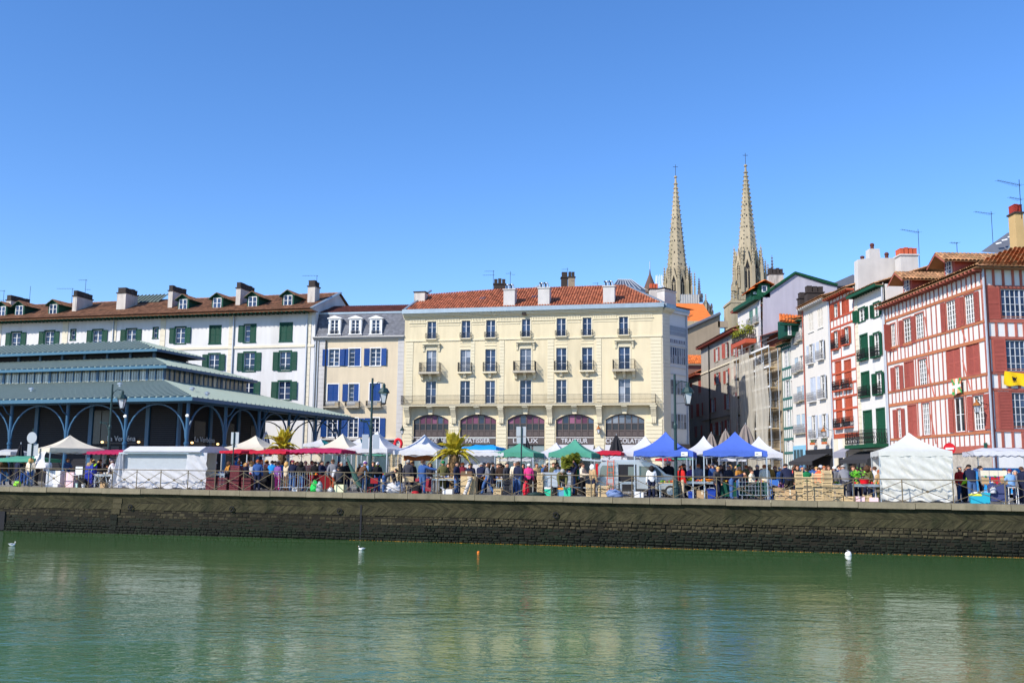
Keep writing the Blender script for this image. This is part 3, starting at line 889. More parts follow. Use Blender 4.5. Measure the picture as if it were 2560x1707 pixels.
def gable_dormer(par, x, y0, zb, w_, h, wallm, roofm, slope, trim, ov=.28, flat=False, glassm=None, rows=2):
 """dormer: front face at y0, base zb on the slope; child window and roof"""
 dm = MB(); hw = w_/2; gh = w_*.34
 dep = (h + gh) / slope + .3
 dm.add([(x-hw,y0,zb-.3),(x+hw,y0,zb-.3),(x+hw,y0,zb+h),(x,y0,zb+h+gh),(x-hw,y0,zb+h),
   (x-hw,y0+dep,zb-.3),(x+hw,y0+dep,zb-.3),(x+hw,y0+dep,zb+h),(x,y0+dep,zb+h+gh),(x-hw,y0+dep,zb+h)],
   [(0,1,2,3,4),(1,6,7,2),(5,0,4,9)])
 for z in range(int(h/.22)):
  dm.box(x+hw, x+hw+.03, y0+.02, y0+dep, zb+z*.22, zb+z*.22+.19)
 d = obj('dormer', dm, wallm, par)
 # window: frame and glass
 wm_ = MB(); a, b, c, e = x-hw*.66, x+hw*.66, zb+.05, zb+h-.08; y = y0-.05
 wm_.box(a-.06,a,y,y+.06,c,e); wm_.box(b,b+.06,y,y+.06,c,e); wm_.box(a-.06,b+.06,y,y+.06,e,e+.07); wm_.box(a-.08,b+.08,y-.03,y+.06,c-.07,c)
 wm_.box((a+b)/2-.05,(a+b)/2+.05,y-.005,y+.05,c,e)
 for r in range(1, rows): wm_.box(a,b,y+.004,y+.04,c+(e-c)*r/rows-.02,c+(e-c)*r/rows+.02)
 wm_.box(a,b,y+.02,y+.03,c,e,1)
 obj('window', wm_, [m_wframe, glassm or m_glass], d)
 rf = MB(); t = .07
 for s in (-1, 1):
  e0 = Vector((x+s*(hw+ov), y0-.35, zb+h-ov*.66)); r0 = Vector((x, y0-.35, zb+h+gh+.02))
  e1, r1 = e0+Vector((0,dep+.5,0)), r0+Vector((0,dep+.5,0)); up = Vector((0,0,t))
  rf.add([e0,r0,r1,e1,e0+up,r0+up,r1+up,e1+up], [(0,1,2,3) if s<0 else (3,2,1,0),(4,7,6,5) if s<0 else (5,6,7,4),(0,4,5,1) if s<0 else (1,5,4,0),(0,3,7,4),(3,2,6,7)], 1)
  A = e0+up; tiles(rf, A if s < 0 else A, (0,1,0), (r0-e0), dep+.45, (r0-e0).length, .26, .42, .07)
 obj('roof', rf, [roofm, trim], d)
 return d
sl = dt.z / dt.y
for k, x, yb in (('A',20,470),('A',215,497),('A',598,487),('A',2068,435),('B',283,420),('B',684,410),('B',1083,398)):
 s, z = FW_.at(k, x, yb, .35)
 gable_dormer(wb, s, .35, ZE + 1.85*sl + .05, 1.45, 1.22, m_green, m_tile_old, sl, m_green)
for k, a, b, yt, dep, np_ in (('A',70,125,322,3.4,5),('A',825,868,275,3.0,4),('A',1325,1425,240,2.4,5),('A',1905,1950,215,3.0,5),('B',500,542,185,3.4,6),('B',1310,1392,165,1.3,2)):
 s0, s1 = FW_.at(k, a, yt, 1.3)[0], FW_.at(k, b, yt, 1.3)[0]; z = FW_.at(k, (a+b)/2, yt, 1.3)[1]
 chimney(wb, s0, max(s1, s0+.6), 1.3, 1.3+dep, ZE+.6, z, m_chim, np_, 'y', m_soot, .5)
s0, s1 = FW_.at('A', 1560, 350, 6.5)[0], FW_.at('A', 1890, 350, 6.5)[0]
mb = MB(); z0 = ZR+.1
mb.add([(s0,4.6,z0-.55),(s1,4.6,z0-.55),(s1,6.6,z0+.75),(s0,6.6,z0+.75)], [(0,1,2,3)])
for i in range(9):
 x = s0+(s1-s0)*i/8; mb.add([(x-.05,4.6,z0-.55),(x+.05,4.6,z0-.55),(x+.05,4.6,z0-.43),(x-.05,4.6,z0-.43),(x-.05,6.6,z0+.75),(x+.05,6.6,z0+.75),(x+.05,6.6,z0+.87),(x-.05,6.6,z0+.87)], [(0,1,2,3),(0,4,5,1),(1,5,6,2),(2,6,7,3),(3,7,4,0)])
obj('skylight', mb, m_zincroof, wb)
def ant(lbl, k, x, ytop, ybot, d, arms, rz=0.0):
 u, v = q(k, x, ytop); D_ = ray(*q(k, x, ybot)); p = Vector((D_.x/D_.y*d, d)); zt = zat(u, v, d); zb = zat(u, q(k, x, ybot)[1], d)
 antenna(lbl, p.x, p.y, zb, zt-zb, [(a*(zt-zb), L, n) for a, L, n in arms], rz)
ant('television aerial at the far left end of the white building roof', 'A', 33, 205, 385, 122, [(.95,1.4,6),(.35,.8,3)])
ant('thin bare whip mast on the white building roof', 'A', 332, 160, 345, 121, [])
ant('aerial with one long arm beside the second white roof chimney', 'A', 808, 185, 360, 119, [(.97,1.9,7)])
ant('tall aerial with two heads on the white building roof', 'A', 962, 85, 250, 119, [(.95,.9,5),(.3,-.6,4)])
ant('small aerial on the ridge by the widest white roof chimney', 'A', 1500, 190, 240, 117, [(.8,.4,4)])
ant('aerial on the last chimney at the right gable of the white building', 'B', 1408, 40, 190, 112, [(.97,1.7,6)])
# ================================================================ BEIGE BUILDING, BLUE SHUTTERS
FB = Fac(776, 110, 1004, 108.3)
bb = thing('beige_building', 'narrow beige building with blue shutters and slate mansard roof', 'building', (FB.O.x, FB.O.y, 0), FB.ang)
BL = FB.L
ZC = FB.at('B', 1850, 735)[1]; ZG = FB.at('B', 1850, 470, .9)[1]
holes = []
for k, r, sh in (('B',(1547,872,1662,1062),'o'),('B',(1775,865,1903,1062),'l'),('B',(2017,862,2132,1058),'o'),
     ('D',(1532,92,1655,285),'c'),('D',(1772,88,1885,285),'l'),('D',(2008,82,2130,282),'c'),
     ('D',(1530,478,1640,690),'o'),('D',(1770,475,1875,690),'o'),('D',(2020,472,2115,690),'o')):
 rc = FB.rect(k, *r)
 win_unit(bb, rc, holes, 2, 4, sh, m_blue, sur=m_wframe, surt=.10, sw=.62, gm=m_glass)
 if k == 'D' and r[1] < 100:
  bx('balcony_slab', m_slab, bb, rc[0]-.25, rc[1]+.25, -.62, .0, rc[2]-.75, rc[2]-.62)
  rail(bb, rc[0]-.22, rc[1]+.22, -.58, rc[2]-.62, .62, m_iron, .10)
  bx('balcony_cloth', m_wframe, bb, rc[0], rc[1]-.2, -.5, -.45, rc[2]-.5, rc[2]-.1)
mb = MB(); wall(mb, 0, BL, 0, ZC-.2, holes); mb.box(0, BL, .2, 10, 0, ZC-.25)
obj('wall', mb, m_beige, bb)
for k in range(int(ZC/.5)):
 bx('quoin_block', m_chimw, bb, .55, 1.25, -.05, .02, k*.5+.01, k*.5+.49); bx('quoin_block', m_chimw, bb, BL-.75, BL-.02, -.05, .02, k*.5+.01, k*.5+.49)
for s in (.12, .42, 1.35): bx('drainpipe', m_pipe if s < 1 else m_iron, bb, s-.05, s+.05, -.16, -.052, 0, ZC-.35)
mb = MB()
for dz, o_ in ((-.30,-.15),(-.18,-.35),(-.06,-.5)): mb.box(-.2, BL, o_, .05, ZC+dz, ZC+dz+.118)
obj('cornice', mb, m_chimw, bb)
ms = MB(); dtm = Vector((0, .75, ZG-ZC)); nr = 14
for j in range(nr):
 for i in range(int(BL/.30)+1):
  x = i*.30 + (.15 if j % 2 else 0) - .15; t0_, t1_ = j/nr, (j+1.15)/nr
  a, b = Vector((max(x,0),.05,ZC+.06))+dtm*t0_+Vector((0,-.03,0)), Vector((max(x,0),.05,ZC+.06))+dtm*min(t1_,1)
  w2 = min(.292, BL-max(x,0))
  if w2 > .02: ms.add([a, a+Vector((w2,0,0)), b+Vector((w2,0,0)), b], [(0,1,2,3)])
o = obj('slate_shingles', ms, m_slate, bb); o['kind'] = 'stuff'
mb = MB().box(0, BL, .1, 1.0, ZC, ZC+.05); mb.add([(0,.09,ZC),(BL,.09,ZC),(BL,.86,ZG),(0,.86,ZG)], [(0,1,2,3)]); obj('mansard', mb, m_slate, bb)
for k, x in (('B',1612),('B',1848),('B',2080)):
 s = FB.at(k, x, 610)[0]; c, d_ = FB.at(k, x, 690)[1], FB.at(k, x, 545)[1]
 dm = MB(); hw = .72
 dm.box(s-hw, s-hw+.24, -.05, .9, c-.1, d_); dm.box(s+hw-.24, s+hw, -.05, .9, c-.1, d_); dm.box(s-hw, s+hw, -.05, .9, d_, d_+.16)
 dm.prism([(s-hw-.14,d_+.16),(s+hw+.14,d_+.16),(s+hw+.14,d_+.24),(s,d_+.55),(s-hw-.14,d_+.24)], -.16, .9); dm.box(s-hw-.1,s+hw+.1,-.1,.1,c-.2,c-.1)
 d = obj('dormer', dm, m_wframe, bb)
 wm_ = MB(); a, b = s-hw+.24, s+hw-.24
 wm_.box(a,b,.05,.07,c-.1,d_,1); wm_.box(s-.06,s+.06,.0,.06,c-.1,d_)
 for r in range(1,4): wm_.box(a,b,.02,.05,c-.1+(d_-c+.1)*r/4-.02,c-.1+(d_-c+.1)*r/4+.02)
 for xx in (a,b-.07): wm_.box(xx,xx+.07,.0,.06,c-.1,d_)
 obj('window', wm_, [m_wframe, m_glass], d)
 rail(d, a-.05, b+.05, -.12, c-.1, .38, m_iron, .12, 'window_rail', False)
bx('gutter', m_zinc, bb, 0, BL, .70, .95, ZG-.05, ZG+.16)
ZT = FB.at('B', 2000, 380, 5.0)[1]
dr = Vector((0, 4.2, ZT-ZG-.15)); mb = MB(); roof_plane(mb, [(0,.9,ZG+.12),(BL,.9,ZG+.12),(BL,5.1,ZT),(0,5.1,ZT)]); roof_plane(mb, [(BL,5.1,ZT),(BL,10,ZG),(0,10,ZG),(0,5.1,ZT)]); obj('roof', mb, m_tile_dark, bb)
mb = MB(); tiles(mb, (0,.9,ZG+.14), (1,0,0), dr, BL, dr.length, .26, .45, .085); o = obj('roof_tiles', mb, m_tile_dark, bb); o['kind'] = 'stuff'
zsh = FB.at('D', 1900, 712)[1]
bx('shop_fascia', m_brown, bb, 1.4, BL-.8, -.25, .0, zsh-1.1, zsh-.1); bx('shop_cornice', m_chimw, bb, 1.3, BL-.7, -.4, .02, zsh-.1, zsh+.05)
for i in range(4): bx('shop_window', m_glass_teal, bb, 1.6+i*1.9, 3.3+i*1.9, -.06, -.02, .4, zsh-1.2)
# ================================================================ YELLOW BUILDING
FY = Fac(1003.5, 108, 1660, 102)
yb = thing('yellow_building', 'large pale yellow building with iron balconies and red tile roof', 'building', (FY.O.x, FY.O.y, 0), FY.ang)
YL = FY.L
ZY = (FY.at('E', 1000, 590)[1] + FY.at('F', 1000, 520)[1]) / 2
holes = []
row4 = [('E',(495,695,618,938)),('E',(974,683,1096,928)),('E',(1318,668,1446,918)),('E',(1818,658,1936,903)),('F',(288,643,418,893)),('F',(652,635,778,888)),('F',(1162,623,1290,876))]
row3 = [('E',(482,1100,622,1408)),('E',(957,1090,1098,1398)),('E',(1306,1080,1448,1396)),('E',(1792,1074,1948,1388)),('F',(283,1055,426,1378)),('F',(645,1050,790,1373)),('F',(1158,1044,1316,1364))]
row2 = [('G',(440,70,575,362)),('G',(892,62,1018,358)),('G',(1218,58,1346,353)),('G',(1672,52,1820,348)),('H',(265,42,398,350)),('H',(606,42,740,348)),('H',(1078,36,1234,343))]
R4, R3, R2 = ([FY.rect(k, *r) for k, r in rr] for rr in (row4, row3, row2))
def level(rr, lo=None):      # storeys are level: one sill and one head height each
 c = sum(r[2] for r in rr)/len(rr); d = sum(r[3] for r in rr)/len(rr)
 return [(a, b, c, d) for a, b, _, _ in rr]
R4, R3, R2 = level(R4), level(R3), level(R2)
for R in (R4, R3, R2):
 for a, b, c, d in R:
  win_unit(yb, (a,b,c,d), holes, 2, 3, 'n', None, m_gframe, R_.choice((m_glass, m_glass, m_glass, m_glass_cur)), sur=m_ytrim, surt=.12)
# arcade
arcs = [FY.rect('G',280,500,738,800), FY.rect('G',888,497,1360,800), FY.rect('G',1508,494,1993,800), FY.rect('H',260,493,757,800), FY.rect('H',907,488,1417,800)]
ZA = sum(a[3] for a in arcs)/5
ZL = FY.at('G', 1100, 797)[1]          # ledge above the signs
ZSP = ZA - .62
sz0, sz1 = FY.at('G', 1100, 890)[1], FY.at('G', 1100, 808)[1]
for a, b, c, d in arcs: holes.append((a, b, 0.0, ZA))
mb = MB(); wall(mb, 0, YL, 0, ZY, holes, rev=.3)
def arcz(x, a, b):
 t = (x-a)/(b-a)*2-1; R = ((b-a)/2)**2/(2*(ZA-ZSP)) + (ZA-ZSP)/2
 return ZA - R + math.sqrt(max(0, R*R - (t*(b-a)/2)**2))
for a, b, c, d in arcs:
 n = 14
 for i in range(n):
  xa, xb = a+(b-a)*i/n, a+(b-a)*(i+1)/n; za, zb = arcz(xa,a,b), arcz(xb,a,b)
  mb.quad((xa,0,za),(xb,0,zb),(xb,0,ZA),(xa,0,ZA)); mb.quad((xa,0,za),(xa,.3,za),(xb,.3,zb),(xb,0,zb))
obj('wall', mb, m_yellow, yb)
m_purple = glass('curtained_purple_glass', (.10,.035,.065), (.26,.10,.17), .3, .25)
for ai, (a, b, c, d) in enumerate(arcs):
 zb = ZL + .75
 fr = MB(); n = 6
 fr.box(a, b, .22, .3, zb-.08, zb+.06); fr.box(a, b, .20, .3, ZL, ZL+.1)
 for i in range(n+1):
  x = a+(b-a)*i/n; w_ = .06; fr.box(x-w_, x+w_, .2, .3, ZL, max(zb+.1, arcz(min(max(x,a+.05),b-.05),a,b)-.02))
 fr.box(a, b, .22, .28, zb+.67, zb+.75)
 for i in range(14):
  xa, xb = a+(b-a)*i/14, a+(b-a)*(i+1)/14; za, z2 = arcz(xa,a,b), arcz(xb,a,b)
  fr.quad((xa,.2,za-.14),(xb,.2,z2-.14),(xb,.2,z2),(xa,.2,za))
 fr.box(a, b, .27, .3, ZL-.02, zb+.02)
 wo = obj('arched_window', fr, m_brown, yb)
 for i in range(n):
  xa, xb = a+(b-a)*i/n+.06, a+(b-a)*(i+1)/n-.06
  top = min(arcz(xa+.02,a,b), arcz(xb-.02,a,b)) - .03
  link('pane', (_WC.get('up%d' % ai) or MB().box(0,1,0,1,0,1).mesh('pane', m_hallglass)), wo, (xa,.26,zb+.06), (0,0,0), (xb-xa,.02,.62))
  gm = m_glass_cur if (ai == 4) else (m_purple if (i + ai) % 4 else m_glass)
  p2 = MB().add([(xa,.26,zb+.75),(xb,.26,zb+.75),(xb,.26,arcz(xb,a,b)-.05),(xa,.26,arcz(xa,a,b)-.05)], [(0,1,2,3)])
  obj('pane', p2, gm, wo)
  bx('dado_panel', m_brown, wo, xa+.03, xb-.03, .23, .27, ZL+.16, zb-.14)
 bx('ledge', m_chimw, yb, a, b, -.06, .3, ZL-.06, ZL+.02)
 sg = bx('sign_board', m_brown, yb, a+.02, b-.02, -.02, .2, sz0, sz1)
 for i in range(3):
  bx('shop_window', m_glass_teal, yb, a+.1+(b-a)*i/3, a+(b-a)*(i+1)/3-.06, .2, .24, .3, sz0-.12)
 bx('shop_frame', m_brown, yb, a, b, .24, .3, 0, sz0)
for ai, (t, fx, off) in enumerate((('SALON DE THE', 3.4, .1), ('PATISSIER', 2.75, .0), ('L RAUX', 2.75, -.05), ('TRAITEUR', 2.85, -.05), ('CHOCOLATIER', 4.2, .05))):
 a, b = arcs[ai][0], arcs[ai][1]
 o = text(t, .66, m_lett, yb, ((a+b)/2+off, -.05, sz0+.17), (math.pi/2,0,0), 'sign_lettering', .02, 1, True)
 xs_ = [v.co.x for v in o.data.vertices]; o.scale.x = fx / (max(xs_) - min(xs_))
for ai in (3, 4):
 a, b = arcs[ai][0], arcs[ai][1]
 aw = MB().add([(a,-.05,sz0-.02),(b,-.05,sz0-.02),(b,-1.5,sz0-1.3),(a,-1.5,sz0-1.3),(b,-1.5,sz0-1.55),(a,-1.5,sz0-1.55)], [(0,3,2,1),(3,5,4,2)])
 obj('awning', aw, M('grey_awning_cloth', (.42,.42,.44), .9, .06, 2), yb)
ZB = FY.at('G', 1100, 378)[1]     # long balcony slab top
bs = bx('balcony_slab', m_ytrim, yb, .05, FY.at('H', 1570, 365)[0], -1.0, .0, ZB-.16, ZB-.02)
bx('balcony_slab_edge', m_slab, yb, .0, FY.at('H', 1575, 365)[0], -1.05, -.0, ZB-.02, ZB+.03)
rail(yb, .08, FY.at('H', 1565, 365)[0], -1.0, ZB+.03, 1.0, m_iron, .125, 'balcony_railing', True, .016)
# piers with rusticated blocks and consoles
edges = [0.05] + [x for a, b, _, _ in arcs for x in (a, b)] + [YL]
piers = [(edges[i], edges[i+1]) for i in range(0, 12, 2)]
for pi, (a, b) in enumerate(piers):
 a2, b2 = a + (.12 if pi else .1), b - .12
 z = .05
 while z < ZSP - .3:
  bx('rustic_block', m_ytrim, yb, a2, b2, -.07, .02, z+.022, z+.385); z += .4
 c = (a2+b2)/2
 cs = MB()
 cs.prismx([(-.02,ZSP-.45),(-.30,ZSP-.35),(-.34,ZSP+.25),(-.6,ZSP+.75),(-.85,ZB-.5),(-.9,ZB-.17),(-.02,ZB-.17)], c-.28, c+.28)
 cs.box(c-.36, c+.36, -.95, -.02, ZB-.32, ZB-.165)
 for k in range(3): cs.box(c-.24+k*.19, c-.14+k*.19, -.36, -.05, ZSP-.4, ZSP+.2)
 obj('console', cs, m_ytrim, yb)
for a, b, _, _ in arcs:
 c = (a+b)/2; cs = MB(); cs.prism([(c-.22,ZA-.02),(c+.22,ZA-.02),(c+.34,ZB-.3),(c-.34,ZB-.3)], -.30, -.01); cs.box(c-.3,c+.3,-.9,-.01,ZB-.3,ZB-.165)
 obj('keystone', cs, m_ytrim, yb)
# string courses, friezes, cornice
zs = (FY.at('E', 800, 958)[1] + FY.at('F', 600, 908)[1]) / 2
bx('string_course', m_ytrim, yb, .1, YL-.02, -.10, .01, zs-.10, zs+.06)
zf = [FY.at('E', 800, y)[1] for y in (650, 705, 735)]
segs = [0.6] + [x for a, b, _, _ in R4 for x in (a-.22, b+.22)] + [YL-1.0]
for i in range(0, len(segs), 2):
 a, b = segs[i], segs[i+1]
 mb = MB(); n = max(1, int((b-a)/.17))
 for k in range(n):
  x = a+(b-a)*k/n; mb.box(x, x+(b-a)/n*.62, -.05, .01, zf[1]+.03, zf[0])
 o = obj('fluted_frieze', mb, m_ytrim, yb)
 bx('string_course', m_ytrim, yb, a-.1, b+.1, -.09, .012, zf[1]-.06, zf[1]+.03); bx('string_course', m_ytrim, yb, a, b, -.05, .011, zf[2]-.1, zf[2])
mb = MB()
for dz, o_ in ((-.50,-.06),(-.36,-.22),(-.24,-.40),(-.10,-.52)): mb.box(-.1, YL+.1, o_, .05, ZY+dz, ZY+dz+.138)
obj('cornice', mb, m_ytrim, yb)
bx('gutter', m_zinc, yb, -.15, YL+.25, -.70, -.0, ZY+.05, ZY+.52)
for x0, x1 in ((.25,1.05),(YL-1.25,YL-.1),(FY.at('E',1505,1200)[0],FY.at('E',1570,1200)[0]),(FY.at('E',1145,1200)[0]-.35,FY.at('E',1145,1200)[0]+.1),(FY.at('F',160,1200)[0],FY.at('F',250,1200)[0]),(FY.at('F',845,1200)[0],FY.at('F',915,1200)[0])):
 z = ZB + .25
 while z < zs - .4:
  bx('rustic_block', m_ytrim, yb, x0, x1, -.045, .015, z+.018, z+.345); z += .36
for i, (a, b, c, d) in enumerate(R4):
 rail(yb, a-.12, b+.12, -.32, c-.02, .62, m_iron, .12, 'balcony_railing', True, .016)
 bx('sill', m_ytrim, yb, a-.14, b+.14, -.34, .02, c-.14, c-.04)
for i, (a, b, c, d) in enumerate(R3):
 if i in (0, 3, 6):
  bl = bx('balcony_slab', m_slab, yb, a-.62, b+.62, -1.0, .0, c-.24, c-.02)
  rail(yb, a-.55, b+.55, -.95, c-.02, 1.05, m_iron, .13, 'balcony_railing')
  for xx in (a-.4, b+.4, (a+b)/2):
   obj('bracket', MB().prismx([(-.02,c-.95),(-.25,c-.85),(-.35,c-.5),(-.8,c-.3),(-.8,c-.24),(-.02,c-.24)], xx-.14, xx+.14), m_ytrim, yb)
  pd = MB(); pd.box(a-.45,b+.45,-.42,.01,d+.62,d+.74); pd.box(a-.35,b+.35,-.28,.01,d+.5,d+.62); pd.box(a-.12,b+.12,-.06,.01,d+.12,d+.5)
  for xx in (a-.3, b+.3): pd.prismx([(-.02,d-.2),(-.10,d-.15),(-.16,d+.2),(-.3,d+.45),(-.3,d+.5),(-.02,d+.5)], xx-.1, xx+.1)
  obj('pediment', pd, m_ytrim, yb)
 else:
  rail(yb, a-.16, b+.16, -.45, c-.02, 1.05, m_iron, .10 if i == 1 else .13, 'balcony_railing')
  bx('sill', m_ytrim, yb, a-.25, b+.25, -.52, .02, c-.2, c-.03)
  cs = MB(); x = (a+b)/2; cs.prismx([(-.02,c-.7),(-.2,c-.6),(-.3,c-.35),(-.45,c-.2),(-.02,c-.2)], x-.15, x+.15); obj('bracket', cs, m_ytrim, yb)
  pn = MB(); pn.box(a-.1,b+.1,-.05,.01,d+.38,d+.44); pn.box(a-.1,b+.1,-.05,.01,d+.72,d+.8)
  for k in range(5): pn.lathe([(.0,-.03),(.09,-.02),(.09,.02),(.0,.03)], 8, 0, 0)
  obj('ornament_panel', pn, m_ytrim, yb)
# roof: ridge climbs away behind; left end cut, right end hipped
ZYR = FY.at('F', 1300, 188, 6.0)[1]
A0 = Vector((-.1, -.1, ZY+.5)); up = Vector((0, 6.1, ZYR-ZY-.5)); T = up.length
mb = MB(); roof_plane(mb, [A0, (YL+.1,-.1,ZY+.5), (YL-4.6,6.0,ZYR), (YL*.35,6.0,ZYR-.02), (1.3,4.7,ZY+.5+(ZYR-ZY-.5)*.78)]); roof_plane(mb, [(YL+.1,-.1,ZY+.5),(YL+3.4,4.5,ZY+.5),(YL-1.5,10,ZY+1),(YL-4.6,6.0,ZYR)]); roof_plane(mb,[(YL-4.6,6.0,ZYR),(YL-1.5,12,ZY+.5),(0,12,ZY+.5),(1.3,4.8,ZY+.5+(ZYR-ZY-.5)*.78),(YL*.35,6,ZYR-.02)])
obj('roof', mb, m_tile, yb)
mb = MB(); tiles(mb, A0+Vector((0,0,.03)), (1,0,0), up, YL+.2, lambda s: min(T*(.80 + .2*min(1, s/(YL*.35))), T*s/1.6 if s < 1.6 else T, T*(YL+.2-s)/4.6), .30, .42, .115)
tiles(mb, (YL*.35,5.9,ZYR-.02), (0,1,0), (1,0,0), .34, YL*.65-4.6, .34, .5, .11)
o = obj('roof_tiles', mb, m_tile, yb); o['kind'] = 'stuff'
bx('hip_flashing', m_zinc, yb, 0, .35, 0, math.hypot(6.1, 4.7), 0, .12, rot=(math.atan2(ZYR-ZY-.5, math.hypot(6.1,4.7)),0,math.atan2(4.7,6.1))).location = (YL+.05,-.15,ZY+.58)
bx('verge', m_zinc, yb, 0, .3, 0, T, 0, .16, rot=(math.atan2(up.z,up.y),0,-.2)).location = (-.15,-.15,ZY+.52)
for k, a, b, yt in (('E',1562,1718,250),('F',28,188,228),('F',938,1098,205)):
 s0, s1 = FY.at(k, a, yt, .25)[0], FY.at(k, b, yt, .25)[0]; z = FY.at(k, (a+b)/2, yt, .25)[1]
 chimney(yb, s0, s1, .25, 1.4, ZY+.5, z, m_chimw, 0)
 for i in range(4):
  x = s0+(s1-s0)*(.2+.2*i); obj('cowl', MB().tube([(x,.8,z+.1),(x,.8,z+.55),(x-.12,.8,z+.72),(x-.22,.8,z+.66)], .085, 7), m_steel if i % 2 else m_iron, yb)
chimney(yb, FY.at('E',310,300,2.5)[0], FY.at('E',460,300,2.5)[0], 2.5, 3.6, ZY+.5, FY.at('E',380,285,2.5)[1], m_chim, 0)
for k, x, y in (('E',1255,378),('E',1985,330)):
 s = FY.at(k,x,y,2.4)[0]; t = 3.0
 bx('roof_light', m_glass_dark, yb, 0, .62, 0, .8, 0, .14, rot=(math.atan2(up.z,up.y),0,0)).location = (s-.3, A0.y+up.y*t/T, A0.z+up.z*t/T)
bx('vent_box', m_soot, yb, FY.at('E',1830,585)[0], FY.at('E',1888,585)[0], -.45, .0, FY.at('E',1860,608)[1], FY.at('E',1860,570)[1])
# shaded return of the yellow building: stone chamfer, then glazed timber bay
FS = Fac(1660, 102, 1723, 105.3)
sd = thing('corner_bay', 'shaded corner wing with pale timber bay windows right of the yellow facade', 'building', (FS.O.x, FS.O.y, 0), FS.ang)
SL = FS.L; s1 = FS.at('F', 1872, 800)[0]; zt1 = FS.at('F', 2000, 560)[1]
mb = MB().box(0, s1, 0, 6, 0, ZY); obj('wall', mb, M('pale_stone', (.62,.57,.47), .9, .08, 1), sd)
z = .1
while z < ZY-.6: bx('rustic_block', _MATS['pale_stone'], sd, .05, s1-.05, -.04, .0, z, z+.36); z += .385
mb = MB()
for dz, o_ in ((-.50,-.06),(-.36,-.22),(-.24,-.40),(-.10,-.52)): mb.box(.0, s1+.3, o_, .05, ZY+dz, ZY+dz+.138)
obj('cornice', mb, m_ytrim, sd); bx('gutter', m_zinc, sd, .0, s1+.4, -.6, 0, ZY+.04, ZY+.5)
mb = MB().box(s1, SL, .12, 6, 0, zt1); obj('bay_wall', mb, M('bay_white_timber', (.60,.60,.60), .7, .06, 1), sd)
bx('gutter', m_zinc, sd, s1, SL+.2, -.3, .2, zt1, zt1+.35); bx('bay_cornice', _MATS['bay_white_timber'], sd, s1, SL+.15, -.2, .12, zt1-.25, zt1)
rail(sd, s1+.1, SL-.1, .0, FS.at('F',2000,905)[1], 1.1, m_gframe, .14, 'balcony_railing', False, .018)
bx('loggia_opening', m_glass_cur, sd, s1+.1, SL-.15, .08, .118, FS.at('F',2000,890)[1], FS.at('F',2000,770)[1])
for y0, y1, k, n in ((1060,1290,'F',7),(950,1005,'F',9),(55,245,'H',5),(495,690,'H',5)):
 if k == 'F': z0, z1 = FS.at('F',2000,y1)[1], FS.at('F',2000,y0)[1]
 else: z0, z1 = FS.at('H',1880,y1)[1], FS.at('H',1880,y0)[1]
 for i in range(n):
  a, b = s1+.15+(SL-s1-.35)*i/n, s1+.15+(SL-s1-.35)*(i+1)/n-.07
  window(sd, a, b, z0, z1, 1, 2 if z1-z0 > 1 else 1, .04, m_gframe, m_glass_cur, .03)
for y in (1030,1330,1430): bx('bay_rail', m_gframe, sd, s1+.02, SL-.02, -.02, .118, FS.at('F',2000,y)[1]-.08, FS.at('F',2000,y)[1])
bx('downpipe', m_pipe, sd, SL-.08, SL+.06, -.05, .08, 0, zt1); bx('shop_fascia', m_brown, sd, .1, SL, -.2, -.05, 3.2, 4.3)
chimney(sd, FS.at('F',1800,300,2)[0], FS.at('F',1958,300,2)[0], 2, 3, ZY, FS.at('F',1880,275,2)[1], m_chimw, 3, 'x', m_soot, .12)
# the block behind, lining the left side of the street
G0 = FS.E; pw = [(FS.O.x-.5, FS.O.y+5.5), (G0.x-.1, G0.y+.6), (G0.x+4.4, G0.y+46), (G0.x-14, G0.y+46), (FS.O.x-14, FS.O.y+8)]
rw = thing('rear_block', 'long plain apartment block lining the street behind the corner bay', 'building', (G0.x, G0.y, 0))
obj('wall', MB().prismz([(x-G0.x, y-G0.y) for x, y in pw], 0, ZY-.3), m_beige, rw)
obj('roof', MB().prismz([(x-G0.x, y-G0.y) for x, y in pw], ZY-.3, ZY-.05), m_tile_old, rw)
# things that show over the yellow roof
def back(u0, u1, v0, v1, d):
 X_ = lambda u: ray(u, v1).x/ray(u, v1).y*d
 return X_(u0), X_(u1), zat((u0+u1)/2, v1, d), zat((u0+u1)/2, v0, d)
x0, x1, z0, z1 = back(*(q('F',1040,0)[0], q('F',1530,0)[0]), q('F',0,80)[1], q('F',0,200)[1], 118)
gh = thing('glass_roof', 'glazed mansard skylight rising behind the yellow roof ridge', 'skylight', ((x0+x1)/2, 118, z0-1), 0)
hw = (x1-x0)/2; xl, xr, zt = -hw*.5, hw*.28, z1-z0+1
mb = MB().add([(-hw,0,.6),(hw,0,.6),(xr,1.2,zt),(xl,1.2,zt)], [(0,1,2,3)]); mb.add([(hw,0,.6),(hw+1.6,3,.6),(xr+.8,3,zt),(xr,1.2,zt)],[(0,1,2,3)]); mb.add([(-hw,0,-3),(hw,0,-3),(hw,0,.6),(-hw,0,.6)],[(0,1,2,3)])
obj('glazing', mb, m_glass_cur, gh)
for i in range(9):
 t = i/8; bar((-hw+2*hw*t,-.03,.6), (xl+(xr-xl)*t,1.17,zt), .05, 'glazing_bar', gh, m_pipe)
bar((xl,1.2,zt),(xr,1.2,zt),.07,'ridge_bar',gh,m_gframe)
x0, x1, z0, z1 = back(q('E',1710,0)[0], q('F',60,0)[0], q('E',0,140)[1], q('E',0,260)[1], 122)
zr = thing('zinc_roof', 'grey standing seam zinc roof behind the middle yellow chimneys', 'roof', (x0, 122, z0-2), 0)
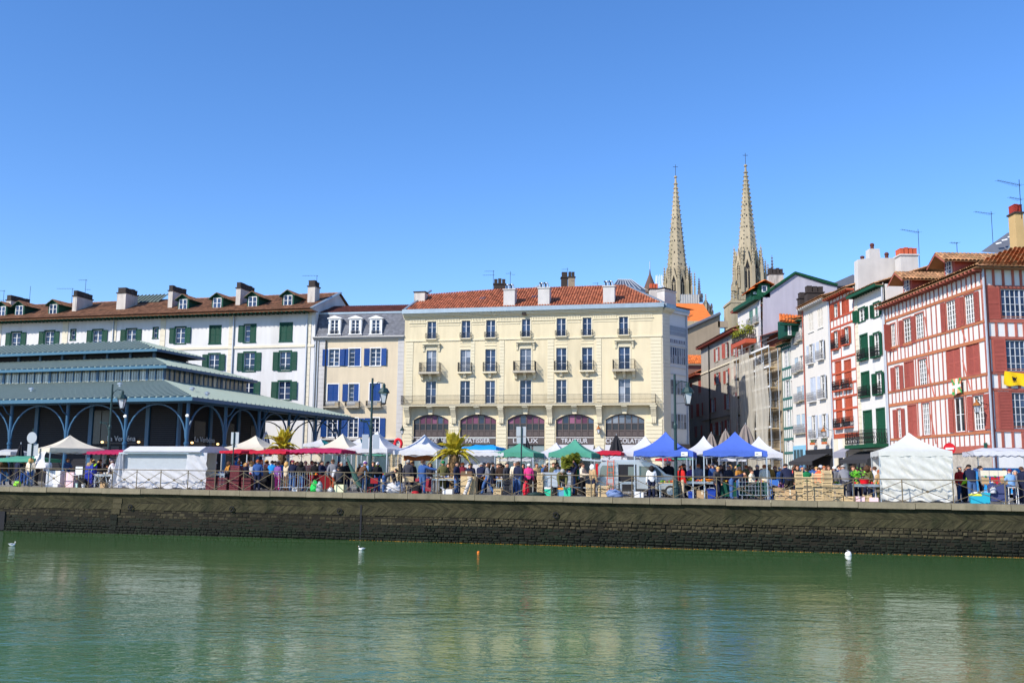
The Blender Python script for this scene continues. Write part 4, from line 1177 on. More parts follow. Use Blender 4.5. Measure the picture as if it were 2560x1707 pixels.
W_ = x1-x0; mb = MB().add([(0,0,0),(W_,0,0),(W_,1.5,2+(z1-z0)),(0,1.5,1.6)], [(0,1,2,3)]); mb.add([(W_,0,0),(W_,4,0),(W_,1.5,2+z1-z0)],[(0,1,2)]); obj('sheet', mb, m_zinc, zr)
for i in range(8):
 t = i/7; bar((W_*t,-.03,.3),(W_*t,1.47,1.6+(.4+z1-z0)*t),.05,'seam',zr,m_pipe)
def stack(lbl, k, xa, xb, yt, ybt, d, mt, pots=0, pm_=None, dep=1.0, along='x'):
 u0, u1 = q(k,xa,0)[0], q(k,xb,0)[0]; x0, x1, z0, z1 = back(u0,u1,q(k,0,yt)[1],q(k,0,ybt)[1],d)
 t = thing('chimney_stack', lbl, 'chimney', (x0, d, z0-3), 0)
 chimney(t, 0, x1-x0, 0, dep, 0, z1-z0+3, mt, pots, along, pm_, .5)
stack('brown chimney stack with one round pot behind the yellow ridge', 'F', 355, 445, 80, 210, 121, m_soot, 1)
stack('taller twin-pot brown chimney stack behind the yellow ridge', 'F', 455, 545, 75, 215, 120, m_brownwall, 2)
stack('low dark chimney slab with three squat pots behind the yellow ridge', 'E', 1425, 1590, 170, 205, 121, m_soot, 3)
x0, x1, z0, z1 = back(q('E',1045,0)[0], q('E',1420,0)[0], q('E',0,212)[1], q('E',0,262)[1], 119)
rf = thing('distant_roof', 'low red tiled ridge peeping over the left yellow roof', 'roof', (x0, 119, z0-1))
mb = MB().add([(0,0,-1),(x1-x0,0,-1),(x1-x0,3,z1-z0+1),(0,3,z1-z0+1)], [(0,1,2,3)]); tiles(mb,(0,0,-1),(1,0,0),(0,3,z1-z0+2),x1-x0,math.hypot(3,z1-z0+2),.26,.45,.08); obj('tiles', mb, m_tile_old, rf)
ant('aerial with a white grid head left of the yellow roof chimneys', 'E', 1417, -20, 200, 110, [(.95,1.0,6),(.7,1.2,7)])
ant('slim aerial with a cross arm above the first yellow roof chimney', 'E', 1655, -10, 210, 110, [(.85,.5,3),(.78,-.5,3)])
ant('aerial by the twin-pot stack behind the yellow ridge', 'F', 437, -60, 190, 119, [(.9,.7,4)])
ant('stubby aerial on the yellow ridge between the chimneys', 'F', 858, 150, 195, 110, [(.8,.5,3)])

# ================================================================ HOUSES ALONG THE RIGHT-HAND STREET
SP0 = gp(2484, 62); SD = Vector((-.048, 1)).normalized()      # the row of fronts runs straight back from the red corner
def street(u, off=0.0):
 g = gp(u, 1.0); P = SP0 + Vector((-1, 0)) * off
 k = (P.x - P.y * SD.x / SD.y) / (g.x - g.y * SD.x / SD.y)
 return g * k
def FacP(O, E):
 f = Fac.__new__(Fac); f.O, f.E = O, E
 f.d = (E-O).normalized(); f.L = (E-O).length; f.n = Vector((-f.d.y, f.d.x)); f.ang = math.atan2(f.d.y, f.d.x)
 return f
def house(name, label, u1, u2, off=0.0):
 F = FacP(street(u1, off), street(u2, off))
 return F, thing(name, label, 'house', (F.O.x, F.O.y, 0), F.ang, None)
def simple_roof(t, L, ZE, ov, ridge_y, ridge_h, mt, depth=10, pitch=.26, raf=None, x0=0.0):
 up = Vector((0, ridge_y+ov, ridge_h))
 mb = MB(); roof_plane(mb, [(x0,-ov,ZE),(L,-ov,ZE),(L,ridge_y,ZE+ridge_h),(x0,ridge_y,ZE+ridge_h)]); roof_plane(mb, [(L,ridge_y,ZE+ridge_h),(L,depth,ZE),(x0,depth,ZE),(x0,ridge_y,ZE+ridge_h)])
 mb.box(x0, L, -ov, 0, ZE-.10, ZE-.05); obj('roof', mb, mt, t)
 mb = MB(); tiles(mb, (x0,-ov-.03,ZE+.02), (1,0,0), up, L-x0, up.length, pitch, .44, .085)
 o = obj('roof_tiles', mb, mt, t); o['kind'] = 'stuff'
 if raf:
  n = int((L-x0)/.5); mb = MB()
  for i in range(n+1):
   x = x0 + (L-x0-.1)*i/n; mb.box(x, x+.1, -ov+.04, .0, ZE-.24, ZE-.10)
  o = obj('rafter_tails', mb, raf, t); o['kind'] = 'stuff'
 return up
def stud(t, mt, x, z0, z1, w=.085, y=-.03): return bx('stud', mt, t, x-w, x+w, y, .02, z0, z1)
# ---------------------------------------------------------------- red half-timbered corner house
FR, rh = house('half_timbered_house', 'big red and white half-timbered corner house at the right edge', 2229, 2484)
RL = FR.L
lev = [FR.at('K',760,735)[1], FR.at('K',760,875)[1], FR.at('K',780,1122)[1], FR.at('K',790,1250)[1], FR.at('K',800,1500)[1], FR.at('N',1270,310)[1], FR.at('N',1290,740)[1], FR.at('N',1300,910)[1]]
RZ = lev[0] + .25
holes = []; blocked = []
def rwin(k, r, cols, rows, sh, both=True):
 rc = FR.rect(k, *r); rc = (rc[0], rc[1], rc[2], rc[3])
 win_unit(rh, rc, holes, cols, rows, 'n' if sh != 'c' else 'c', m_red if sh == 'c' else None, m_wframe, m_glass_dark, sur=m_redwood, surt=.09, recess=.06)
 w = .58
 if 'l' in sh: shutter(rh, m_red, rc[0]-.1-w, rc[0]-.1, rc[2], rc[3], -.09)
 if 'r' in sh: shutter(rh, m_red, rc[1]+.1, rc[1]+.1+w, rc[2], rc[3], -.09)
 if 'P' in sh: shutter(rh, m_red, rc[0], rc[0]+w, rc[2], rc[3], -.06, -math.radians(75))
 blocked.append((rc[0]-(.75 if 'l' in sh else .12), rc[1]+(.75 if 'r' in sh else .12), rc[2], rc[3]))
for k, r, c, ro, sh in (('K',(675,915,745,1130),4,6,'lr'),('K',(540,960,612,1175),4,6,'lr'),('K',(230,1090,287,1285),3,6,'lr'),('K',(316,1055,378,1250),4,6,'n'),('K',(138,1130,172,1322),3,6,'lP'),
      ('K',(690,1270,780,1500),2,2,'c'),('K',(545,1300,640,1540),2,2,'c'),('K',(340,1385,402,1585),4,6,'n'),('K',(240,1405,305,1600),2,2,'c'),('N',(325,65,370,312),2,5,'lr'),
      ('N',(1135,360,1245,722),4,6,'lr'),('N',(935,380,1040,740),2,2,'lc'),('N',(605,440,682,772),4,6,'n'),('N',(460,465,545,782),2,2,'c'),('N',(350,505,388,800),2,6,'lr')):
 rwin(k, r, c, ro, sh)
mb = MB(); wall(mb, 0, RL, lev[7]-.15, RZ, holes, rev=.08); obj('wall', mb, M('bright_white_plaster', (.64,.62,.59), .9, .06, .8, streak=.08), rh)
m_bwhite = _MATS['bright_white_plaster']
for z, th in ((lev[1],.10),(lev[2],.09),(lev[3],.11),(lev[4],.09),(lev[5],.12),(lev[6],.09),(lev[7],.22)):
 bx('beam', m_orangewood if th < .2 else m_redwood, rh, 0, RL, -.06, .03, z-th, z+th)
zones = [(lev[1],RZ),(lev[2],lev[1]),(lev[3],lev[2]),(lev[4],lev[3]),(lev[5],lev[4]),(lev[6],lev[5]),(lev[7],lev[6])]
for zi, (z0, z1) in enumerate(zones):
 n = 23 if zi % 2 == 0 else 21
 for i in range(n+1):
  x = .12 + (RL-.24)*i/n + R_.uniform(-.06,.06); zm = (z0+z1)/2
  if any(a < x+.08 and x-.08 < b and c < zm < d for a, b, c, d in blocked): continue
  stud(rh, m_redwood, x, z0+.1, z1-.1, R_.uniform(.055,.08))
for k, xa, ya, xb, yb_ in (('K',385,1080,420,1320),('K',650,1160,680,1250),('N',640,10,730,380),('N',1020,0,1100,300),('N',690,560,745,860)):
 (s0, z0), (s1_, z1) = FR.at(k,xa,ya), FR.at(k,xb,yb_)
 bar((s0,.0,z0),(s1_,.0,z1),.06,'brace',rh,m_redwood)
# front (river) face
FF = Fac(2484, 62, 2720, 62.4)
rf_ = link('river_front', None, rh); rf_.empty_display_size = .1
rf_.matrix_world = Matrix.Translation((FF.O.x, FF.O.y, 0)) @ Matrix.Rotation(FF.ang, 4, 'Z'); rf_.parent = rh; rf_.matrix_parent_inverse = (Matrix.Translation((FR.O.x, FR.O.y, 0)) @ Matrix.Rotation(FR.ang, 4, 'Z')).inverted()
bpy.context.view_layer.update()
# (kept flat: pieces of the river front are children of the house itself)
TFM = (Matrix.Translation((FR.O.x, FR.O.y, 0)) @ Matrix.Rotation(FR.ang, 4, 'Z')).inverted() @ Matrix.Translation((FF.O.x, FF.O.y, 0)) @ Matrix.Rotation(FF.ang, 4, 'Z')
bpy.data.objects.remove(rf_)
def onfront(o):
 o.parent = rh
 o.matrix_local = TFM @ Matrix.LocRotScale(o.location, o.rotation_euler, o.scale)
 return o
class _Col:                       # gathers pieces made for the front so they can be turned onto it
 def __enter__(s): s.n = set(bpy.data.objects); return s
 def __exit__(s, *a):
  for o in [o for o in bpy.data.objects if o not in s.n and o.parent is None]: onfront(o)
Q = (lambda y: FF.at('R', 330, y)[1])
fl = [Q(240), Q(510), Q(640), Q(915), Q(1045), Q(1365), Q(1510)]
h2 = []
with _Col():
 for (x0,y0,x1,y1), (a0,a1), rows in (((385,262,700,495),(272,372),4),((425,662,740,905),(322,420),4),((465,1072,780,1355),(362,470),5)):
  rc = FF.rect('R',x0,y0,x1,y1); rc = (rc[0], min(rc[1], rc[0]+2.6), rc[2], rc[3])
  win_unit(None, rc, h2, 8, rows*1, 'n', None, m_gframe, m_glass, sur=m_redwood, surt=.09, recess=.06)
  sa = FF.at('R',a0,(y0+y1)/2)[0]; sb = FF.at('R',a1,(y0+y1)/2)[0]
  shutter(None, m_red, sa, sb, rc[2]-.05, rc[3]+.05, -.09); shutter(None, m_red, rc[1]+.1, rc[1]+.9, rc[2]-.05, rc[3]+.05, -.09)
  bx('window_bar', m_orangewood, None, rc[0], rc[1], -.06, -.03, rc[2]+.12, rc[2]+.16)
 mb = MB(); wall(mb, 0, FF.L, 0, RZ, h2, rev=.08); obj('wall', mb, M('grey_white_plaster', (.70,.69,.67), .9, .08, .8, streak=.08))
 for z in fl: bx('beam', m_redwood, None, 0, FF.L, -.07, .03, z-.09, z+.08)
 bx('corner_post', m_redwood, None, .0, .24, -.08, .03, .0, RZ)
 for zi, (z0, z1) in enumerate(((fl[0],RZ),(fl[2],fl[1]),(fl[4],fl[3]),(fl[6],fl[5]))):
  for i in range(9):
   x = .75 + i*.62 + .04*((i*7+zi*3) % 3)
   if x < FF.L: bx('stud', m_redwood, None, x-.08, x+.08, -.055, .02, z0+.1, z1-.1)
 for z0, z1 in ((fl[1],fl[0]),(fl[3],fl[2]),(fl[5],fl[4])): bx('stud', m_redwood, None, .36, .56, -.045, .02, z0+.1, z1-.1)
 bar((.18-.22,-.22,0),(.18-.22,-.22,RZ-.2),.075,'drainpipe',None,m_pipe)
# stone ground floor on the street side
mb = MB(); wall(mb, 0, RL, -.3, lev[7]-.15, [(RL-8.3, RL-5.6, -.3, lev[7]-.5)], .05); obj('ground_floor_wall', mb, M('rubble_wall', (.40,.36,.30), .95, .4, 2.2, fine=.25, bump=.6, bscale=5), rh)
bx('garage_door', m_bwhite, rh, RL-8.3, RL-5.6, .15, .2, -.3, lev[7]-.5)
mb = MB()
mb.box(.05, RL-.5, .3, 11, 0, RZ-.1); obj('core', mb, m_dark, rh)
# roof: hipped at the corner, long left slope
E0 = FR.at('K', 380, 860, -.75)[1]
ZRE = E0
up = Vector((0, 5.2, 2.2))
mb = MB(); roof_plane(mb, [(-.3,-.75,ZRE),(RL+.75,-.75,ZRE),(RL-4.2,4.45,ZRE+2.2),(-.3,4.45,ZRE+2.2)]); roof_plane(mb, [(RL+.75,-.75,ZRE),(RL+.75,12,ZRE),(RL-4.2,4.45,ZRE+2.2)])
mb.box(-.3, RL+.7, -.72, 0, ZRE-.10, ZRE-.05); mb.box(RL, RL+.7, 0, 12, ZRE-.10, ZRE-.05); obj('roof', mb, m_tile_moss, rh)
mb = MB(); tiles(mb, (-.3,-.78,ZRE+.02), (1,0,0), up, RL+1.05, lambda s: min(up.length, (RL+1.05-s)/4.95*up.length), .27, .42, .095); o = obj('roof_tiles', mb, m_tile_moss, rh); o['kind'] = 'stuff'
# tiles of the river slope are large enough to tell apart: one object each
def tile_mesh(mt, L=.47, W=.27, amp=.09):
 mb = MB(); seg = 4; vs = []
 for t, lift in ((0,.035),(L,0)):
  for k in range(seg+1):
   a = math.pi*k/seg; vs.append((-math.cos(a)*W/2, t, math.sin(a)*amp + lift))
 mb.add(vs, [(k,k+1,seg+2+k,seg+1+k) for k in range(seg)]); return mb.mesh('tile', mt)
tmsh = [tile_mesh(m) for m in (m_tile_moss, MS('pale_tile',190,130,92,rough=.9,var=.25,scale=.6,rnd=.3), MS('warm_tile',168,96,60,rough=.9,var=.25,scale=.6,rnd=.3))]
e_ = Vector((RL+.78,-.75,ZRE+.03)); sl_ = Vector((-4.95,0,2.2)); sll = sl_.length; sd_ = sl_.normalized()
rotm = Matrix(((0,sd_.x,-sd_.z),(1,0,0),(0,sd_.z,sd_.x))) ;
nrm = Vector((0,1,0)).cross(sd_); nrm = nrm if nrm.z > 0 else -nrm
rotm = Matrix((( 0,sd_.x,nrm.x),(-1,sd_.y,nrm.y),(0,sd_.z,nrm.z)))
for i in range(22):
 s = .15 + i*.28; tm = min(sll, s/5.2*sll)
 t = 0
 while t < tm-.1:
  p = e_ + Vector((0,s,0)) + sd_*t
  link('tile', R_.choice(tmsh), rh, p + Vector((R_.uniform(-.01,.01),)*3), rotm.to_euler()); t += .42
n = 32
for i in range(n): bx('rafter_tail', m_redwood, rh, -.2+(RL+.8)*i/n, -.08+(RL+.8)*i/n, -.72, .0, ZRE-.25, ZRE-.10)
def side_dormer(x, zb, w_, lng):
 dm = MB().box(x-w_/2, x+w_/2, .25, lng, zb-.4, zb+1.1); d = obj('dormer', dm, m_red, rh)
 wm_ = MB(); wm_.box(x-.42,x+.42,.17,.24,zb+.1,zb+1.0); wm_.box(x-.36,x+.36,.14,.16,zb+.16,zb+.94,1)
 for t in (-.12,.12): wm_.box(x+t-.02,x+t+.02,.11,.15,zb+.12,zb+.98)
 for t in (.35,.6): wm_.box(x-.4,x+.4,.12,.15,zb+t,zb+t+.04)
 obj('window', wm_, [m_wframe, m_glass], d)
 rm = MB()
 for s in (-1,1):
  a, r = Vector((x+s*(w_/2+.55),-.75,zb+.75)), Vector((x,-.75,zb+1.55)); b, c = a+Vector((0,lng+1.3,0)), r+Vector((0,lng+1.3,0))
  rm.add([a,r,c,b],[(0,1,2,3)]); tiles(rm, a+Vector((0,0,.05)), (0,1,0), r-a, lng+1.3, (r-a).length, .27, .42, .09)
  rm.add([a,r,r-Vector((0,0,.14)),a-Vector((0,0,.14))],[(0,1,2,3)],1)
 obj('roof', rm, [m_tile_moss, m_redwood], d)
for k, x, y in (('K',255,900),('K',558,755)):
 s = FR.at(k, x, y, .2)[0]; side_dormer(s, ZRE+.45, 1.5, 3.5)
# drain, flags, lamp, plates
bar((.15,-.12,0),(.15,-.12,ZRE-.2),.07,'drainpipe',rh,m_pipe)
def cloth(label, name, W, H, mats, painter, P, rot, wav=.06, nx=14, nz=10, cat='flag'):
 mb = MB()
 mb.grid(lambda i,j: (W*(i/nx-.5), math.sin(i/nx*9+j/nz*3)*wav*(1-j/nz*.5), -H*(1-j/nz) - .05*math.sin(i/nx*6)*W*(1-j/nz)), nx, nz)
 k = 0
 for j in range(nz):
  for i in range(nx):
   mb.m[k] = painter((i+.5)/nx, 1-(j+.5)/nz); k += 1
 o = obj(name, mb, mats, None, P, rot); return tag(o, label, cat)
m_fy, m_fb, m_fo, m_fg, m_fw = MS('flag_yellow',240,195,20,var=.08), M('flag_black',(.01,.01,.012),.9), MS('flag_orange',235,150,110,var=.1), MS('flag_green',60,150,80,var=.1), MS('flag_white',235,230,220,var=.05)
def ikur(u, v): return 2 if (abs(u-.5) < .10 or abs(v-.5) < .12) else (1 if (abs(u-v) < .13 or abs(u+v-1) < .13) else 0)
def lion(u, v):
 # a black rampant beast as a simple silhouette
 x, y = (u-.5)*3.4, (.5-v)*2.6
 return 1 if ((x*x/.16 + (y)**2/.10 < 1) or ((x+.30)**2+(y-.34)**2 < .022) or (abs(x-.28) < .06 and -.6 < y < 0) or (abs(x+.25) < .06 and -.6 < y < 0) or (abs(x) < .05 and -.62 < y < 0) or (.3 < x < .5 and abs(y-x+.15) < .12)) else 0
u, v = q('N', 950, 190); s, z = FR.at('N', 950, 190, -.25); p = FR.O + FR.d*s + FR.n*-.25
cloth('small orange green and white cross flag hung on the red timber wall', 'flag', 1.35, 1.05, [m_fo, m_fg, m_fw], ikur, (p.x,p.y,z), (0,0,FR.ang))
s, z = FF.at('R', 492, 912, -.2); p = FF.O + FF.d*s - FF.n*.2
cloth('yellow flag with a black beast under the corner window', 'flag', 1.35, .85, [m_fy, m_fb], lion, (p.x,p.y,z), (0,.12,FF.ang), .05, 36, 24)
def lantern(label, P, rz, arm=0.9, copper=False):
 t = thing('wall_lantern', label, 'lantern', P, rz, 'wall lanterns')
 lantern_head(t, (0, -arm, 0), copper)
 obj('arm', MB().tube([(0,0,.1),(0,-arm*.6,.25),(0,-arm,.62),(0,-arm,.5)], .022, 5), m_iron, t)
 return t
m_lampglass = M('lamp_glass', (.55,.57,.60), .15, 0, spec=.6)
m_copper = MS('copper_cap', 160, 100, 50, rough=.5, var=.15, metal=.3)
def lantern_head(t, P, copper=False, s=1.0):
 g = MB().lathe([(.10*s,-.38*s),(.21*s,.05*s)], 4, 0, 0, rot=math.pi/4); obj('lamp_glass', g, m_lampglass, t, P)
 c = MB().lathe([(.25*s,.05*s),(.25*s,.09*s),(.15*s,.26*s),(.07*s,.28*s),(.07*s,.40*s),(.02*s,.48*s)], 8); obj('lamp_cap', c, m_copper if copper else m_postgreen, t, P)
 f = MB()
 for k in range(4):
  a = math.pi/4 + k*math.pi/2; f.tube([(.10*s*math.cos(a),.10*s*math.sin(a),-.40*s),(.22*s*math.cos(a),.22*s*math.sin(a),.06*s)], .016*s, 4)
 f.lathe([(.03*s,-.46*s),(.12*s,-.42*s),(.12*s,-.38*s),(.03*s,-.36*s)], 8); obj('lamp_frame', f, m_iron, t, P)
s, z = FR.at('N', 1172, 480, -.8); p = FR.O + FR.d*s
lantern('copper-topped lantern on the corner of the red timbered house', (p.x,p.y,z), FR.ang, .85, True)
s, z = FR.at('N', 1272, 888); o = bx('plate', MS('street_plate_green',20,70,60,var=.05), None, 0,.36,0,.03,0,.42); p = FR.O + FR.d*(s-.2) - FR.n*.12; o.location = (p.x,p.y,z-.2); o.rotation_euler = (0,0,FR.ang); o.name = 'street_sign'; tag(o, 'small dark green street name plate at the red house corner', 'sign')
ant('aerial with a long arm above the white chimney house', 'K', 346, 445, 690, 85, [(.9,2.2,9)], .5)
ant('short aerial on the ridge left of the slate roof', 'K', 618, 540, 600, 75, [(.9,.6,4)], .3)
ant('slender aerial on the slate roof behind the red house', 'K', 877, 315, 525, 80, [(.9,1.9,8)], .4)
ant('tall aerial on the brick chimney at the right edge', 'K', 1083, 85, 330, 70, [(.82,2.6,12),(.4,1.3,6)], .5)
stack('brick chimney with red pots at the right edge above the red house', 'K', 1050, 1110, 330, 520, 70, MS('buff_brick',190,160,110,var=.15), 2, MS('pot_red',150,50,40))
x0, x1, z0, z1 = back(q('K',790,0)[0], q('K',1140,0)[0], q('K',0,455)[1], q('K',0,610)[1], 76)
t = thing('slate_roof', 'dark slate roof with skylights behind the red house', 'roof', (x0, 76, z0))
mb = MB().add([(0,0,0),(x1-x0,0,-.3),(x1-x0+2,4,z1-z0+.6),((x1-x0)*.72,1,z1-z0+.1)], [(0,1,2,3)]); mb.add([((x1-x0)*.3,-.6,-1.4),(x1-x0,-.6,-1.4),(x1-x0,-.6,1.4),((x1-x0)*.55,-.6,.7)],[(0,1,2,3)],1); obj('slates', mb, [m_slate, m_zinc], t)
for i in range(4):
 fx = .2+.16*i; obj('roof_light', MB().add([(0,0,0),(.45,0,0.12),(.45,.1,.22),(0,.1,.10)],[(0,1,2,3)]), m_wframe, t, ((x1-x0)*fx*.8+.6, -.1, (z1-z0)*fx+.25))
# ---------------------------------------------------------------- green-shuttered white house
FG, gh_ = house('white_house', 'tall white house with bottle-green shutters left of the red timbered house', 2153, 2229)
GL = FG.L; holes = []
def W(t, F, k, r, sh, mt, holes, cols=2, rows=3, sur=None, gm=None, fm=None, sw=None, rl=None, rlm=None, sill=None, split=False, recess=.12, srt=.10):
 rc = F.rect(k, *r)
 win_unit(t, rc, holes, cols, rows, sh, mt, fm, gm or m_glass_dark, sur=sur, surt=srt, sw=sw, sill=sill, split=split, recess=recess)
 if rl:
  bx('balcony_slab', sill or m_slab, t, rc[0]-.18, rc[1]+.18, -.34, .0, rc[2]-.62 if rl == 'low' else rc[2]-.1, rc[2]-.5 if rl == 'low' else rc[2])
  rail(t, rc[0]-.16, rc[1]+.16, -.32, rc[2]-.5 if rl == 'low' else rc[2], .85, rlm or m_iron, .16, 'balcony_railing', True, .016, scroll=True)
 return rc
for k, r, sh, rl in (('J',(988,745,1055,885),'o',0),('J',(1152,685,1210,835),'o',0),('J',(1008,1035,1085,1300),'c',1),('J',(1155,1015,1215,1270),'o',1),('M',(1228,165,1325,475),'c',1),('M',(1418,160,1490,445),'o',1),('M',(1258,670,1360,1095),'c',0),('M',(1428,640,1530,1070),'c',0)):
 W(gh_, FG, k, r, sh, m_green2, holes, sur=m_green2, rl=rl, sill=m_green2, srt=.12)
GZ = FG.at('J', 1060, 520, -.7)[1]
mb = MB(); wall(mb, 0, GL, 0, GZ+.1, holes, rev=.12); mb.box(.0, GL, .2, 9, 0, GZ); obj('wall', mb, m_bwhite, gh_)
simple_roof(gh_, GL, GZ, .7, 4.5, 1.7, m_tile_moss, raf=m_green2); bx('fascia', m_green2, gh_, 0, GL, -.72, -.66, GZ-.26, GZ+.0)
for k in range(int(GZ/.55)): bx('quoin_block', m_cream, gh_, .02, .62, -.05, .02, k*.55+.015, k*.55+.54)
bar((GL-.08,-.1,0),(GL-.08,-.1,GZ-.2),.07,'drainpipe',gh_,m_pipe)
zb = FG.at('M',1300,1110)[1]
bx('balcony_slab', m_green2, gh_, -.1, GL, -1.3, 0, zb-.3, zb); rail(gh_, -.05, GL-.05, -1.25, zb, 1.15, m_iron, .2, 'balcony_railing', True, .016, scroll=True)
aw = MB().add([(.3,-.2,zb-.5),(GL,-.2,zb-.5),(GL,-1.9,zb-1.25),(.3,-1.9,zb-1.25),(GL,-1.9,zb-1.55),(.3,-1.9,zb-1.55)], [(0,3,2,1),(3,5,4,2)]); m_awn = M('charcoal_awning', (.035,.035,.04), .9, .1, 2); obj('awning', aw, m_awn, gh_)
bx('shop_window', m_glass_dark, gh_, 1.2, GL-.2, -.05, .0, .2, 2.7)
# white party-wall chimney on top
mw = MB(); (sA, zA), (sB, zB) = FG.at('J', 985, 215, 3), FG.at('J', 1394, 195, 3)
gx = lambda x, y: FG.at('J', x, y, 2.0)
pts = [gx(978,520), gx(1394,400), gx(1394,195), gx(1225,195), gx(1215,95), gx(1105,95), gx(1105,195), gx(978,215)]
# the wall stands across the row, facing the river: turn the outline into world metres at the depth of the house side
Pn = street(2150); dP = Pn.y
def bl(k, x, y, d): u, v = q(k, x, y); g = gp(u, d); return (ray(u, v).x/ray(u, v).y*d, zat(u, v, d))
pts = [bl('J',x,y,82) for x, y in ((982,560),(1470,560),(1470,300),(1400,195),(1225,195),(1215,95),(1105,95),(1105,195),(978,215))]
cw = thing('party_wall_chimney', 'broad white plastered chimney wall above the green-shuttered house', 'chimney', (pts[0][0], 82, pts[0][1]))
obj('wall', MB().prism([(x-pts[0][0], z-pts[0][1]) for x, z in pts], 0, .9), m_chimw, cw)
for x, y, h in ((1155,85,.5),(1315,185,.5),(1048,205,.35)):
 X, Z_ = bl('J',x,y,82); obj('chimney_pot', MB().lathe([(.16,-.1),(.16,h*.5),(.2,h*.55),(.2,h*.8),(.1,h)], 8), MS('pot_brown',90,50,45), cw, (X-pts[0][0],.45,Z_-pts[0][1]))
stack('white chimney with four orange clay pots behind the red house dormers', 'K', 213, 340, 635, 770, 80, m_chimw, 4, MS('pot_orange',190,90,60), 1.2)
# ---------------------------------------------------------------- orange-red half-timbered house
FO, oh = house('timbered_house', 'narrow white house with orange-red timbering and closed louvred shutters', 2089, 2153)
OL = FO.L; holes = []; ow = []
for k, r, sh, rl in (('J',(718,690,762,850),'o',0),('J',(808,635,880,815),'c',0),('J',(722,990,765,1190),'o','b'),('J',(836,950,882,1140),'o','b'),('M',(882,20,960,325),'c','low'),('M',(1002,0,1088,300),'c','low'),('M',(896,510,970,815),'c','low'),('M',(1010,480,1105,795),'c','low')):
 ow.append(W(oh, FO, k, r, sh, m_orangered, holes, sur=m_orangered, rl=rl, sill=m_orangered, sw=.5, srt=.07))
OZ = FO.at('J', 760, 555, -.7)[1]
mb = MB(); wall(mb, 0, OL, 0, OZ+.1, holes, rev=.12); mb.box(0, OL, .2, 9, 0, OZ-.05); obj('wall', mb, m_bwhite, oh)
simple_roof(oh, OL, OZ, .7, 4.5, 1.7, m_tile_moss, raf=m_orangered)
oz = [FO.at('J',790,y)[1] for y in (655,835,935,1290)] + [FO.at('M',1000,y)[1] for y in (480,640,985)] + [FO.at('M',1000,y)[1] for y in (150,310)]
for i, z in enumerate(oz): bx('beam', m_orangered, oh, 0, OL, -.045, .02, z-(.2 if i == 6 else .09), z+(.2 if i == 6 else .09))
zz = sorted(oz+[OZ]);
for z0, z1 in zip(zz, zz[1:]):
 for i in range(8):
  x = .1 + (OL-.2)*i/7; zm = (z0+z1)/2
  if any(a-.6 < x < b+.6 and c-.3 < zm < d for a, b, c, d in ow):
   if not (i in (0,7)): continue
  stud(oh, m_orangered, x, z0+.08, z1-.08, .06)
for x0_, x1_ in ((.1,.9),(2.2,3.0)): bx('pier', m_cream, oh, x0_, x1_, -.12, .02, 0, oz[6]-.25)
bx('shop_window', m_glass_dark, oh, .95, 2.15, -.05, 0, .2, 3.2); bx('shop_window', m_glass_dark, oh, 3.1, OL-.1, -.05, 0, .2, 2.4)
aw = MB().add([(3.0,-.1,oz[6]-1.0),(OL,-.1,oz[6]-1.0),(OL,-1.3,oz[6]-1.5),(3.0,-1.3,oz[6]-1.5),(OL,-1.3,oz[6]-2.0),(3.0,-1.3,oz[6]-2.0)],[(0,3,2,1),(3,5,4,2)]); obj('awning', aw, M('grey_awning', (.25,.25,.30), .9, .06), oh)
bar((.05,-.1,0),(.05,-.1,OZ-.2),.07,'drainpipe',oh,m_pipe)
# ---------------------------------------------------------------- white house, grey-blue shutters
F2, h2_ = house('plain_house', 'plain white house with pale grey-blue shutters beside the orange timbered house', 2021, 2089)
L2 = F2.L; holes = []
for k, r, sh, rl in (('J',(440,785,495,1000),'c',0),('J',(540,740,598,955),'c',0),('J',(447,1135,492,1345),'o','b'),('J',(558,1090,606,1300),'o','b'),('M',(552,225,625,540),'c','b'),('M',(690,195,752,500),'o','b'),('M',(575,722,628,1025),'o','b'),('M',(708,702,768,1005),'o','b')):
 W(h2_, F2, k, r, sh, M('cream_blind',(.66,.62,.55),.8,.05) if r[1] in (785,740) else m_greyblue, holes, rl=rl, rlm=M('grey_iron',(.30,.30,.31),.6,.1) , sw=.55, sill=m_bwhite)
Z2 = F2.at('J', 470, 665, -.7)[1]
mb = MB(); wall(mb, 0, L2, 0, Z2+.1, holes, rev=.15); mb.box(0, L2, .2, 9, 0, Z2-.05); obj('wall', mb, M('ivory_plaster', (.62,.59,.545), .9, .05, .8, streak=.05), h2_)
simple_roof(h2_, L2, Z2, .7, 4.5, 1.6, m_tile_moss, raf=m_wframe)
bar((L2-.06,-.1,0),(L2-.06,-.1,Z2-.2),.06,'drainpipe',h2_,m_pipe); bar((.06,-.1,0),(.06,-.1,Z2-.2),.06,'drainpipe',h2_,m_redwood)
zf2 = F2.at('M',680,1200)[1]; bx('shop_fascia', m_dark, h2_, .2, L2-.2, -.3, 0, zf2-.35, zf2+.25)
aw = MB().add([(.0,-.3,zf2-.2),(L2-.6,-.3,zf2-.2),(L2-.6,-1.9,zf2-.9),(.0,-1.9,zf2-.9),(L2-.6,-1.9,zf2-1.25),(.0,-1.9,zf2-1.25)],[(0,3,2,1),(3,5,4,2)]); obj('awning', aw, m_awn, h2_)
bx('shop_opening', m_dark, h2_, .3, L2-.3, -.02, .05, 0, zf2-.4)
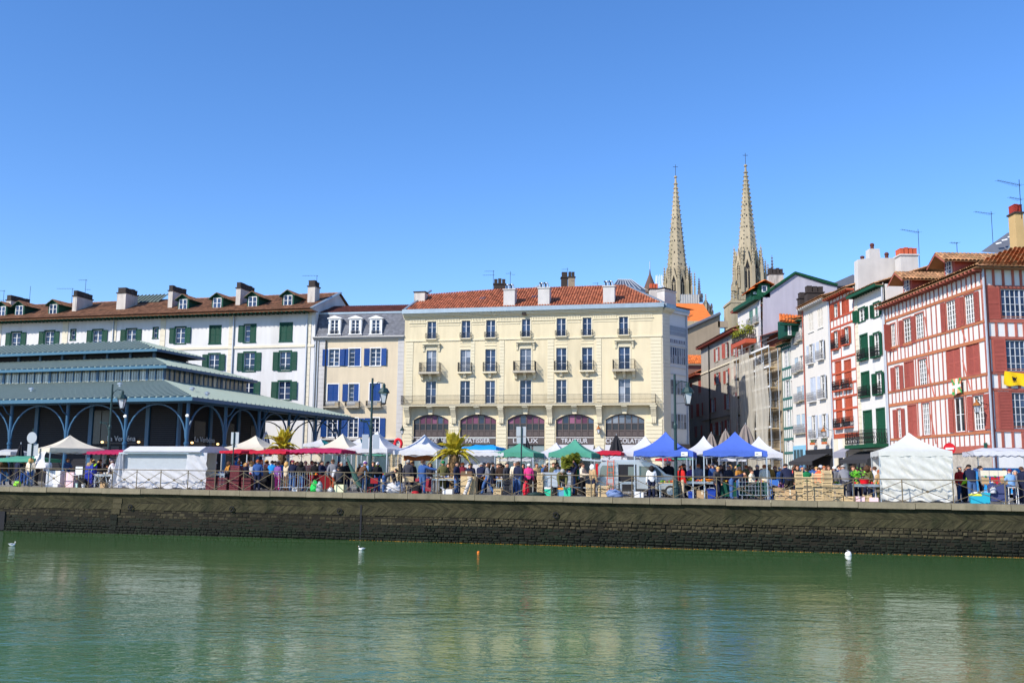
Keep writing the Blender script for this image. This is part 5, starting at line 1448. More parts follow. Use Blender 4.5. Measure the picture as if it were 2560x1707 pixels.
for x_ in (.6,):
 for (k, x, y) in (('M',580,1085),('M',735,1075)):
  s, z = F2.at(k,x,y,-.4); p = F2.O+F2.d*s-F2.n*.4
  t = thing('flower_box', 'orange flower box on the %s lower sill of the plain white house' % ('left' if x < 600 else 'right'), 'flower box', (p.x,p.y,z-.15), F2.ang)
  obj('trough', MB().box(-.4,.4,-.12,.12,0,.2), MS('terracotta_pot',190,95,50), t)
  mb = MB()
  for i in range(60):
   a, b, c = R_.uniform(-.4,.4), R_.uniform(-.15,.15), .2+abs(R_.gauss(0,.14)); s_ = .07
   mb.add([(a,b,c),(a+s_,b+R_.uniform(-s_,s_),c+.02),(a+s_*.5,b,c+s_)],[(0,1,2)])
  obj('plants', mb, MS('box_plant',70,110,40,isl=.4), t)
s, z = F2.at('M', 725, 940, -1.0); p = F2.O+F2.d*s; lantern('copper-topped lantern on the plain white house front', (p.x,p.y,z), F2.ang, 1.0, True)
stack('sooty chimney block on the plain white house, three round pots', 'J', 430, 612, 575, 660, 98, m_soot, 3)
stack('small louvred black chimney at the left roof edge of the plain white house', 'J', 352, 420, 635, 740, 101, m_soot, 1)
# ---------------------------------------------------------------- pale-blue shuttered house with dormer
F3, h3 = house('slim_house', 'slim cream house with pale blue shutters, iron balconies and blue shopfront', 1987, 2021)
L3 = F3.L; holes = []
for k, r, rl in (('J',(300,955,335,1125),'b'),('J',(345,930,378,1090),'b'),('J',(290,1280,330,1450),'b'),('J',(345,1260,380,1420),'b'),('M',(378,345,430,550),'b'),('M',(440,330,478,525),'b'),('M',(372,712,425,958),'b'),('M',(440,700,500,950),'b')):
 rc = W(h3, F3, k, r, 'c' if r[0] in (378,372,440,300,290) else 'n', m_paleblue, holes, rl=rl, sill=m_slab, rlm=M('grey_iron',(.30,.30,.31),.6,.1))
Z3 = F3.at('J', 280, 870, -.6)[1]
mb = MB(); wall(mb, 0, L3, 0, Z3+.1, holes, rev=.15); mb.box(0, L3, .2, 9, 0, Z3-.05); obj('wall', mb, _MATS['ivory_plaster'], h3)
simple_roof(h3, L3, Z3, .6, 4.2, 1.5, m_tile_moss, raf=m_green)
zsf = F3.at('M', 440, 1115)[1]
bx('shopfront', m_skyblue, h3, .15, L3-.1, -.15, 0, 0, zsf)
for i in range(3): bx('shop_window', m_glass_teal, h3, .4+i*.95, 1.15+i*.95, -.18, -.14, 1.6, zsf-.4)
# ---------------------------------------------------------------- green half-timbered sliver
F4, h4 = house('green_timbered_house', 'narrow white house with dark green timber frame next to the scaffolding', 1963, 1987)
L4 = F4.L; holes = []
zb4 = [F4.at('M',280,y)[1] for y in (95,230,495,630,885,1030,1210)] + [F4.at('I',1500,y)[1] for y in (1060,)]
Z4 = F4.at('I', 1480, 975, -.5)[1]
for k, y0, y1 in (('I',1095,1345),('M',265,490),('M',650,885),('M',1050,1205)):
 xs = ((1455,1508),(1535,1572)) if k == 'I' else (((228,278),(300,335)) if y0 < 300 else ((245,285),(312,345)))
 for a, b in xs: W(h4, F4, k, (a,y0,b,y1), 'n', None, holes, 2, 4, rl=0, gm=m_glass_cur)
mb = MB(); wall(mb, 0, L4, 0, Z4+.1, holes, rev=.1); mb.box(0, L4, .2, 9, 0, Z4-.05); obj('wall', mb, m_bwhite, h4)
for z in zb4: bx('beam', m_greenwood, h4, 0, L4, -.05, .02, z-.12, z+.12)
zz = sorted(zb4+[Z4, .2])
for z0, z1 in zip(zz, zz[1:]):
 for i in range(6):
  x = .08+(L4-.16)*i/5; zm=(z0+z1)/2
  if any(a-.1 < x < b+.1 and c < zm < d for a,b,c,d in holes): continue
  stud(h4, m_greenwood, x, z0+.1, z1-.1, .05)
simple_roof(h4, L4, Z4, .7, 4, 1.4, m_tile_moss, raf=m_green)
X_, Zt = bl('J',240,810,97); Xl, Zb_ = bl('J',100,890,97); Xr, _ = bl('J',388,810,97)
t = thing('roof_dormer', 'big dormer with mossy orange tile roof and white window', 'dormer', ((X_+Xl)/2, 96.5, Zb_))
s, z = F4.at('J', 220, 1040, 0)
gw = bl('J',262,900,97)[0]-bl('J',180,900,97)[0]; wx0 = bl('J',180,900,97)[0]-t.location.x; zbot = bl('J',210,1045,97)[1]-Zb_
obj('wall', MB().box(wx0, wx0+gw+2.6, .3, 3, zbot, .35), m_green, t)
obj('window', MB().box(wx0+.25, wx0+gw*.75, .22, .3, zbot+.05, .15).box(wx0+.35, wx0+gw*.75-.1, .18, .215, zbot+.15, .05, 1), [m_wframe, m_glass_cur], t)
rm = MB(); A_ = Vector((Xl-t.location.x,-.3,-.1)); B_ = Vector((Xr-t.location.x+.2,-.3,-.35)); upv = Vector((.55,2.0,Zt-Zb_+.3))
rm.add([A_,B_,B_+upv,A_+upv],[(0,1,2,3)]); tiles(rm, A_+Vector((0,0,.04)), B_-A_, upv, (B_-A_).length, upv.length, .30, .42, .10); rm.box(A_.x+.1,B_.x,-.2,.2,-.42,-.2,1)
obj('roof', rm, [m_tile_or, m_green], t)
# ---------------------------------------------------------------- brown house wrapped in scaffolding
F5, h5 = house('brown_house', 'weathered brown house front standing behind the scaffold tower', 1912, 1963)
L5 = F5.L; holes = []
for y0, y1 in ((180,390),(480,640),(30,130)):
 for a, b in ((1090,1125),(1150,1185)): W(h5, F5, 'L', (a,y0,b,y1), 'n', None, holes, 2, 3, sill=m_slab)
Z5 = F5.at('I', 1250, 1110)[1]
mb = MB(); wall(mb, 0, L5, 0, Z5, holes, rev=.2); mb.box(0, L5, .3, 9, 0, Z5-.02); obj('wall', mb, M('stained_brown_plaster', (.34,.28,.20), .95, .25, .5, streak=.22, dirt=((.14,.11,.08),.6,.5)), h5)
mb = MB(); z = F5.at('I',1300,900,2)[1]; mb.add([(-.3,-.6,z-.4),(L5+.5,-.6,z-.9),(L5+.5,5,z+1.2),(-.3,5,z+1.4)],[(0,1,2,3)]); mb.box(.5,L5,.5,5,Z5-.1,z-.5); obj('roof', mb, [m_tile_dark], h5)
obj('eave_post', MB().tube([(.9,-.3,Z5-.2),(1.6,-.5,z-.6)], .08, 5), m_redwood, h5)
F6, h6 = house('lilac_house', 'tall white house with green trim and broad lilac gable wall', 1858, 1912)
L6 = F6.L; holes = []
for k, r, sh in (('I',(968,535,1022,755),'c'),('I',(1052,490,1105,712),'c'),('I',(995,920,1032,1140),'c'),('I',(1050,905,1078,1120),'c'),('I',(1095,890,1118,1100),'c')):
 W(h6, F6, k, r, sh, MS('sage_green',95,135,125,rough=.6,var=.1,rnd=.05), holes, rl='b' if r[1] < 900 else 0, rlm=M('grey_iron',(.30,.30,.31),.6,.1))
for y0, y1 in ((40,200),(240,390),(470,610)):
 W(h6, F6, 'L', (830,y0,878,y1), 'n', None, holes, 2, 3, sill=m_slab)
Z6 = F6.at('I', 1050, 380, -.5)[1]
mb = MB(); wall(mb, 0, L6, 0, Z6, holes, rev=.2); obj('wall', mb, m_bwhite, h6)
bx('eave', m_green2, h6, -.3, L6+.1, -.7, .05, Z6-.1, Z6+.35)
for k in range(int(Z6/.5)): bx('quoin_block', M('grey_quoin',(.45,.45,.48),.9,.1,rnd=.1), h6, L6-.9, L6+.02, -.04, .02, k*.5+.01, k*.5+.49)
# gable facing the river, at the near end of this house
dG = F6.E.y; gx0 = F6.E.x
gpts = [bl('I',x,y,dG) for x, y in ((1165,1100),(2200,1100),(2200,190),(2016,150),(1610,20),(1225,288),(1165,330))]
mb = MB().prism([(x-gx0, z) for x, z in gpts], 0, .25)
def loc6(X, Y, Z): v = Vector((X,Y))-F6.O; return (v.dot(F6.d), v.dot(F6.n), Z)
mb2 = MB(); mb2.v = [loc6(gx0+x, dG+y, z) for x, y, z in mb.v]; mb2.f = mb.f; mb2.m = mb.m; obj('gable_wall', mb2, m_lilac, h6)
for (a, b) in ((6,5),(5,4),(4,3),(3,2)):
 A_, B_ = gpts[a], gpts[b]; bar(loc6(A_[0],dG-.1,A_[1]+.05), loc6(B_[0],dG-.1,B_[1]+.05), .17, 'verge_board', h6, m_green2)
ridge, ev, er = gpts[4], gpts[5], gpts[2]
mb = MB()
for p, r in ((ev, ridge), (ridge, er)):
 mb.add([loc6(p[0],dG-.2,p[1]+.2), loc6(r[0],dG-.2,r[1]+.2), loc6(r[0],dG+14,r[1]+.2), loc6(p[0],dG+14,p[1]+.2)], [(0,1,2,3)])
obj('roof', mb, m_tile_old, h6)
for x, y, w_, nm in ((1045,300,1.1,0),(1165,270,1.3,1)):
 X, Zd = bl('I',x,y,dG+1.5+nm*-1.0); zt = bl('I',x,{0:215,1:150}[nm],dG)[1]
 t = thing('attic_dormer', ['left small', 'right larger'][nm] + ' green attic dormer on the lilac house roof', 'dormer', (X, dG+1.0-nm*1.0, Zd))
 obj('wall', MB().box(-w_/2,w_/2,0,2.5,-.8,zt-Zd-.1), m_green2, t)
 obj('window', MB().box(-.3,.3,-.06,.0,-.2,zt-Zd-.35).box(-.2,.2,-.08,-.062,-.1,zt-Zd-.45,1), [m_wframe, m_glass_cur], t)
 rm = MB()
 for s_ in (-1,1): rm.add([(s_*(w_/2+.4),-.5,zt-Zd-.35),(0,-.5,zt-Zd+.2),(0,3,zt-Zd+.2),(s_*(w_/2+.4),3,zt-Zd-.35)],[(0,1,2,3)]); tiles(rm,(s_*(w_/2+.4),-.5,zt-Zd-.32),(0,1,0),(-s_*(w_/2+.4),0,.55),3.4,math.hypot(w_/2+.4,.55),.28,.42,.09)
 obj('roof', rm, m_tile_or, t)
stack('wide grey chimney beside the spire on the lilac house roof', 'I', 1258, 1455, 30, 230, dG+2, m_chim, 4)
# scaffold with netting
sc = thing('scaffolding', 'steel scaffold tower with torn white netting in the side street', 'scaffold', (F6.O.x, F6.O.y, 0), F6.ang)
SLn = L6 + L5
zsT = F5.at('I', 1300, 1030, -1.2)[1]
for i in range(7):
 x = .3 + (SLn-.5)*i/6
 for y in (-1.3, -.35): bar((x,y,0),(x,y,zsT if i > 2 else zsT+1.5),.04,'standard',sc,m_steel)
lv = [zsT - 2.15*k for k in range(7)]
for z in lv:
 if z < .5: continue
 for y in (-1.3,-.35): bar((.2,y,z),(SLn-.1,y,z),.035,'ledger',sc,m_steel); bar((.2,y,z+1.0),(SLn-.1,y,z+1.0),.03,'guard_rail',sc,m_steel)
 bx('platform', m_wood, sc, .3, SLn-.2, -1.25, -.4, z-.06, z)
 bx('toe_board', m_wframe, sc, L6+.3, SLn-.2, -1.32, -1.28, z, z+.22)
for a, b in zip(lv, lv[1:]):
 if b > .3:
  bar((L6+.6,-1.3,b),(SLn-.8,-1.3,a),.03,'diagonal_brace',sc,m_steel); bar((L6+.6,-1.3,a),(SLn-.8,-1.3,b),.03,'diagonal_brace',sc,m_steel)
net = bpy.data.materials.new('debris_netting'); net.use_nodes = True
N, Lk = net.node_tree.nodes, net.node_tree.links
tr, mxs = N.new('ShaderNodeBsdfTransparent'), N.new('ShaderNodeMixShader')
N['Principled BSDF'].inputs['Base Color'].default_value = (.56,.53,.46,1); N['Principled BSDF'].inputs['Roughness'].default_value = .9
tx = N.new('ShaderNodeTexNoise'); tx.inputs['Scale'].default_value = .9; mr = N.new('ShaderNodeMapRange'); mr.inputs['To Min'].default_value = .35; mr.inputs['To Max'].default_value = .85
Lk.new(tx.outputs['Fac'], mr.inputs['Value']); Lk.new(mr.outputs[0], mxs.inputs['Fac']); Lk.new(tr.outputs[0], mxs.inputs[1]); Lk.new(N['Principled BSDF'].outputs[0], mxs.inputs[2]); Lk.new(mxs.outputs[0], N['Material Output'].inputs['Surface'])
for a, b, zt in ((.0, L6*.36, Z6*.70), (L6*.50, L6+1.6, Z6*.71), (L6+1.9, SLn-.5, Z6*.62)):
 mb = MB(); mb.grid(lambda i,j: (a+(b-a)*i/16 + .25*math.sin(j*.5)*(i/16), -1.42+.04*math.sin(i*1.3+j*.3), (zt - (.8 if i > 11 else 0)*j/24)*j/24), 16, 24); obj('netting', mb, net, sc, smooth=True)
# ---------------------------------------------------------------- grey houses deep in the street
F7, h7 = house('grey_house', 'long grey house with dark red shutters deep in the side street', 1758, 1858)
L7 = F7.L; holes = []
for k, r, sh in (('I',(497,1060,535,1250),'o'),('I',(632,985,668,1200),'o'),('I',(745,985,775,1160),'o'),('I',(810,1010,850,1180),'o'),('I',(890,965,925,1150),'o'),
     ('I',(505,1410,548,1568),'o'),('I',(640,1370,680,1555),'o'),('I',(720,1330,755,1530),'o'),
     ('L',(235,330,270,490),'o'),('L',(385,270,425,440),'o'),('L',(565,215,605,405),'o'),('L',(640,205,680,395),'o'),
     ('L',(400,570,435,720),'o'),('L',(470,555,510,720),'o'),('L',(575,530,615,700),'o'),('L',(645,525,690,700),'o')):
 W(h7, F7, k, r, sh, m_red, holes, 2, 3, sw=.7, sill=m_slab, gm=m_glass_cur)
Z7 = F7.at('I', 620, 860, -.6)[1]
mb = MB(); wall(mb, -.0, L7, 0, Z7, holes, rev=.2); mb.box(0, L7, .3, 9, 0, Z7-.02); obj('wall', mb, m_greywall, h7)
for y in (1290,):
 z = F7.at('I', 640, y)[1]; bx('string_course', m_cream, h7, 0, L7, -.12, .02, z-.1, z+.1)
z = F7.at('L', 560, 480)[1]; bx('string_course', m_greywall, h7, 0, L7, -.12, .02, z-.1, z+.1)
simple_roof(h7, L7*.98, Z7, .8, 4.5, 1.8, m_tile_dark, raf=m_red)
bar((L7*.25,-.15,0),(L7*.25,-.15,Z7),.09,'drainpipe',h7,m_iron)
s, z = F7.at('I', 835, 900, -1.2)
bx('balcony', m_orangered, h7, s-3.2, s+2.6, -1.3, 0, z-1.1, z-.6); rail(h7, s-3.1, s+2.5, -1.25, z-.6, 1.1, m_iron, .25, 'balcony_railing', True, .03)
mb = MB()
for i in range(700):
 a, b, c = s+R_.uniform(-3.2,2.6), R_.uniform(-1.5,-.2), z+abs(R_.gauss(.2,.5)); s_ = R_.uniform(.1,.25)
 mb.add([(a,b,c),(a+s_,b+R_.uniform(-s_,s_),c+R_.uniform(-.05,.1)),(a+s_*.5,b,c+s_)],[(0,1,2)])
o = obj('balcony_plants', mb, MS('balcony_leaf',125,130,40,isl=.45,var=.2), h7); o['kind'] = 'stuff'
bx('roof_terrace', m_tile_or, h7, s-2.8, s+3, .2, 3.5, z+2.3, z+2.5); obj('attic', MB().box(s-6.5, s-1.5, .5, 4, Z7, Z7+2.6), m_white, h7)
for i in range(4): bx('attic_window', m_wframe, h7, s-6.2+i*.9, s-5.6+i*.9, .42, .5, Z7+1.0, Z7+2.2)
mb = MB(); tiles(mb, (s-7,-.3,Z7+2.4), (1,0,0), (0,4,1.3), 6, 4.2, .27, .42, .09); mb.box(s-7,s-1,-.3,4,Z7+2.25,Z7+2.38,1); obj('attic_roof', mb, [m_tile_dark, m_redwood], h7)
F8, h8 = house('far_grey_house', 'dim grey house with low red eaves just right of the corner bay', 1718, 1758)
L8 = F8.L; holes = []
for k, r in (('L',(110,85,150,240)),('L',(222,35,258,210)),('L',(125,350,160,520)),('L',(250,600,285,740)),('L',(175,615,210,750))):
 W(h8, F8, k, r, 'c', m_red, holes, sill=m_slab)
Z8 = F8.at('I', 300, 1385, -.6)[1]
mb = MB(); wall(mb, -4, L8, 0, Z8, holes, rev=.2); mb.box(-4, L8, .3, 9, 0, Z8-.02); obj('wall', mb, m_greywall, h8)
simple_roof(h8, L8, Z8, .9, 4, 2.2, m_tile, raf=m_red, x0=-4)
t = thing('tiled_gable_house', 'small house with orange tiled hip roof above the far grey house', 'house', (gp(1745,150).x, 150, 0))
xa, za = bl('I',115,1285,150); xb, zb_ = bl('I',365,1285,150); _, zr_ = bl('I',230,1130,150); x_ = t.location.x
obj('wall', MB().box(xa-x_-2, xb-x_, .6, 8, 0, za-.2), MS('brown_timber_wall',120,95,85,var=.15), t)  # one even brown colour for the wall
mb = MB(); mb.add([(xa-x_-2,0,za),(xb-x_+.5,0,za),(xb-x_+.5,3.5,zr_),(xa-x_+3,3.5,zr_)],[(0,1,2,3)]); tiles(mb,(xa-x_-2,0,za+.03),(1,0,0),(0,3.5,zr_-za),xb-xa+2.5,math.hypot(3.5,zr_-za),.34,.5,.1); obj('roof', mb, m_tile_or, t)
t = thing('brown_gable_house', 'big brown gable wall with dark roof edge below the spires', 'house', (gp(1760,165).x, 165, 0))
P8 = [bl('I',x,y,165) for x, y in ((20,1300),(560,1300),(560,590),(105,790),(20,830))]
x_ = t.location.x
obj('wall', MB().prism([(x-x_, z) for x, z in P8], 0, 9), m_brownwall, t)
(xa,za),(xb,zb_) = P8[4], P8[2]; bar((xa-x_,-.3,za+.1),(xb-x_,-.3,zb_+.1),.28,'verge',t,m_slate)
X, Z_ = bl('I',620,600,164); obj('chimney', MB().box(X-x_-.9,X-x_+.9,0,1.0,Z_-2,Z_-.9), m_brownwall, t)
mb = MB(); mb.add([(xa-x_,-.3,za),(xb-x_,-.3,zb_),(xb-x_,9,zb_),(xa-x_,9,za)],[(0,1,2,3)]); obj('roof', mb, m_slate, t)
t = thing('slate_hip_roof', 'grey slate hip roof peeping above the orange timbered house', 'roof', (gp(2115,112).x,112,0))
P9 = [bl('J',x,y,112) for x, y in ((690,500),(1000,500),(980,410),(925,375),(710,470))]; x_ = t.location.x
obj('slates', MB().prism([(x-x_,z) for x,z in P9], 0, 6), m_slate, t)

# ================================================================ CATHEDRAL
CD = 290.0
cxr, zr_top = bl('P', 940, 200, CD)
cath = thing('cathedral', 'pale gothic cathedral with twin crocketed stone spires', 'cathedral', (cxr, CD, 0), 0)
def pxm(n): return n / 3.5625 / FPX * CD      # width of n crop pixels at that depth
def spire_tower(cx, cy, ztop, zs0, rs, zb0, rb, rot, mt=m_stone):
 sp = MB(); n = 8; prof = []
 for k in range(25):
  t = k/24; r = rs*(1-t)**1.02 + .22*t; prof.append((r, zs0+(ztop-zs0)*t))
 sp.lathe(prof, n, cx, cy, rot=rot)
 o = obj('spire', sp, mt, cath)
 cr = MB()
 for k in range(8):
  a = rot + k*math.pi/4
  for i in range(1, 22):
   t = i/22.5; r = rs*(1-t)+.25*t + .12; z = zs0+(ztop-zs0)*t; s_ = .15
   x, y = cx+r*math.cos(a), cy+r*math.sin(a); cr.box(x-s_,x+s_,y-s_,y+s_,z-.10,z+.14)
 c_ = obj('crockets', cr, mt, o); c_['kind'] = 'stuff'
 oc = MB()
 for k in range(8):
  a = rot + (k+.5)*math.pi/4
  for i in range(1, 6):
   t = i/8.5; r = (rs*(1-t)+.25*t)*math.cos(math.pi/8)+.03; z = zs0+(ztop-zs0)*t
   x, y = cx+r*math.cos(a), cy+r*math.sin(a); s_=.16; tx, ty = -math.sin(a), math.cos(a)
   oc.add([(x-tx*s_,y-ty*s_,z-.3),(x+tx*s_,y+ty*s_,z-.3),(x+tx*s_,y+ty*s_,z+.3),(x-tx*s_,y-ty*s_,z+.3)],[(0,1,2,3)])
 c_ = obj('vent_holes', oc, m_dark, o); c_['kind'] = 'stuff'
 obj('finial', MB().lathe([(.2,ztop-.2),(.55,ztop),(.55,ztop+.3),(.2,ztop+.6)], 8, cx, cy), mt, o)
 cz = ztop+.5; obj('cross', MB().tube([(cx,cy,cz),(cx,cy,cz+pxm(112))], .075, 5).tube([(cx-.8,cy,cz+pxm(90)),(cx+.8,cy,cz+pxm(90))], .075, 5), m_iron, o)
 # belfry octagon: piers, lancets and gables on each side
 bf = MB().lathe([(rb*.80,zb0),(rb*.80,zs0)], 8, cx, cy, rot=rot); b_ = obj('belfry', bf, mt, cath)
 H = zs0 - zb0
 for k in range(8):
  a = rot + (k+.5)*math.pi/4; ap = rb*.92*math.cos(math.pi/8); w_ = 2*rb*.92*math.sin(math.pi/8)
  T = Matrix.Translation((cx+ap*math.cos(a), cy+ap*math.sin(a), zb0)) @ Matrix.Rotation(a+math.pi/2, 4, 'Z')
  def put(mb, name, mt_):
   mb.v = [tuple(T @ Vector(p)) for p in mb.v]; return obj(name, mb, mt_, b_)
  g = MB(); hw = w_*.5
  g.prism([(-hw*.95,H*.70),(-hw*.55,H*.70),(0,H*1.02),(hw*.55,H*.70),(hw*.95,H*.70),(0,H*1.38)], -.55, .1); put(g, 'gable', mt)
  ar = MB()
  for s_ in (-1,1): ar.box(s_*hw*.62-.18, s_*hw*.62+.18, -.5, .1, 0, H*.72);
  ar.box(-.12,.12,-.42,.1,0,H*.66); put(ar, 'lancet_shafts', mt)
  op = MB(); op.prism([(-hw*.55,.4),(hw*.55,.4),(hw*.55,H*.62),(0,H*.92),(-hw*.55,H*.62)], -.25, -.2); put(op, 'lancet', m_dark)
  tr_ = MB()
  for x_ in (-hw*.28, hw*.28): tr_.tube([(x_+.32*math.cos(t*math.pi/4),-.3,H*.66+.32*math.sin(t*math.pi/4)) for t in range(9)], .09, 4)
  put(tr_, 'tracery', mt)
  pa = rot + k*math.pi/4; px2, py2 = cx+rb*1.08*math.cos(pa), cy+rb*1.08*math.sin(pa)
  pinnacle(px2, py2, zb0-1.0, H*.78+1, rb*.13, H*.75, mt)
 return b_
def pinnacle(x, y, z0, h, w_, hs, mt=m_stone, par=None):
 mb = MB().box(x-w_,x+w_,y-w_,y+w_,z0,z0+h); mb.lathe([(w_*1.35,z0+h),(w_*1.0,z0+h+.2),(.06,z0+h+hs)], 4, x, y, rot=math.pi/4)
 for i in range(1,6):
  t = i/6; r = w_*(1-t)+.1
  for k in range(4):
   a = math.pi/4+k*math.pi/2; mb.box(x+r*math.cos(a)-.13,x+r*math.cos(a)+.13,y+r*math.sin(a)-.13,y+r*math.sin(a)+.13,z0+h+hs*t-.1,z0+h+hs*t+.12)
 return obj('pinnacle', mb, mt, par or cath)
Zp = lambda y, x=940: bl('P', x, y, CD)[1]
ROT = math.radians(-90+6)
spire_tower(0, 0, Zp(200), Zp(1050), pxm(98), Zp(1310), pxm(118), ROT)
# square stage under the right spire
w2 = pxm(195)
obj('tower_stage', MB().box(-pxm(110), pxm(130), -pxm(100), pxm(100), Zp(1400), Zp(1300)), m_stone, cath)
tw = obj('tower', MB().box(-w2, pxm(160), -pxm(140), pxm(150), Zp(2100), Zp(1415)), m_stone, cath)
obj('string', MB().box(-w2-.3, pxm(165), -pxm(145), pxm(150), Zp(1440), Zp(1428)), m_stone, cath)
ba = MB()
for i in range(16):
 x = -pxm(120)+pxm(16)*i; ba.box(x-.12,x+.12,-pxm(140),-pxm(140)+.3,Zp(1412),Zp(1375)); ba.tube([(x,-pxm(139),Zp(1412)),(x+pxm(16),-pxm(139),Zp(1380))],.1,4); ba.tube([(x,-pxm(139),Zp(1380)),(x+pxm(16),-pxm(139),Zp(1412))],.1,4)
ba.box(-pxm(125),pxm(140),-pxm(142),-pxm(140)+.35,Zp(1378),Zp(1370)); obj('balustrade', ba, m_stone, cath)
obj('tower_window', MB().prism([(-pxm(55),Zp(1620)),(pxm(15),Zp(1620)),(pxm(15),Zp(1510)),(-pxm(20),Zp(1455)),(-pxm(55),Zp(1510))], -pxm(142), -pxm(141)), m_dark, cath)
for x, y0, y1, w_, mt in ((-155,1330,1050,11,m_stone),(-160,1330,1240,20,m_stone),(-172,1520,1250,15,m_stone),(-142,1520,1270,12,m_stone),(120,1260,1020,10,m_stone),(142,1250,1040,8,m_stone),(203,1300,1000,12,m_stonedark),(165,1290,1070,8,m_stone),(-110,1300,1060,8,m_stone)):
 z0, z1 = Zp(y0), Zp(y1); pinnacle(pxm(x), -pxm(100 if x < 0 else 60), z0, (z1-z0)*.45, pxm(w_), (z1-z0)*.55, mt)
for xa, ya, xb, yb_ in ((-140,1270,-75,1190),(52,1195,110,1260)):
 bar((pxm(xa),-pxm(90),Zp(ya)),(pxm(xb),-pxm(70),Zp(yb_)),.45,'flying_buttress',cath,m_stone)
# left spire
CL = 301.0
lx, lz = bl('P', 317, 300, CL); lxx = lx - cxr; lyy = CL - CD
zl = lambda y: bl('P', 317, y, CL)[1]
spire_tower(lxx, lyy, zl(300), zl(1190), pxm(96)*1.03, zl(1385), pxm(106)*1.03, math.radians(-90-4))
obj('tower', MB().box(lxx-pxm(110), lxx+pxm(170), lyy-pxm(110), lyy+pxm(110), zl(2100), zl(1390)), m_stone, cath)
for x, y0, y1, w_, mt in ((150,1400,1150,8,m_stone),(190,1420,1200,13,m_stonedark),(215,1420,1340,7,m_stonedark),(-75,1380,1170,9,m_stone),(120,1390,1150,9,m_stone)):
 pinnacle(lxx+pxm(x), lyy-pxm(80), zl(y0), (zl(y1)-zl(y0))*.45, pxm(w_), (zl(y1)-zl(y0))*.55, mt)
nt_ = thing('tower_scaffold', 'pale sheeted scaffold wrapped round the base of the left spire', 'scaffold', (lx+pxm(90), CL-pxm(130), zl(1440)))
obj('sheeting', MB().box(-pxm(88), pxm(90), 0, 2, 0, zl(1362)-zl(1440)), M('white_sheeting',(.46,.45,.43),.9,.12,.3,fine=.1), nt_)
for i in range(9): bar((-pxm(88)+pxm(22)*i,-.2,0),(-pxm(88)+pxm(22)*i,-.2,zl(1355)-zl(1440)),.05,'pole',nt_,m_steel)
# nave roof and gable with pinnacles
NY = -26; X0_, Z0_ = bl('P',395,1575,CD+NY); X1_, Z1_ = bl('P',560,1422,CD+NY+10)
mb = MB().add([(X0_-cxr-6,NY,Z0_),(X1_-cxr+1,NY,Z0_),(X1_-cxr,NY+10,Z1_),(X0_-cxr-4,NY+10,Z1_)],[(0,1,2,3)]); obj('nave_roof', mb, m_tile_or, cath)
g0, g1 = bl('P',518,1490,CD), bl('P',655,1490,CD)
obj('transept', MB().box(g0[0]-cxr, g1[0]-cxr, 0, 8, Zp(2100), Zp(1495)), m_stone, cath)
gm_ = MB().prism([(g0[0]-cxr, Zp(1495)),(g1[0]-cxr, Zp(1495)),((g0[0]+g1[0])/2-cxr, Zp(1385))], -.3, 1.5); obj('transept_gable', gm_, m_stonedark, cath)
for x, y1, w_ in ((585,1335,8),(635,1425,7),(530,1440,7),(610,1425,7)):
 X, _ = bl('P', x, 1490, CD); pinnacle(X-cxr, -.5, Zp(1500), (Zp(y1)-Zp(1500))*.4, pxm(w_), (Zp(y1)-Zp(1500))*.6, m_stonedark if x > 600 else m_stone)
# lower roofs in front of the towers, turret
X, Z_ = bl('P', 100, 1110, 200); t = thing('turret_roof', 'brown conical turret roof with a tall finial left of the spires', 'turret', (X, 200, Z_-24))
rr = 65/3.5625/FPX*200*1.05; zt = 24.0; hz_ = 230/3.5625/FPX*200
zt = 24.0 - 0
obj('wall', MB().lathe([(rr*.9,0),(rr*.9,24-hz_+.5)], 12), m_brownwall, t); obj('roof', MB().lathe([(rr*1.1,24-hz_),(rr*.12,24-1.2),(.05,24)], 12), MS('brown_slate',92,72,64,var=.2,scale=1.0), t); obj('finial', MB().tube([(0,0,23.5),(0,0,25.6)], .07, 5), m_pipe, t)
t.location.x = bl('P', 88, 1110, 200)[0]
X, Z_ = bl('P',170,1170,260); t = thing('spire_scaffold', 'lacy white scaffold tower beside the left spire', 'scaffold', (X, 260, Z_-22))
for k in range(5):
 r = 1.0+k*.75; z = 22-k*2.9
 for i in range(8):
  a = i*math.pi/4; bar((r*math.cos(a),r*math.sin(a),z-3.0),(r*math.cos(a)*.85,r*math.sin(a)*.85,z),.07,'pole',t,m_wframe)
  bar((r*math.cos(a),r*math.sin(a),z-3.0),(r*math.cos(a+math.pi/4),r*math.sin(a+math.pi/4),z-3.0),.06,'ledger',t,m_wframe)
stack('row of three orange clay pots at the right hip of the yellow roof', 'F', 1598, 1712, 240, 290, 114, m_chim, 3, MS('pot_orange',190,90,60))

# ================================================================ MARKET: tents, awnings, street furniture
def cloth_mat(name, r, g, b, **k):
 mt = MS('cloth_'+name, r, g, b, rough=.85, var=.07, scale=1.5, fine=.06, bump=.55, bscale=2.6, **k)
 # thin cloth lets some sunlight through
 N, Lk = mt.node_tree.nodes, mt.node_tree.links
 if 'tl' not in N:
  tl = N.new('ShaderNodeBsdfTranslucent'); tl.name = 'tl'; mx = N.new('ShaderNodeMixShader'); mx.inputs[0].default_value = .28
  tl.inputs['Color'].default_value = (*srgb(r, g, b), 1)
  Lk.new(N['Principled BSDF'].outputs[0], mx.inputs[1]); Lk.new(tl.outputs[0], mx.inputs[2]); Lk.new(mx.outputs[0], N['Material Output'].inputs['Surface'])
 return mt
c_white, c_cream, c_blue, c_green, c_red = cloth_mat('white',218,218,222), cloth_mat('cream',226,216,196), cloth_mat('royal_blue',84,116,208), cloth_mat('sea_green',88,164,138), cloth_mat('crimson',205,36,62)
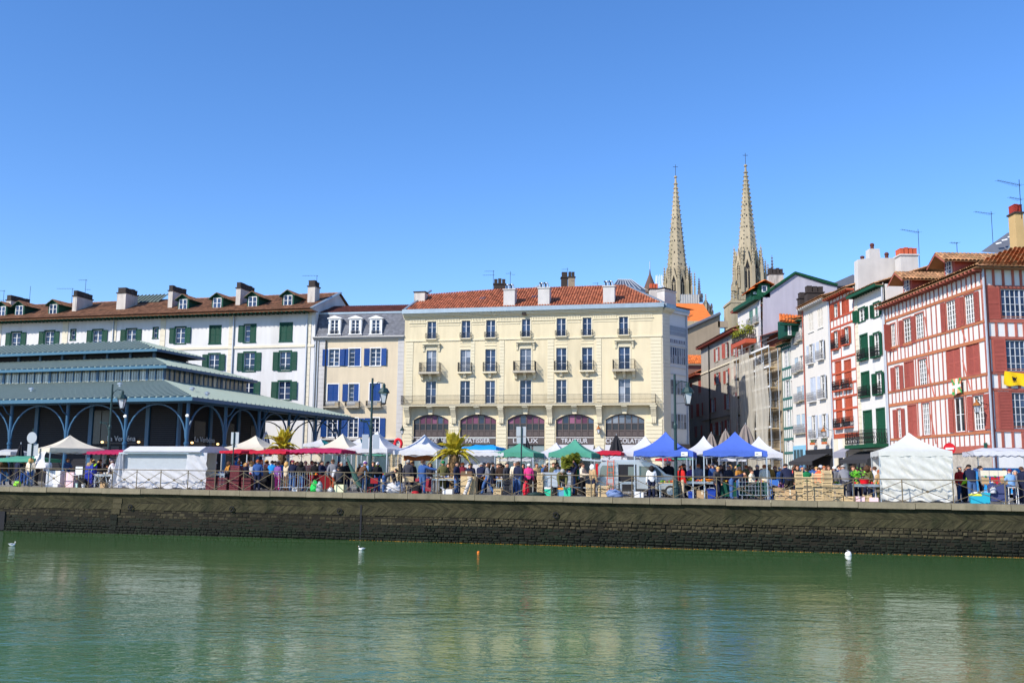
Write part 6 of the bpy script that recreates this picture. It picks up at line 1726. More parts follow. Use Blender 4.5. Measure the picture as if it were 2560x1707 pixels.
c_pink, c_teal, c_sky, c_grey, c_offw = cloth_mat('raspberry',190,42,92), cloth_mat('teal',20,140,140), cloth_mat('sky_blue',30,165,235), cloth_mat('grey',205,205,205), cloth_mat('off_white',222,222,216)
def gpos(p): return (p.x, p.y, gz(p.x))
def pop_tent(label, k, xl, xr, off, y_eave, x_peak, y_peak, mats, dep=3.2, rot=0.0, legs=True, val=.26, walls=False, patch=False, name='market_tent'):
 ul, ur = q(k, xl, 0)[0], q(k, xr, 0)[0]
 A, B = qp(ul, off), qp(ur, off)
 Wd = (B-A).length; c = (A+B)/2
 t = thing(name, label, 'tent', gpos(c), QANG + rot, 'pop-up market tents')
 up, vp = q(k, x_peak, y_peak); ve = q(k, 0, y_eave)[1]
 ze = zat((ul+ur)/2, ve, c.y) - gz(c.x); zp = zat(up, vp, c.y + dep/2) - gz(c.x)
 if rot: hw, hd, y0 = Wd/2/1.30, dep/2, -dep/2
 else: hw, hd, y0 = Wd/2, dep/2, 0.0
 cy = y0 + hd; zt = ze + val; H = zp - zt
 pr = lambda r: .50*r + .50*r**2.6
 corners = [(-hw,y0),(hw,y0),(hw,y0+dep),(-hw,y0+dep)]
 mats = mats if isinstance(mats, (list, tuple)) else [mats]*4
 ms = list(dict.fromkeys(mats)); mb = MB(); n = 8
 jit = lambda: R_.uniform(-.018,.018)
 for s in range(4):
  a, b = corners[s], corners[(s+1) % 4]
  def P(i, j):
   f, r = i/n, j/n; ex, ey = a[0]+(b[0]-a[0])*f, a[1]+(b[1]-a[1])*f
   sag = -.10*math.sin(f*math.pi)*(1-r)*(r*3 if r < .33 else 1)*r**.3
   return (ex*(1-r), ey + (cy-ey)*r, zt + H*pr(r) + sag + (jit() if 0 < i < n and 0 < j < n else 0))
  mb.grid(P, n, n, ms.index(mats[s]))
 obj('canopy', mb, ms, t, smooth=True)
 for s in range(4):
  a, b = corners[s], corners[(s+1) % 4]; v = MB(); nn = 10
  dx, dy = b[1]-a[1], -(b[0]-a[0]); L = math.hypot(dx, dy); dx, dy = dx/L, dy/L
  v.grid(lambda i, j: (a[0]+(b[0]-a[0])*i/nn+dx*.025*math.sin(i*2.1)*(1-j), a[1]+(b[1]-a[1])*i/nn+dy*.025*math.sin(i*2.1)*(1-j), zt-val*(1-j) + (.03*math.sin(i*1.7) if not j else 0)), nn, 1)
  obj('valance', v, mats[s], t, smooth=True)
 if legs:
  for x, y in corners:
   bx('leg', m_steel, t, x*.975-.03, x*.975+.03, cy+(y-cy)*.975-.03, cy+(y-cy)*.975+.03, 0, zt-.02)
  for s in range(4):
   a, b = corners[s], corners[(s+1)%4]; a, b = Vector((a[0]*.97, cy+(a[1]-cy)*.97, zt-.12)), Vector((b[0]*.97, cy+(b[1]-cy)*.97, zt-.12)); m_ = (a+b)/2
   bar(a, m_-Vector((0,0,.22)), .016, 'truss', t, m_steel); bar(b, m_-Vector((0,0,.22)), .016, 'truss', t, m_steel)
   bar(a-Vector((0,0,.22)), m_, .016, 'truss', t, m_steel); bar(b-Vector((0,0,.22)), m_, .016, 'truss', t, m_steel)
 if patch:
  bx('label_patch', m_wframe, t, hw-.62, hw-.28, y0-.05, y0-.035, zt-val*.95, zt-.03)
  for i in range(5): bx('patch_print', m_iron, t, hw-.58+i*.03, hw-.565+i*.03, y0-.055, y0-.05, zt-val*.62, zt-val*.42)
 return t, hw, y0, dep, ze, zt
T_ = lambda *a, **k: pop_tent(*a, **k)
tl_, hw, y0, dep, ze, zt = T_('cream pop-up tent seen corner-on beside the round signpost', 'S1', 590, 1840, 3.0, 440, 1310, 140, c_cream, dep=3.2, rot=math.radians(-38))
# hanging sheet under its left side
mb = MB(); mb.grid(lambda i,j: (-hw+.55+(2*hw-1.0)*i/14, y0-.04-.10*math.sin(i*.35+j*.5)-.12*(1-j/8), ze+.02-1.08*(1-j/8)+.12*(i/14)*(1-j/8)), 14, 8); obj('side_sheet', mb, c_white, tl_, smooth=True)
T_('white pop-up tent behind the scalloped red awnings', 'S2', 1640, 2400, 7.0, 420, 2120, 130, c_cream, dep=3.4)
T_('cream pop-up tent between the fringed palm and the middle lamp post', 'S3', 960, 1700, 7.5, 450, 1350, 95, c_cream, dep=3.4)
T_('white tent with teal panel just left of the cream middle tent', 'S3', 820, 1190, 26, 330, 985, 190, [c_white, c_teal, c_white, c_white], dep=3.0)
T_('white tent with teal panel right of the cream middle tent', 'S3', 1560, 1870, 28, 330, 1690, 172, [c_white, c_teal, c_white, c_white], dep=3.0)
T_('tall white pop-up tent behind the middle lamp post', 'S3', 1590, 2330, 4.5, 440, 2105, 50, c_white, dep=3.4)
T_('bright white pop-up tent left of the tall feather palm', 'S4', 155, 940, 3.6, 480, 640, 110, c_white, dep=3.3)
T_('pale grey tent peak right behind the feather palm', 'S4', 1040, 1480, 12, 470, 1160, 280, c_grey, dep=3.0)
T_('smaller sea-green pop-up tent behind the square signpost', 'S4', 1960, 2660, 5.5, 510, 2398, 262, c_green, dep=3.2)
T_('white pop-up tent squeezed between the two green tents', 'S5', 395, 1000, 8.5, 540, 825, 255, c_white, dep=3.2)
T_('larger sea-green pop-up tent above the fan palm', 'S5', 650, 1415, 3.4, 520, 1085, 195, c_green, dep=3.4)
T_('small white tent peak behind the flat crimson parasol', 'S5', 1350, 1640, 20, 480, 1490, 312, c_white, dep=3.0)
T_('white pop-up tent left behind the first blue tent', 'S6', -330, 420, 8.0, 500, 185, 135, c_white, dep=3.3)
T_('royal blue pop-up tent nearer the silver van', 'S5', 2170, 3235, .75, 500, 2757, 62, c_blue, dep=3.3, patch=True)
T_('white tent peak between the two blue tents', 'S6', 830, 1420, 9.0, 470, 1115, 135, c_white, dep=3.3)
T_('royal blue pop-up tent beside the wooden crate stacks', 'S6', 1128, 2280, .75, 500, 1735, 62, c_blue, dep=3.3, patch=True)
T_('white pop-up tent right behind the second blue tent', 'S6', 1720, 2560, 5.0, 530, 2085, 145, c_white, dep=3.3)
tw_, hw, y0, dep, ze, zt = T_('off-white pop-up tent with hanging side walls on the right', 'S7', 1985, 3310, .75, 500, 2590, 80, c_offw, dep=3.4)
def folds(seed, amp):
 rr = random.Random(seed); ph = [rr.uniform(0,6.28) for _ in range(6)]; fr = [rr.uniform(.6,2.4) for _ in range(6)]
 return lambda i, j: amp*sum(math.sin(i*fr[k]*.7 + j*fr[(k+2) % 6]*.35 + ph[k]) for k in range(6))/3
def tarp(par, name, P0, P1, z0, z1, mt, seed, amp=.07, nx=36, nz=26, diag=.5):
 P0, P1 = Vector(P0), Vector(P1); d = (P1-P0).normalized(); nrm = Vector((d.y, -d.x)); f = folds(seed, amp); mb = MB()
 def P(i, j):
  a = P0.lerp(P1, i/nx); e = f(i + j*diag, j)*(1-.45*(j/nz)); a = a + nrm*(e*math.sin(min(1,(nz-j)/4)*1.57)); return (a.x, a.y, z0+(z1-z0)*j/nz + (.04*math.sin(i*.6) if j == 0 else 0))
 mb.grid(P, nx, nz); return obj(name, mb, mt, par, smooth=True)
tarp(tw_, 'side_wall', (-hw+.02,y0+.02), (hw-.02,y0+.02), .06, zt-.2, c_offw, 5, .10, 44, 30)
tarp(tw_, 'side_wall', (hw-.03,y0+.05), (hw+.12,y0+dep-.05), .06, zt-.2, c_offw, 6, .06)
tarp(tw_, 'side_wall', (-hw+.05,y0+dep-.02), (hw-.05,y0+dep-.02), .06, zt-.2, c_offw, 7, .05)
# white lorry-canvas stall
A, B = qp(300, 1.0), qp(498, 1.0); c = (A+B)/2; Wd = (B-A).length
st = thing('canvas_stall', 'boxy white canvas market stall behind the left railing', 'stall', gpos(c), QANG)
hw = Wd/2; z1_ = zat(400, 1130, c.y)-gz(c.x); z2_ = zat(400, 1115, c.y)-gz(c.x)
tarp(st, 'front_canvas', (-hw,0), (hw*.72,0), .05, z1_*.54, c_white, 11, .10, 40, 16)
mb = MB().box(-hw, hw*.75, .10, .14, z1_*.52, z1_); obj('back_board', mb, cloth_mat('pale_grey',196,202,208), st)
tarp(st, 'side_curtain', (hw*.70,-.12), (hw*1.18,-.02), .05, z1_-.02, c_white, 13, .12, 16, 24)
def Psw(i, j):
 f, r = i/14, j/20; x = -hw-.1-.95*(1-r)**1.6*(1-f) + .35*f; return (x, -.05+.10*math.sin(i*.9+j*.3), .05+(z1_-.1)*r)
mb = MB(); mb.grid(Psw, 14, 20); obj('side_curtain', mb, c_white, st, smooth=True)
rp = [(-.25,z1_-.02),(-.3,z1_+.05),(.4,z2_),(2.2,z2_+.05),(3.0,z2_-.1),(3.2,z1_)]
mb = MB(); mb.prismx(rp, -hw*.88, hw*1.05); obj('roof', mb, c_white, st)
bx('awning_box', m_steel, st, -hw-.05, hw*.75, -.14, -.02, z1_-.10, z1_-.02)
bx('body', c_cream, st, -hw, hw*1.05, 1.6, 1.65, .1, z1_)
for x in (-hw+.02, hw*1.1):
 bx('leg', m_steel, st, x-.03, x+.03, .06, .12, 0, z1_)
# awnings and parasols
def flat_awning(label, k, xl, xr, off, y_top, y_bot, mt, dep=2.6, slope=.12, legs=2, scal=True, cat='awning', name='market_awning', sag=.0):
 ul, ur = q(k,xl,0)[0], q(k,xr,0)[0]; A, B = qp(ul, off), qp(ur, off); c = (A+B)/2; Wd = (B-A).length
 t = thing(name, label, cat, gpos(c), QANG, 'market awnings and parasols'); hw = Wd/2
 zb = zat((ul+ur)/2, q(k,0,y_bot)[1], c.y)-gz(c.x); ztp = zat((ul+ur)/2, q(k,0,y_top)[1], c.y)-gz(c.x)
 vh = min(.28, (ztp-zb)*.55); zt = zb+vh; n = max(8, int(Wd/.12)); mb = MB()
 def P(i, j):
  f, r = i/n, j/8; x = -hw+Wd*f; h = (ztp-zt)*(1-abs(2*r-1))*(1-max(0,abs(2*f-1)-.55)/.45*.9) ; return (x, dep*r, zt+h+.012*math.sin(i*.8+j))
 mb.grid(P, n, 8); obj('canopy', mb, mt, t, smooth=True)
 for y in (0, dep):
  v = MB(); n2 = n*2
  v.grid(lambda i,j: (-hw+Wd*i/n2, y+(-.02 if y == 0 else .02)*(1-j), zt-(vh*(1 if not scal else .72+.28*abs(math.sin(i*.55))))*(1-j)), n2, 1); obj('valance', v, mt, t)
 for x in (-hw, hw):
  v = MB(); v.grid(lambda i,j: (x, dep*i/16, zt-(vh*(.72+.28*abs(math.sin(i*.9))))*(1-j)), 16, 1); obj('valance', v, mt, t)
 for i in range(legs):
  x = -hw*.7+1.4*hw*i/max(1,legs-1) if legs > 1 else 0
  bar((x,dep*.5,0),(x,dep*.5,zt+.1),.03,'pole',t,m_steel)
  for sx in (-1,1): bar((x,dep*.5,zt-.35),(x+sx*min(.9,hw*.5),dep*(.5+.38*sx),zt-.02),.013,'rib',t,m_wood)
 return t
flat_awning('green and crimson market parasol at the far left edge', 'S1', -150, 570, 2.0, 490, 600, c_green, 2.6, legs=1, scal=False, cat='parasol', name='market_parasol')
flat_awning('grey market awning at the far left edge above the parasol', 'S1', -300, 165, 6.0, 370, 480, c_grey, 2.6, legs=1, scal=False)
flat_awning('crimson market parasol left of the white canvas stall', 'S1', 1440, 2230, 2.2, 375, 470, c_pink, 2.6, legs=1, cat='parasol', name='market_parasol')
flat_awning('leftmost scalloped red awning beside the white canvas stall', 'S2', 1610, 2120, 2.0, 365, 450, c_red, 2.4)
flat_awning('scalloped red awning in front of the first palm', 'S2', 2135, 2800, 2.0, 362, 460, c_red, 2.4)
flat_awning('raspberry red awning left of the middle lamp post', 'S3', 455, 1510, 2.4, 340, 445, c_pink, 2.8, legs=2)
flat_awning('flat crimson parasol right of the larger green tent', 'S5', 1415, 1945, 6.5, 388, 480, c_red, 2.6, legs=1, cat='parasol', name='market_parasol')
flat_awning('white scalloped awning behind the tall feather palm', 'S4', 1045, 2130, 5.5, 375, 500, c_white, 2.6, legs=2)
flat_awning('sky-blue tarpaulin canopy right of the tall feather palm', 'S4', 1380, 1990, 8.5, 288, 400, c_sky, 2.6, legs=2, scal=False)
flat_awning('white curved scalloped awning at the right edge', 'S8', 1480, 2700, 3.0, 340, 500, c_white, 2.8, legs=2)
flat_awning('low white awning strip behind the silver van', 'S5', 1560, 2250, 10, 490, 590, c_white, 2.6, legs=2)
flat_awning('small red awning seen under the first blue tent', 'S6', 270, 560, 12, 520, 580, c_red, 2.4, legs=1)
flat_awning('small green awning seen under the first blue tent', 'S6', 560, 940, 12.5, 525, 560, c_green, 2.4, legs=1)
flat_awning('white awning seen under the second blue tent', 'S6', 1380, 1900, 12, 530, 590, c_white, 2.4, legs=2)
flat_awning('green strip awning under the tall white tent', 'S3', 1880, 2300, 9, 440, 490, c_green, 2.4, legs=2)
flat_awning('white awning seen beneath the smaller green tent', 'S5', -250, 340, 12, 520, 590, c_grey, 2.4, legs=2)
# closed parasols
def closed_parasol(label, k, x, yt, yb, d, mt, w_=None):
 u, v = q(k, x, yt); g = gp(u, d); zt = zat(u, v, d)-gz(g.x); zb = zat(u, q(k,x,yb)[1], d)-gz(g.x)
 t = thing('closed_parasol', label, 'parasol', (g.x,g.y,gz(g.x)), 0, 'folded parasols'); r = w_ or (zt-zb)*.16
 mb = MB(); n = 16; zb = max(.9, min(zb, zt-1.9)); vs=[]
 for j in range(7):
  f = j/6
  for i in range(n):
   a = 2*math.pi*i/n; rr = (.05+(r-.05)*(1-f)**.7)*(1+.22*math.cos(i*math.pi)); vs.append((rr*math.cos(a), rr*math.sin(a), zb+(zt-.12-zb)*f))
 mb.add(vs, [(j*n+i, j*n+(i+1)%n, (j+1)*n+(i+1)%n, (j+1)*n+i) for j in range(6) for i in range(n)]); obj('canopy', mb, mt, t, smooth=False)
 bar((0,0,0),(0,0,zt),.03,'pole',t,m_steel)
m_pdark, m_ptan, m_pgrey = M('parasol_black',(.02,.02,.025),.9,.1), MS('parasol_taupe',128,118,112,rough=.9,var=.1), MS('parasol_slate',88,94,112,rough=.9,var=.1)
closed_parasol('folded black parasol beside the round signpost', 'S1', 340, 250, 560, 66, m_pdark, .35)
closed_parasol('folded slate-grey parasol under the market hall arches', 'S3', 150, 40, 240, 72, m_pgrey, .42)
closed_parasol('folded dark parasol left of the tall feather palm', 'S4', 985, 150, 420, 82, m_pdark, .35)
closed_parasol('folded charcoal parasol behind the square signpost', 'S5', 245, 140, 480, 80, m_pdark, .45)
closed_parasol('folded charcoal parasol in front of the chocolate shop', 'S5', 1862, 100, 420, 78, m_pdark, .6)
closed_parasol('leftmost folded taupe parasol behind the blue tents', 'S6', 1283, 65, 330, 84, m_ptan, .6)
closed_parasol('middle folded taupe parasol behind the blue tents', 'S6', 1540, 10, 330, 78, m_ptan, .65)
closed_parasol('tallest folded taupe parasol behind the second blue tent', 'S6', 1900, -95, 330, 72, m_ptan, .65)
# lamp posts
def lamp_post(label, u, vtop, off, side, vl, bracket=True):
 p = qp(u, off); zt = zat(u, vtop, p.y)-gz(p.x); zl_ = zat(u, vl, p.y)-gz(p.x)
 t = thing('lamp_post', label, 'lamp post', gpos(p), 0, 'dark green lamp posts')
 obj('base', MB().lathe([(.19,0),(.19,.5),(.14,.6),(.10,1.0),(.09,1.02)], 10), m_postgreen, t)
 obj('pole', MB().lathe([(.09,1.0),(.085,zt*.55),(.11,zt*.56),(.11,zt*.585),(.07,zt*.6),(.06,zt)], 10), m_postgreen, t)
 L = .68; zz = zl_+.62
 obj('arm', MB().tube([(0,0,zz-.55),(side*.10,0,zz-.1),(side*L*.5,0,zz+.08),(side*L,0,zz),(side*L,0,zz-.12)], .026, 6), m_postgreen, t)
 obj('arm_brace', MB().tube([(0,0,zl_-.5),(side*L,0,zl_-.46)], .014, 5), m_postgreen, t)
 lantern_head(t, (side*L, 0, zl_), False, 1.35)
 if bracket:
  zb = zt*.62; obj('lower_bracket', MB().tube([(0,0,zb-.9),(-side*.12,0,zb-.35),(-side*.25,0,zb-.08),(-side*.6,0,zb)], .035, 6).tube([(0,0,zb),(-side*.6,0,zb)], .03, 6).lathe([(.07,zb-.05),(.07,zb+.1)], 8, -side*.6, 0), m_postgreen, t)
 return t
lamp_post('dark green lamp post in front of the market hall', 268, 960, 4.0, 1, 1000)
lp = lamp_post('dark green lamp post with square signs in mid picture', 925, 945, 2.2, 1, 985)
p = qp(925, 2.2)
for dx in (-.28, .35): bx('sign_plate', m_pipe, lp, dx-.22, dx+.16, -.12, -.10, zat(925,1118,p.y), zat(925,1082,p.y))
lp = lamp_post('dark green lamp post behind the first blue tent', 1690, 935, 1.0, 1, 985, False)
# sign posts
def sign_post(label, u, off, vtop, shapes, name='sign_post'):
 p = qp(u, off); t = thing(name, label, 'sign', gpos(p), QANG)
 Z = lambda v: zat(u, v, p.y)-gz(p.x)
 bar((0,0,0),(0,0,Z(vtop)),.04,'post',t,m_postgreen)
 for s in shapes:
  if s[0] == 'disc': obj('sign_disc', MB().lathe([(0,-.012),(s[2],-.012),(s[2],.012),(0,.012)], 24), s[3], t, (s[4],-.07,Z(s[1])), (math.pi/2,0,0))
  elif s[0] == 'bar': bx('sign_bar', s[4], t, s[1], s[2], -.10, -.085, Z(s[3])-.05, Z(s[3])+.05)
  else: bx('sign_plate', s[5], t, s[1], s[2], .05, .07, Z(s[4]), Z(s[3]))
 return t, Z
m_signback = M('sign_back_grey', (.40,.42,.44), .45, .06, 2, metal=.4); m_noentry = MS('no_entry_red',200,25,35,rough=.5,var=.03)
sign_post('signpost with round and rectangular signs seen from behind at left', 76, 1.6, 1071, [('disc',1094,.36,m_signback,0),('plate',-.38,.4,1109,1139,m_signback)])
sign_post('rectangular sign seen from behind above the red awnings', 581, 1.4, 1080, [('plate',-.22,.28,1080,1110,m_signback),('plate',-.15,.2,1112,1118,m_signback)])
sign_post('tall signpost with square panel in front of the green tents', 1303, .9, 1066, [('plate',-.30,.24,1066,1090,m_signback),('plate',-.28,.24,1092,1108,m_signback)])
sign_post('red no entry sign behind the off-white walled tent', 2377, 7.0, 1105, [('disc',1121,.31,m_noentry,0),('bar',-.21,.21,1121,m_wframe)])
# palms
def leafy(mt, r, g, b):
 N, Lk = mt.node_tree.nodes, mt.node_tree.links; tl = N.new('ShaderNodeBsdfTranslucent'); mx = N.new('ShaderNodeMixShader'); mx.inputs[0].default_value = .4; tl.inputs['Color'].default_value = (*srgb(r, g, b), 1)
 Lk.new(N['Principled BSDF'].outputs[0], mx.inputs[1]); Lk.new(tl.outputs[0], mx.inputs[2]); Lk.new(mx.outputs[0], N['Material Output'].inputs['Surface'])
m_frond = MS('palm_leaf', 205, 192, 66, rough=.6, var=.22, scale=2, isl=.35); m_fan = MS('fan_palm_leaf', 132, 140, 54, rough=.6, var=.22, scale=2, isl=.35); m_trunk = MS('palm_trunk', 120, 96, 66, rough=.95, var=.35, scale=4, bump=.8)
leafy(m_frond, 225, 205, 60); leafy(m_fan, 160, 160, 60)
def frond_mesh(L, droop, up, seed, mt):
 rr = random.Random(seed); mb = MB(); n = 26; pts = []
 for i in range(n+1):
  t = i/n; pts.append(Vector((L*(t*math.cos(up) + .10*t*t*math.sin(up)), 0, L*(t*math.sin(up) - droop*t**2.2))))
 mb.tube(pts[::3], [.035*(1-i/9)+.008 for i in range(len(pts[::3]))], 4)
 for i in range(4, n):
  t = i/n; d = (pts[i+1]-pts[i-1]).normalized(); ll = L*.20*math.sin(min(1,t*1.15+.12)*math.pi)**.6
  for s in (-1,1):
   for e in (0, .5):
    b = pts[i].lerp(pts[min(n,i+1)], e); tip = b + d*ll*.62 + Vector((0, s*ll*.72, ll*(.30-.45*t)+rr.uniform(-.04,.04))); w_ = d*.035
    mid = b.lerp(tip,.5)+Vector((0,0,.03))
    mb.add([b-w_, b+w_, mid+w_*.8, tip, mid-w_*.8], [(0,1,2,3,4)])
 return mb.mesh('frond', mt)
def palm(label, u, off, vbase, L, n, trunk_r, mt=m_frond, seed=1):
 p = qp(u, off); t = thing('palm_tree', label, 'palm', gpos(p), 0); zb = zat(u, vbase, p.y)-gz(p.x); rr = random.Random(seed)
 mb = MB(); mb.lathe([(trunk_r*1.15,0),(trunk_r,.4),(trunk_r*.85,zb*.6),(trunk_r*1.1,zb*.8),(trunk_r*1.25,zb*.93),(trunk_r*.7,zb+.05)], 12)
 for i in range(120):
  z = rr.uniform(.2, zb); a = rr.uniform(0,6.28); r = trunk_r*(1.0 if z < zb*.7 else 1.25); s = .07
  mb.add([(r*math.cos(a-.25),r*math.sin(a-.25),z),(r*math.cos(a+.25),r*math.sin(a+.25),z),((r+.08)*math.cos(a),(r+.08)*math.sin(a),z+.16)],[(0,1,2)])
 obj('trunk', mb, m_trunk, t)
 ms = [frond_mesh(L*rr.uniform(.85,1.1), dr, upa, seed*10+k, mt) for k, (dr, upa) in enumerate(((.10,1.4),(.25,1.2),(.45,1.0),(.65,.75),(.75,.4)))]
 for i in range(n):
  k = i % 5; link('frond', ms[k], t, (0,0,zb), (rr.uniform(-.15,.15), rr.uniform(-.1,.1), i*2.399+rr.uniform(-.2,.2)))
 return t
palm('feather palm with yellowish fronds behind the red awnings', 703, 6.0, 1122, 1.75, 30, .22, m_frond, 3)
palm('tall feather palm with scaly trunk beside the bright white tent', 1135, 3.0, 1138, 1.6, 44, .24, m_frond, 5)
def fan_palm(label, u, off, vbase, r, seed):
 p = qp(u, off); t = thing('fan_palm', label, 'palm', gpos(p), 0); zb = zat(u, vbase, p.y)-gz(p.x); rr = random.Random(seed)
 obj('trunk', MB().lathe([(.14,0),(.11,zb*.5),(.13,zb)], 8), m_trunk, t)
 fm = MB()
 for i in range(22):
  a = -1.9+3.8*i/21; tip = (r*.55*math.sin(a), r*.25+r*.45*math.cos(a), -.10*abs(a)); fm.add([(-.01,r*.25,0),(.01,r*.25,0),(tip[0]+.03,tip[1],tip[2]),(tip[0]-.02,tip[1],tip[2]-.02)],[(0,1,2,3)])
 fm.tube([(0,-.2,-.15),(0,r*.27,0)], .012, 4); me = fm.mesh('fan_leaf', m_fan)
 for i in range(44):
  link('fan_leaf', me, t, (0,0,zb+rr.uniform(-.1,.25)), (rr.uniform(-.7,1.25), rr.uniform(-.5,.5), rr.uniform(0,6.28)), (1,1,1))
fan_palm('left bushy fan palm under the larger green tent', 1418, 2.6, 1160, .52, 4)
fan_palm('right bushy fan palm behind the tailgate of the van', 1437, 3.2, 1150, .48, 9)
# silver van seen from its side
def van():
 uL, uR = 1490, 1716; off = 2.2; A, B = qp(uL, off), qp(uR, off); c = (A+B)/2; L = (B-A).length
 t = thing('parked_van', 'silver panel van with open side door and raised tailgate', 'van', gpos(c), QANG)
 m_silver = M('silver_paint', (.45,.47,.48), .32, .04, 2, metal=.55, spec=.5); m_vglass = glass('van_glass', (.05,.09,.10), (.10,.16,.17)); m_black = M('black_plastic', (.02,.02,.02), .6, .1)
 h = L/2; W = 1.75
 prof = [(-h+.02,.35),(-h,.9),(-h+.10,1.55),(-h+.28,1.82),(-h+.8,1.90),(.35,1.86),(.85,1.66),(1.35,1.22),(h-.25,1.05),(h-.02,.80),(h,.38)]
 body = MB()
 body.prism(prof, 0, W); bo = obj('body', body, m_silver, t)
 for a, b in (((-h+.28,1.02),(-h+1.12,1.62)),((-.05+.9,1.02),(1.25,1.50))):
  pass
 def pane(pts, mt=m_vglass, y=-.012, name='side_window'):
  n = len(pts); mb = MB().add([(x,y,z) for x,z in pts], [tuple(range(n))]); return obj(name, mb, mt, t)
 pane([(-h+.22,1.05),(-h+1.05,1.05),(-h+1.05,1.66),(-h+.36,1.66),(-h+.24,1.5)])
 pane([(-h+1.22,.42),(-h+2.2,.42),(-h+2.2,1.72),(-h+1.22,1.72)], m_dark, -.010, 'door_opening');
 pane([(-h+2.34,1.05),(1.28,1.05),(1.15,1.24),(.80,1.60),(-h+2.34,1.64)])
 pane([(-h+1.75,1.1),(-h+2.1,1.1),(-h+2.1,1.6),(-h+1.75,1.6)], m_vglass, -.02, 'far_window')
 ws = MB().add([(.86,.12,1.66),(1.36,.10,1.23),(1.36,W-.1,1.23),(.86,W-.12,1.66)], [(0,1,2,3)]); o = obj('windscreen', ws, m_vglass, t); o.location = (.02,0,.015)
 bx('tail_light', MS('tail_red',190,25,30,rough=.3,var=0), t, -h-.02, -h+.10, -.015, .2, 1.05, 1.75)
 bx('bumper', m_black, t, h-.2, h+.06, -.02, W, .32, .62); bx('sill_trim', m_black, t, -h+.05, h-.2, -.015, W, .28, .42)
 for x in (-h+.75, h-.85):
  wl = MB(); wl.tube([(x,-.02,.31),(x,.24,.31)], .31, 18); tyre = obj('wheel', wl, m_black, t)
  rm = MB().tube([(x,-.035,.31),(x,0,.31)], .20, 14)
  for k in range(6): a = k*math.pi/3; rm.tube([(x,-.045,.31),(x+.19*math.cos(a),-.045,.31+.19*math.sin(a))], .022, 4)
  obj('rim', rm, m_steel, tyre)
 tg = MB().box(-1.05,.02,0,W,-.04,.05); obj('tailgate', tg, m_silver, t, (-h+.3,0,1.9), (0,.06,0))
 for y in (.1, W-.2): bx('roof_rail', m_steel, t, -h+.5, .2, y, y+.06, 1.9, 1.97)
 bx('headlight', m_lampglass, t, h-.32, h-.01, -.02, .25, .78, .98)
van()
# grey trailer
A, B = qp(1353, 1.7), qp(1427, 1.7); c = (A+B)/2; t = thing('box_trailer', 'low grey metal trailer behind the turquoise coolers', 'trailer', gpos(c), QANG); hw = (B-A).length/2
obj('bed', MB().box(-hw,hw,0,1.3,.45,1.18), m_steel, t); bx('rim_bar', m_pipe, t, -hw-.02, hw+.02, -.03, 1.33, 1.18, 1.24); bx('side_band', m_pipe, t, -hw, hw, -.02, 0, .70, .78)
for x in (-.3,.25):
 wl = obj('wheel', MB().tube([(x,-.06,.26),(x,.12,.26)], .26, 14), m_iron, t); obj('rim', MB().tube([(x,-.07,.26),(x,-.05,.26)], .13, 10), m_steel, wl)
obj('drawbar', MB().tube([(hw,.6,.45),(hw+.9,.6,.42)], .04, 5), m_steel, t)
# wooden slatted crates
def crate_proto(w_, d, h, mt):
 r = link('wooden_crate', None); r.empty_display_size = .1
 for x in (-w_/2, w_/2-.03):
  for y in (0, d-.03): bx('corner_post', mt, r, x, x+.03, y, y+.03, 0, h+.01)
 for k in range(3):
  z0 = .01+(h-.02)*k/3; z1 = z0+(h-.02)/3-.022
  bx('slat', mt, r, -w_/2, w_/2, -.012, -.001, z0, z1); bx('slat', mt, r, -w_/2, w_/2, d+.001, d+.012, z0, z1)
  bx('slat', mt, r, -w_/2-.012, -w_/2-.001, 0, d, z0, z1); bx('slat', mt, r, w_/2+.001, w_/2+.012, 0, d, z0, z1)
 bx('base', mt, r, -w_/2, w_/2, 0, d, .005, .02)
 return r
ORD = ['lowest','second','third','fourth','fifth','sixth','seventh','eighth','ninth']
protos = {}
def crate(label, P, z, rz, w_=.55, d=.38, h=.2, mt=None, name='wooden_crate', group='wooden crates on the quay', cat='crate'):
 mt = mt or m_wood; key = (w_, d, h, mt.name)
 if key not in protos:
  protos[key] = crate_proto(w_, d, h, mt); o = protos[key]; first = True
 else: o = copytree(protos[key])
 o.name = name; o.location = (P.x, P.y, gz(P.x)+z); o.rotation_euler = (0,0,rz)
 return tag(o, label, cat, group)
def crate_stack(desc, u, off, n, w_=.55, d=.38, h=.2, mt=None, jit=.02, **k):
 p = qp(u, off)
 for i in range(n):
  lab = ('%s crate in the %s' % (ORD[i], desc)) if n > 1 else desc
  crate(lab, p + QD*R_.uniform(-jit,jit), i*(h+.004), QANG+R_.uniform(-.04,.04), w_, d, h, mt, **k)
S7u = lambda x: 1920+x/7.127
crate_stack('narrow wooden crate stack left of the main pile', S7u(555), .75, 7, .38, .5, .205)
crate_stack('shaded wooden crate stack just left of the main pile', S7u(700), .72, 5, .44, .4, .235)
crate_stack('wide wooden crate stack with the orange jacket behind it', S7u(872), .70, 6, .48, .36, .225)
crate_stack('tallest wooden crate stack of the main pile', S7u(1048), .70, 7, .48, .36, .215)
crate_stack('low wooden crate stack at the leaning man', S7u(1235), .70, 4, .5, .36, .2)
crate_stack('single wooden crate at the feet of the leaning man', S7u(1440), .65, 1, .5, .36, .26)
crate_stack('small wooden crate pair under the steel tables', S7u(1765), .75, 2, .40, .36, .16)
crate_stack('flat wooden tray in front of the crate pile', S7u(210), .75, 2, .55, .4, .2)
crate_stack('slim crate column beside the grey trailer', 1280+495/7.127, 1.4, 6, .30, .4, .2)
crate_stack('crate pair right of the trailer coupling', 1280+1390/7.127, 1.0, 3, .42, .36, .22)
crate_stack('broad crate pair by the crumpled blue tarp', 1280+1630/7.127, .75, 3, .58, .4, .2)
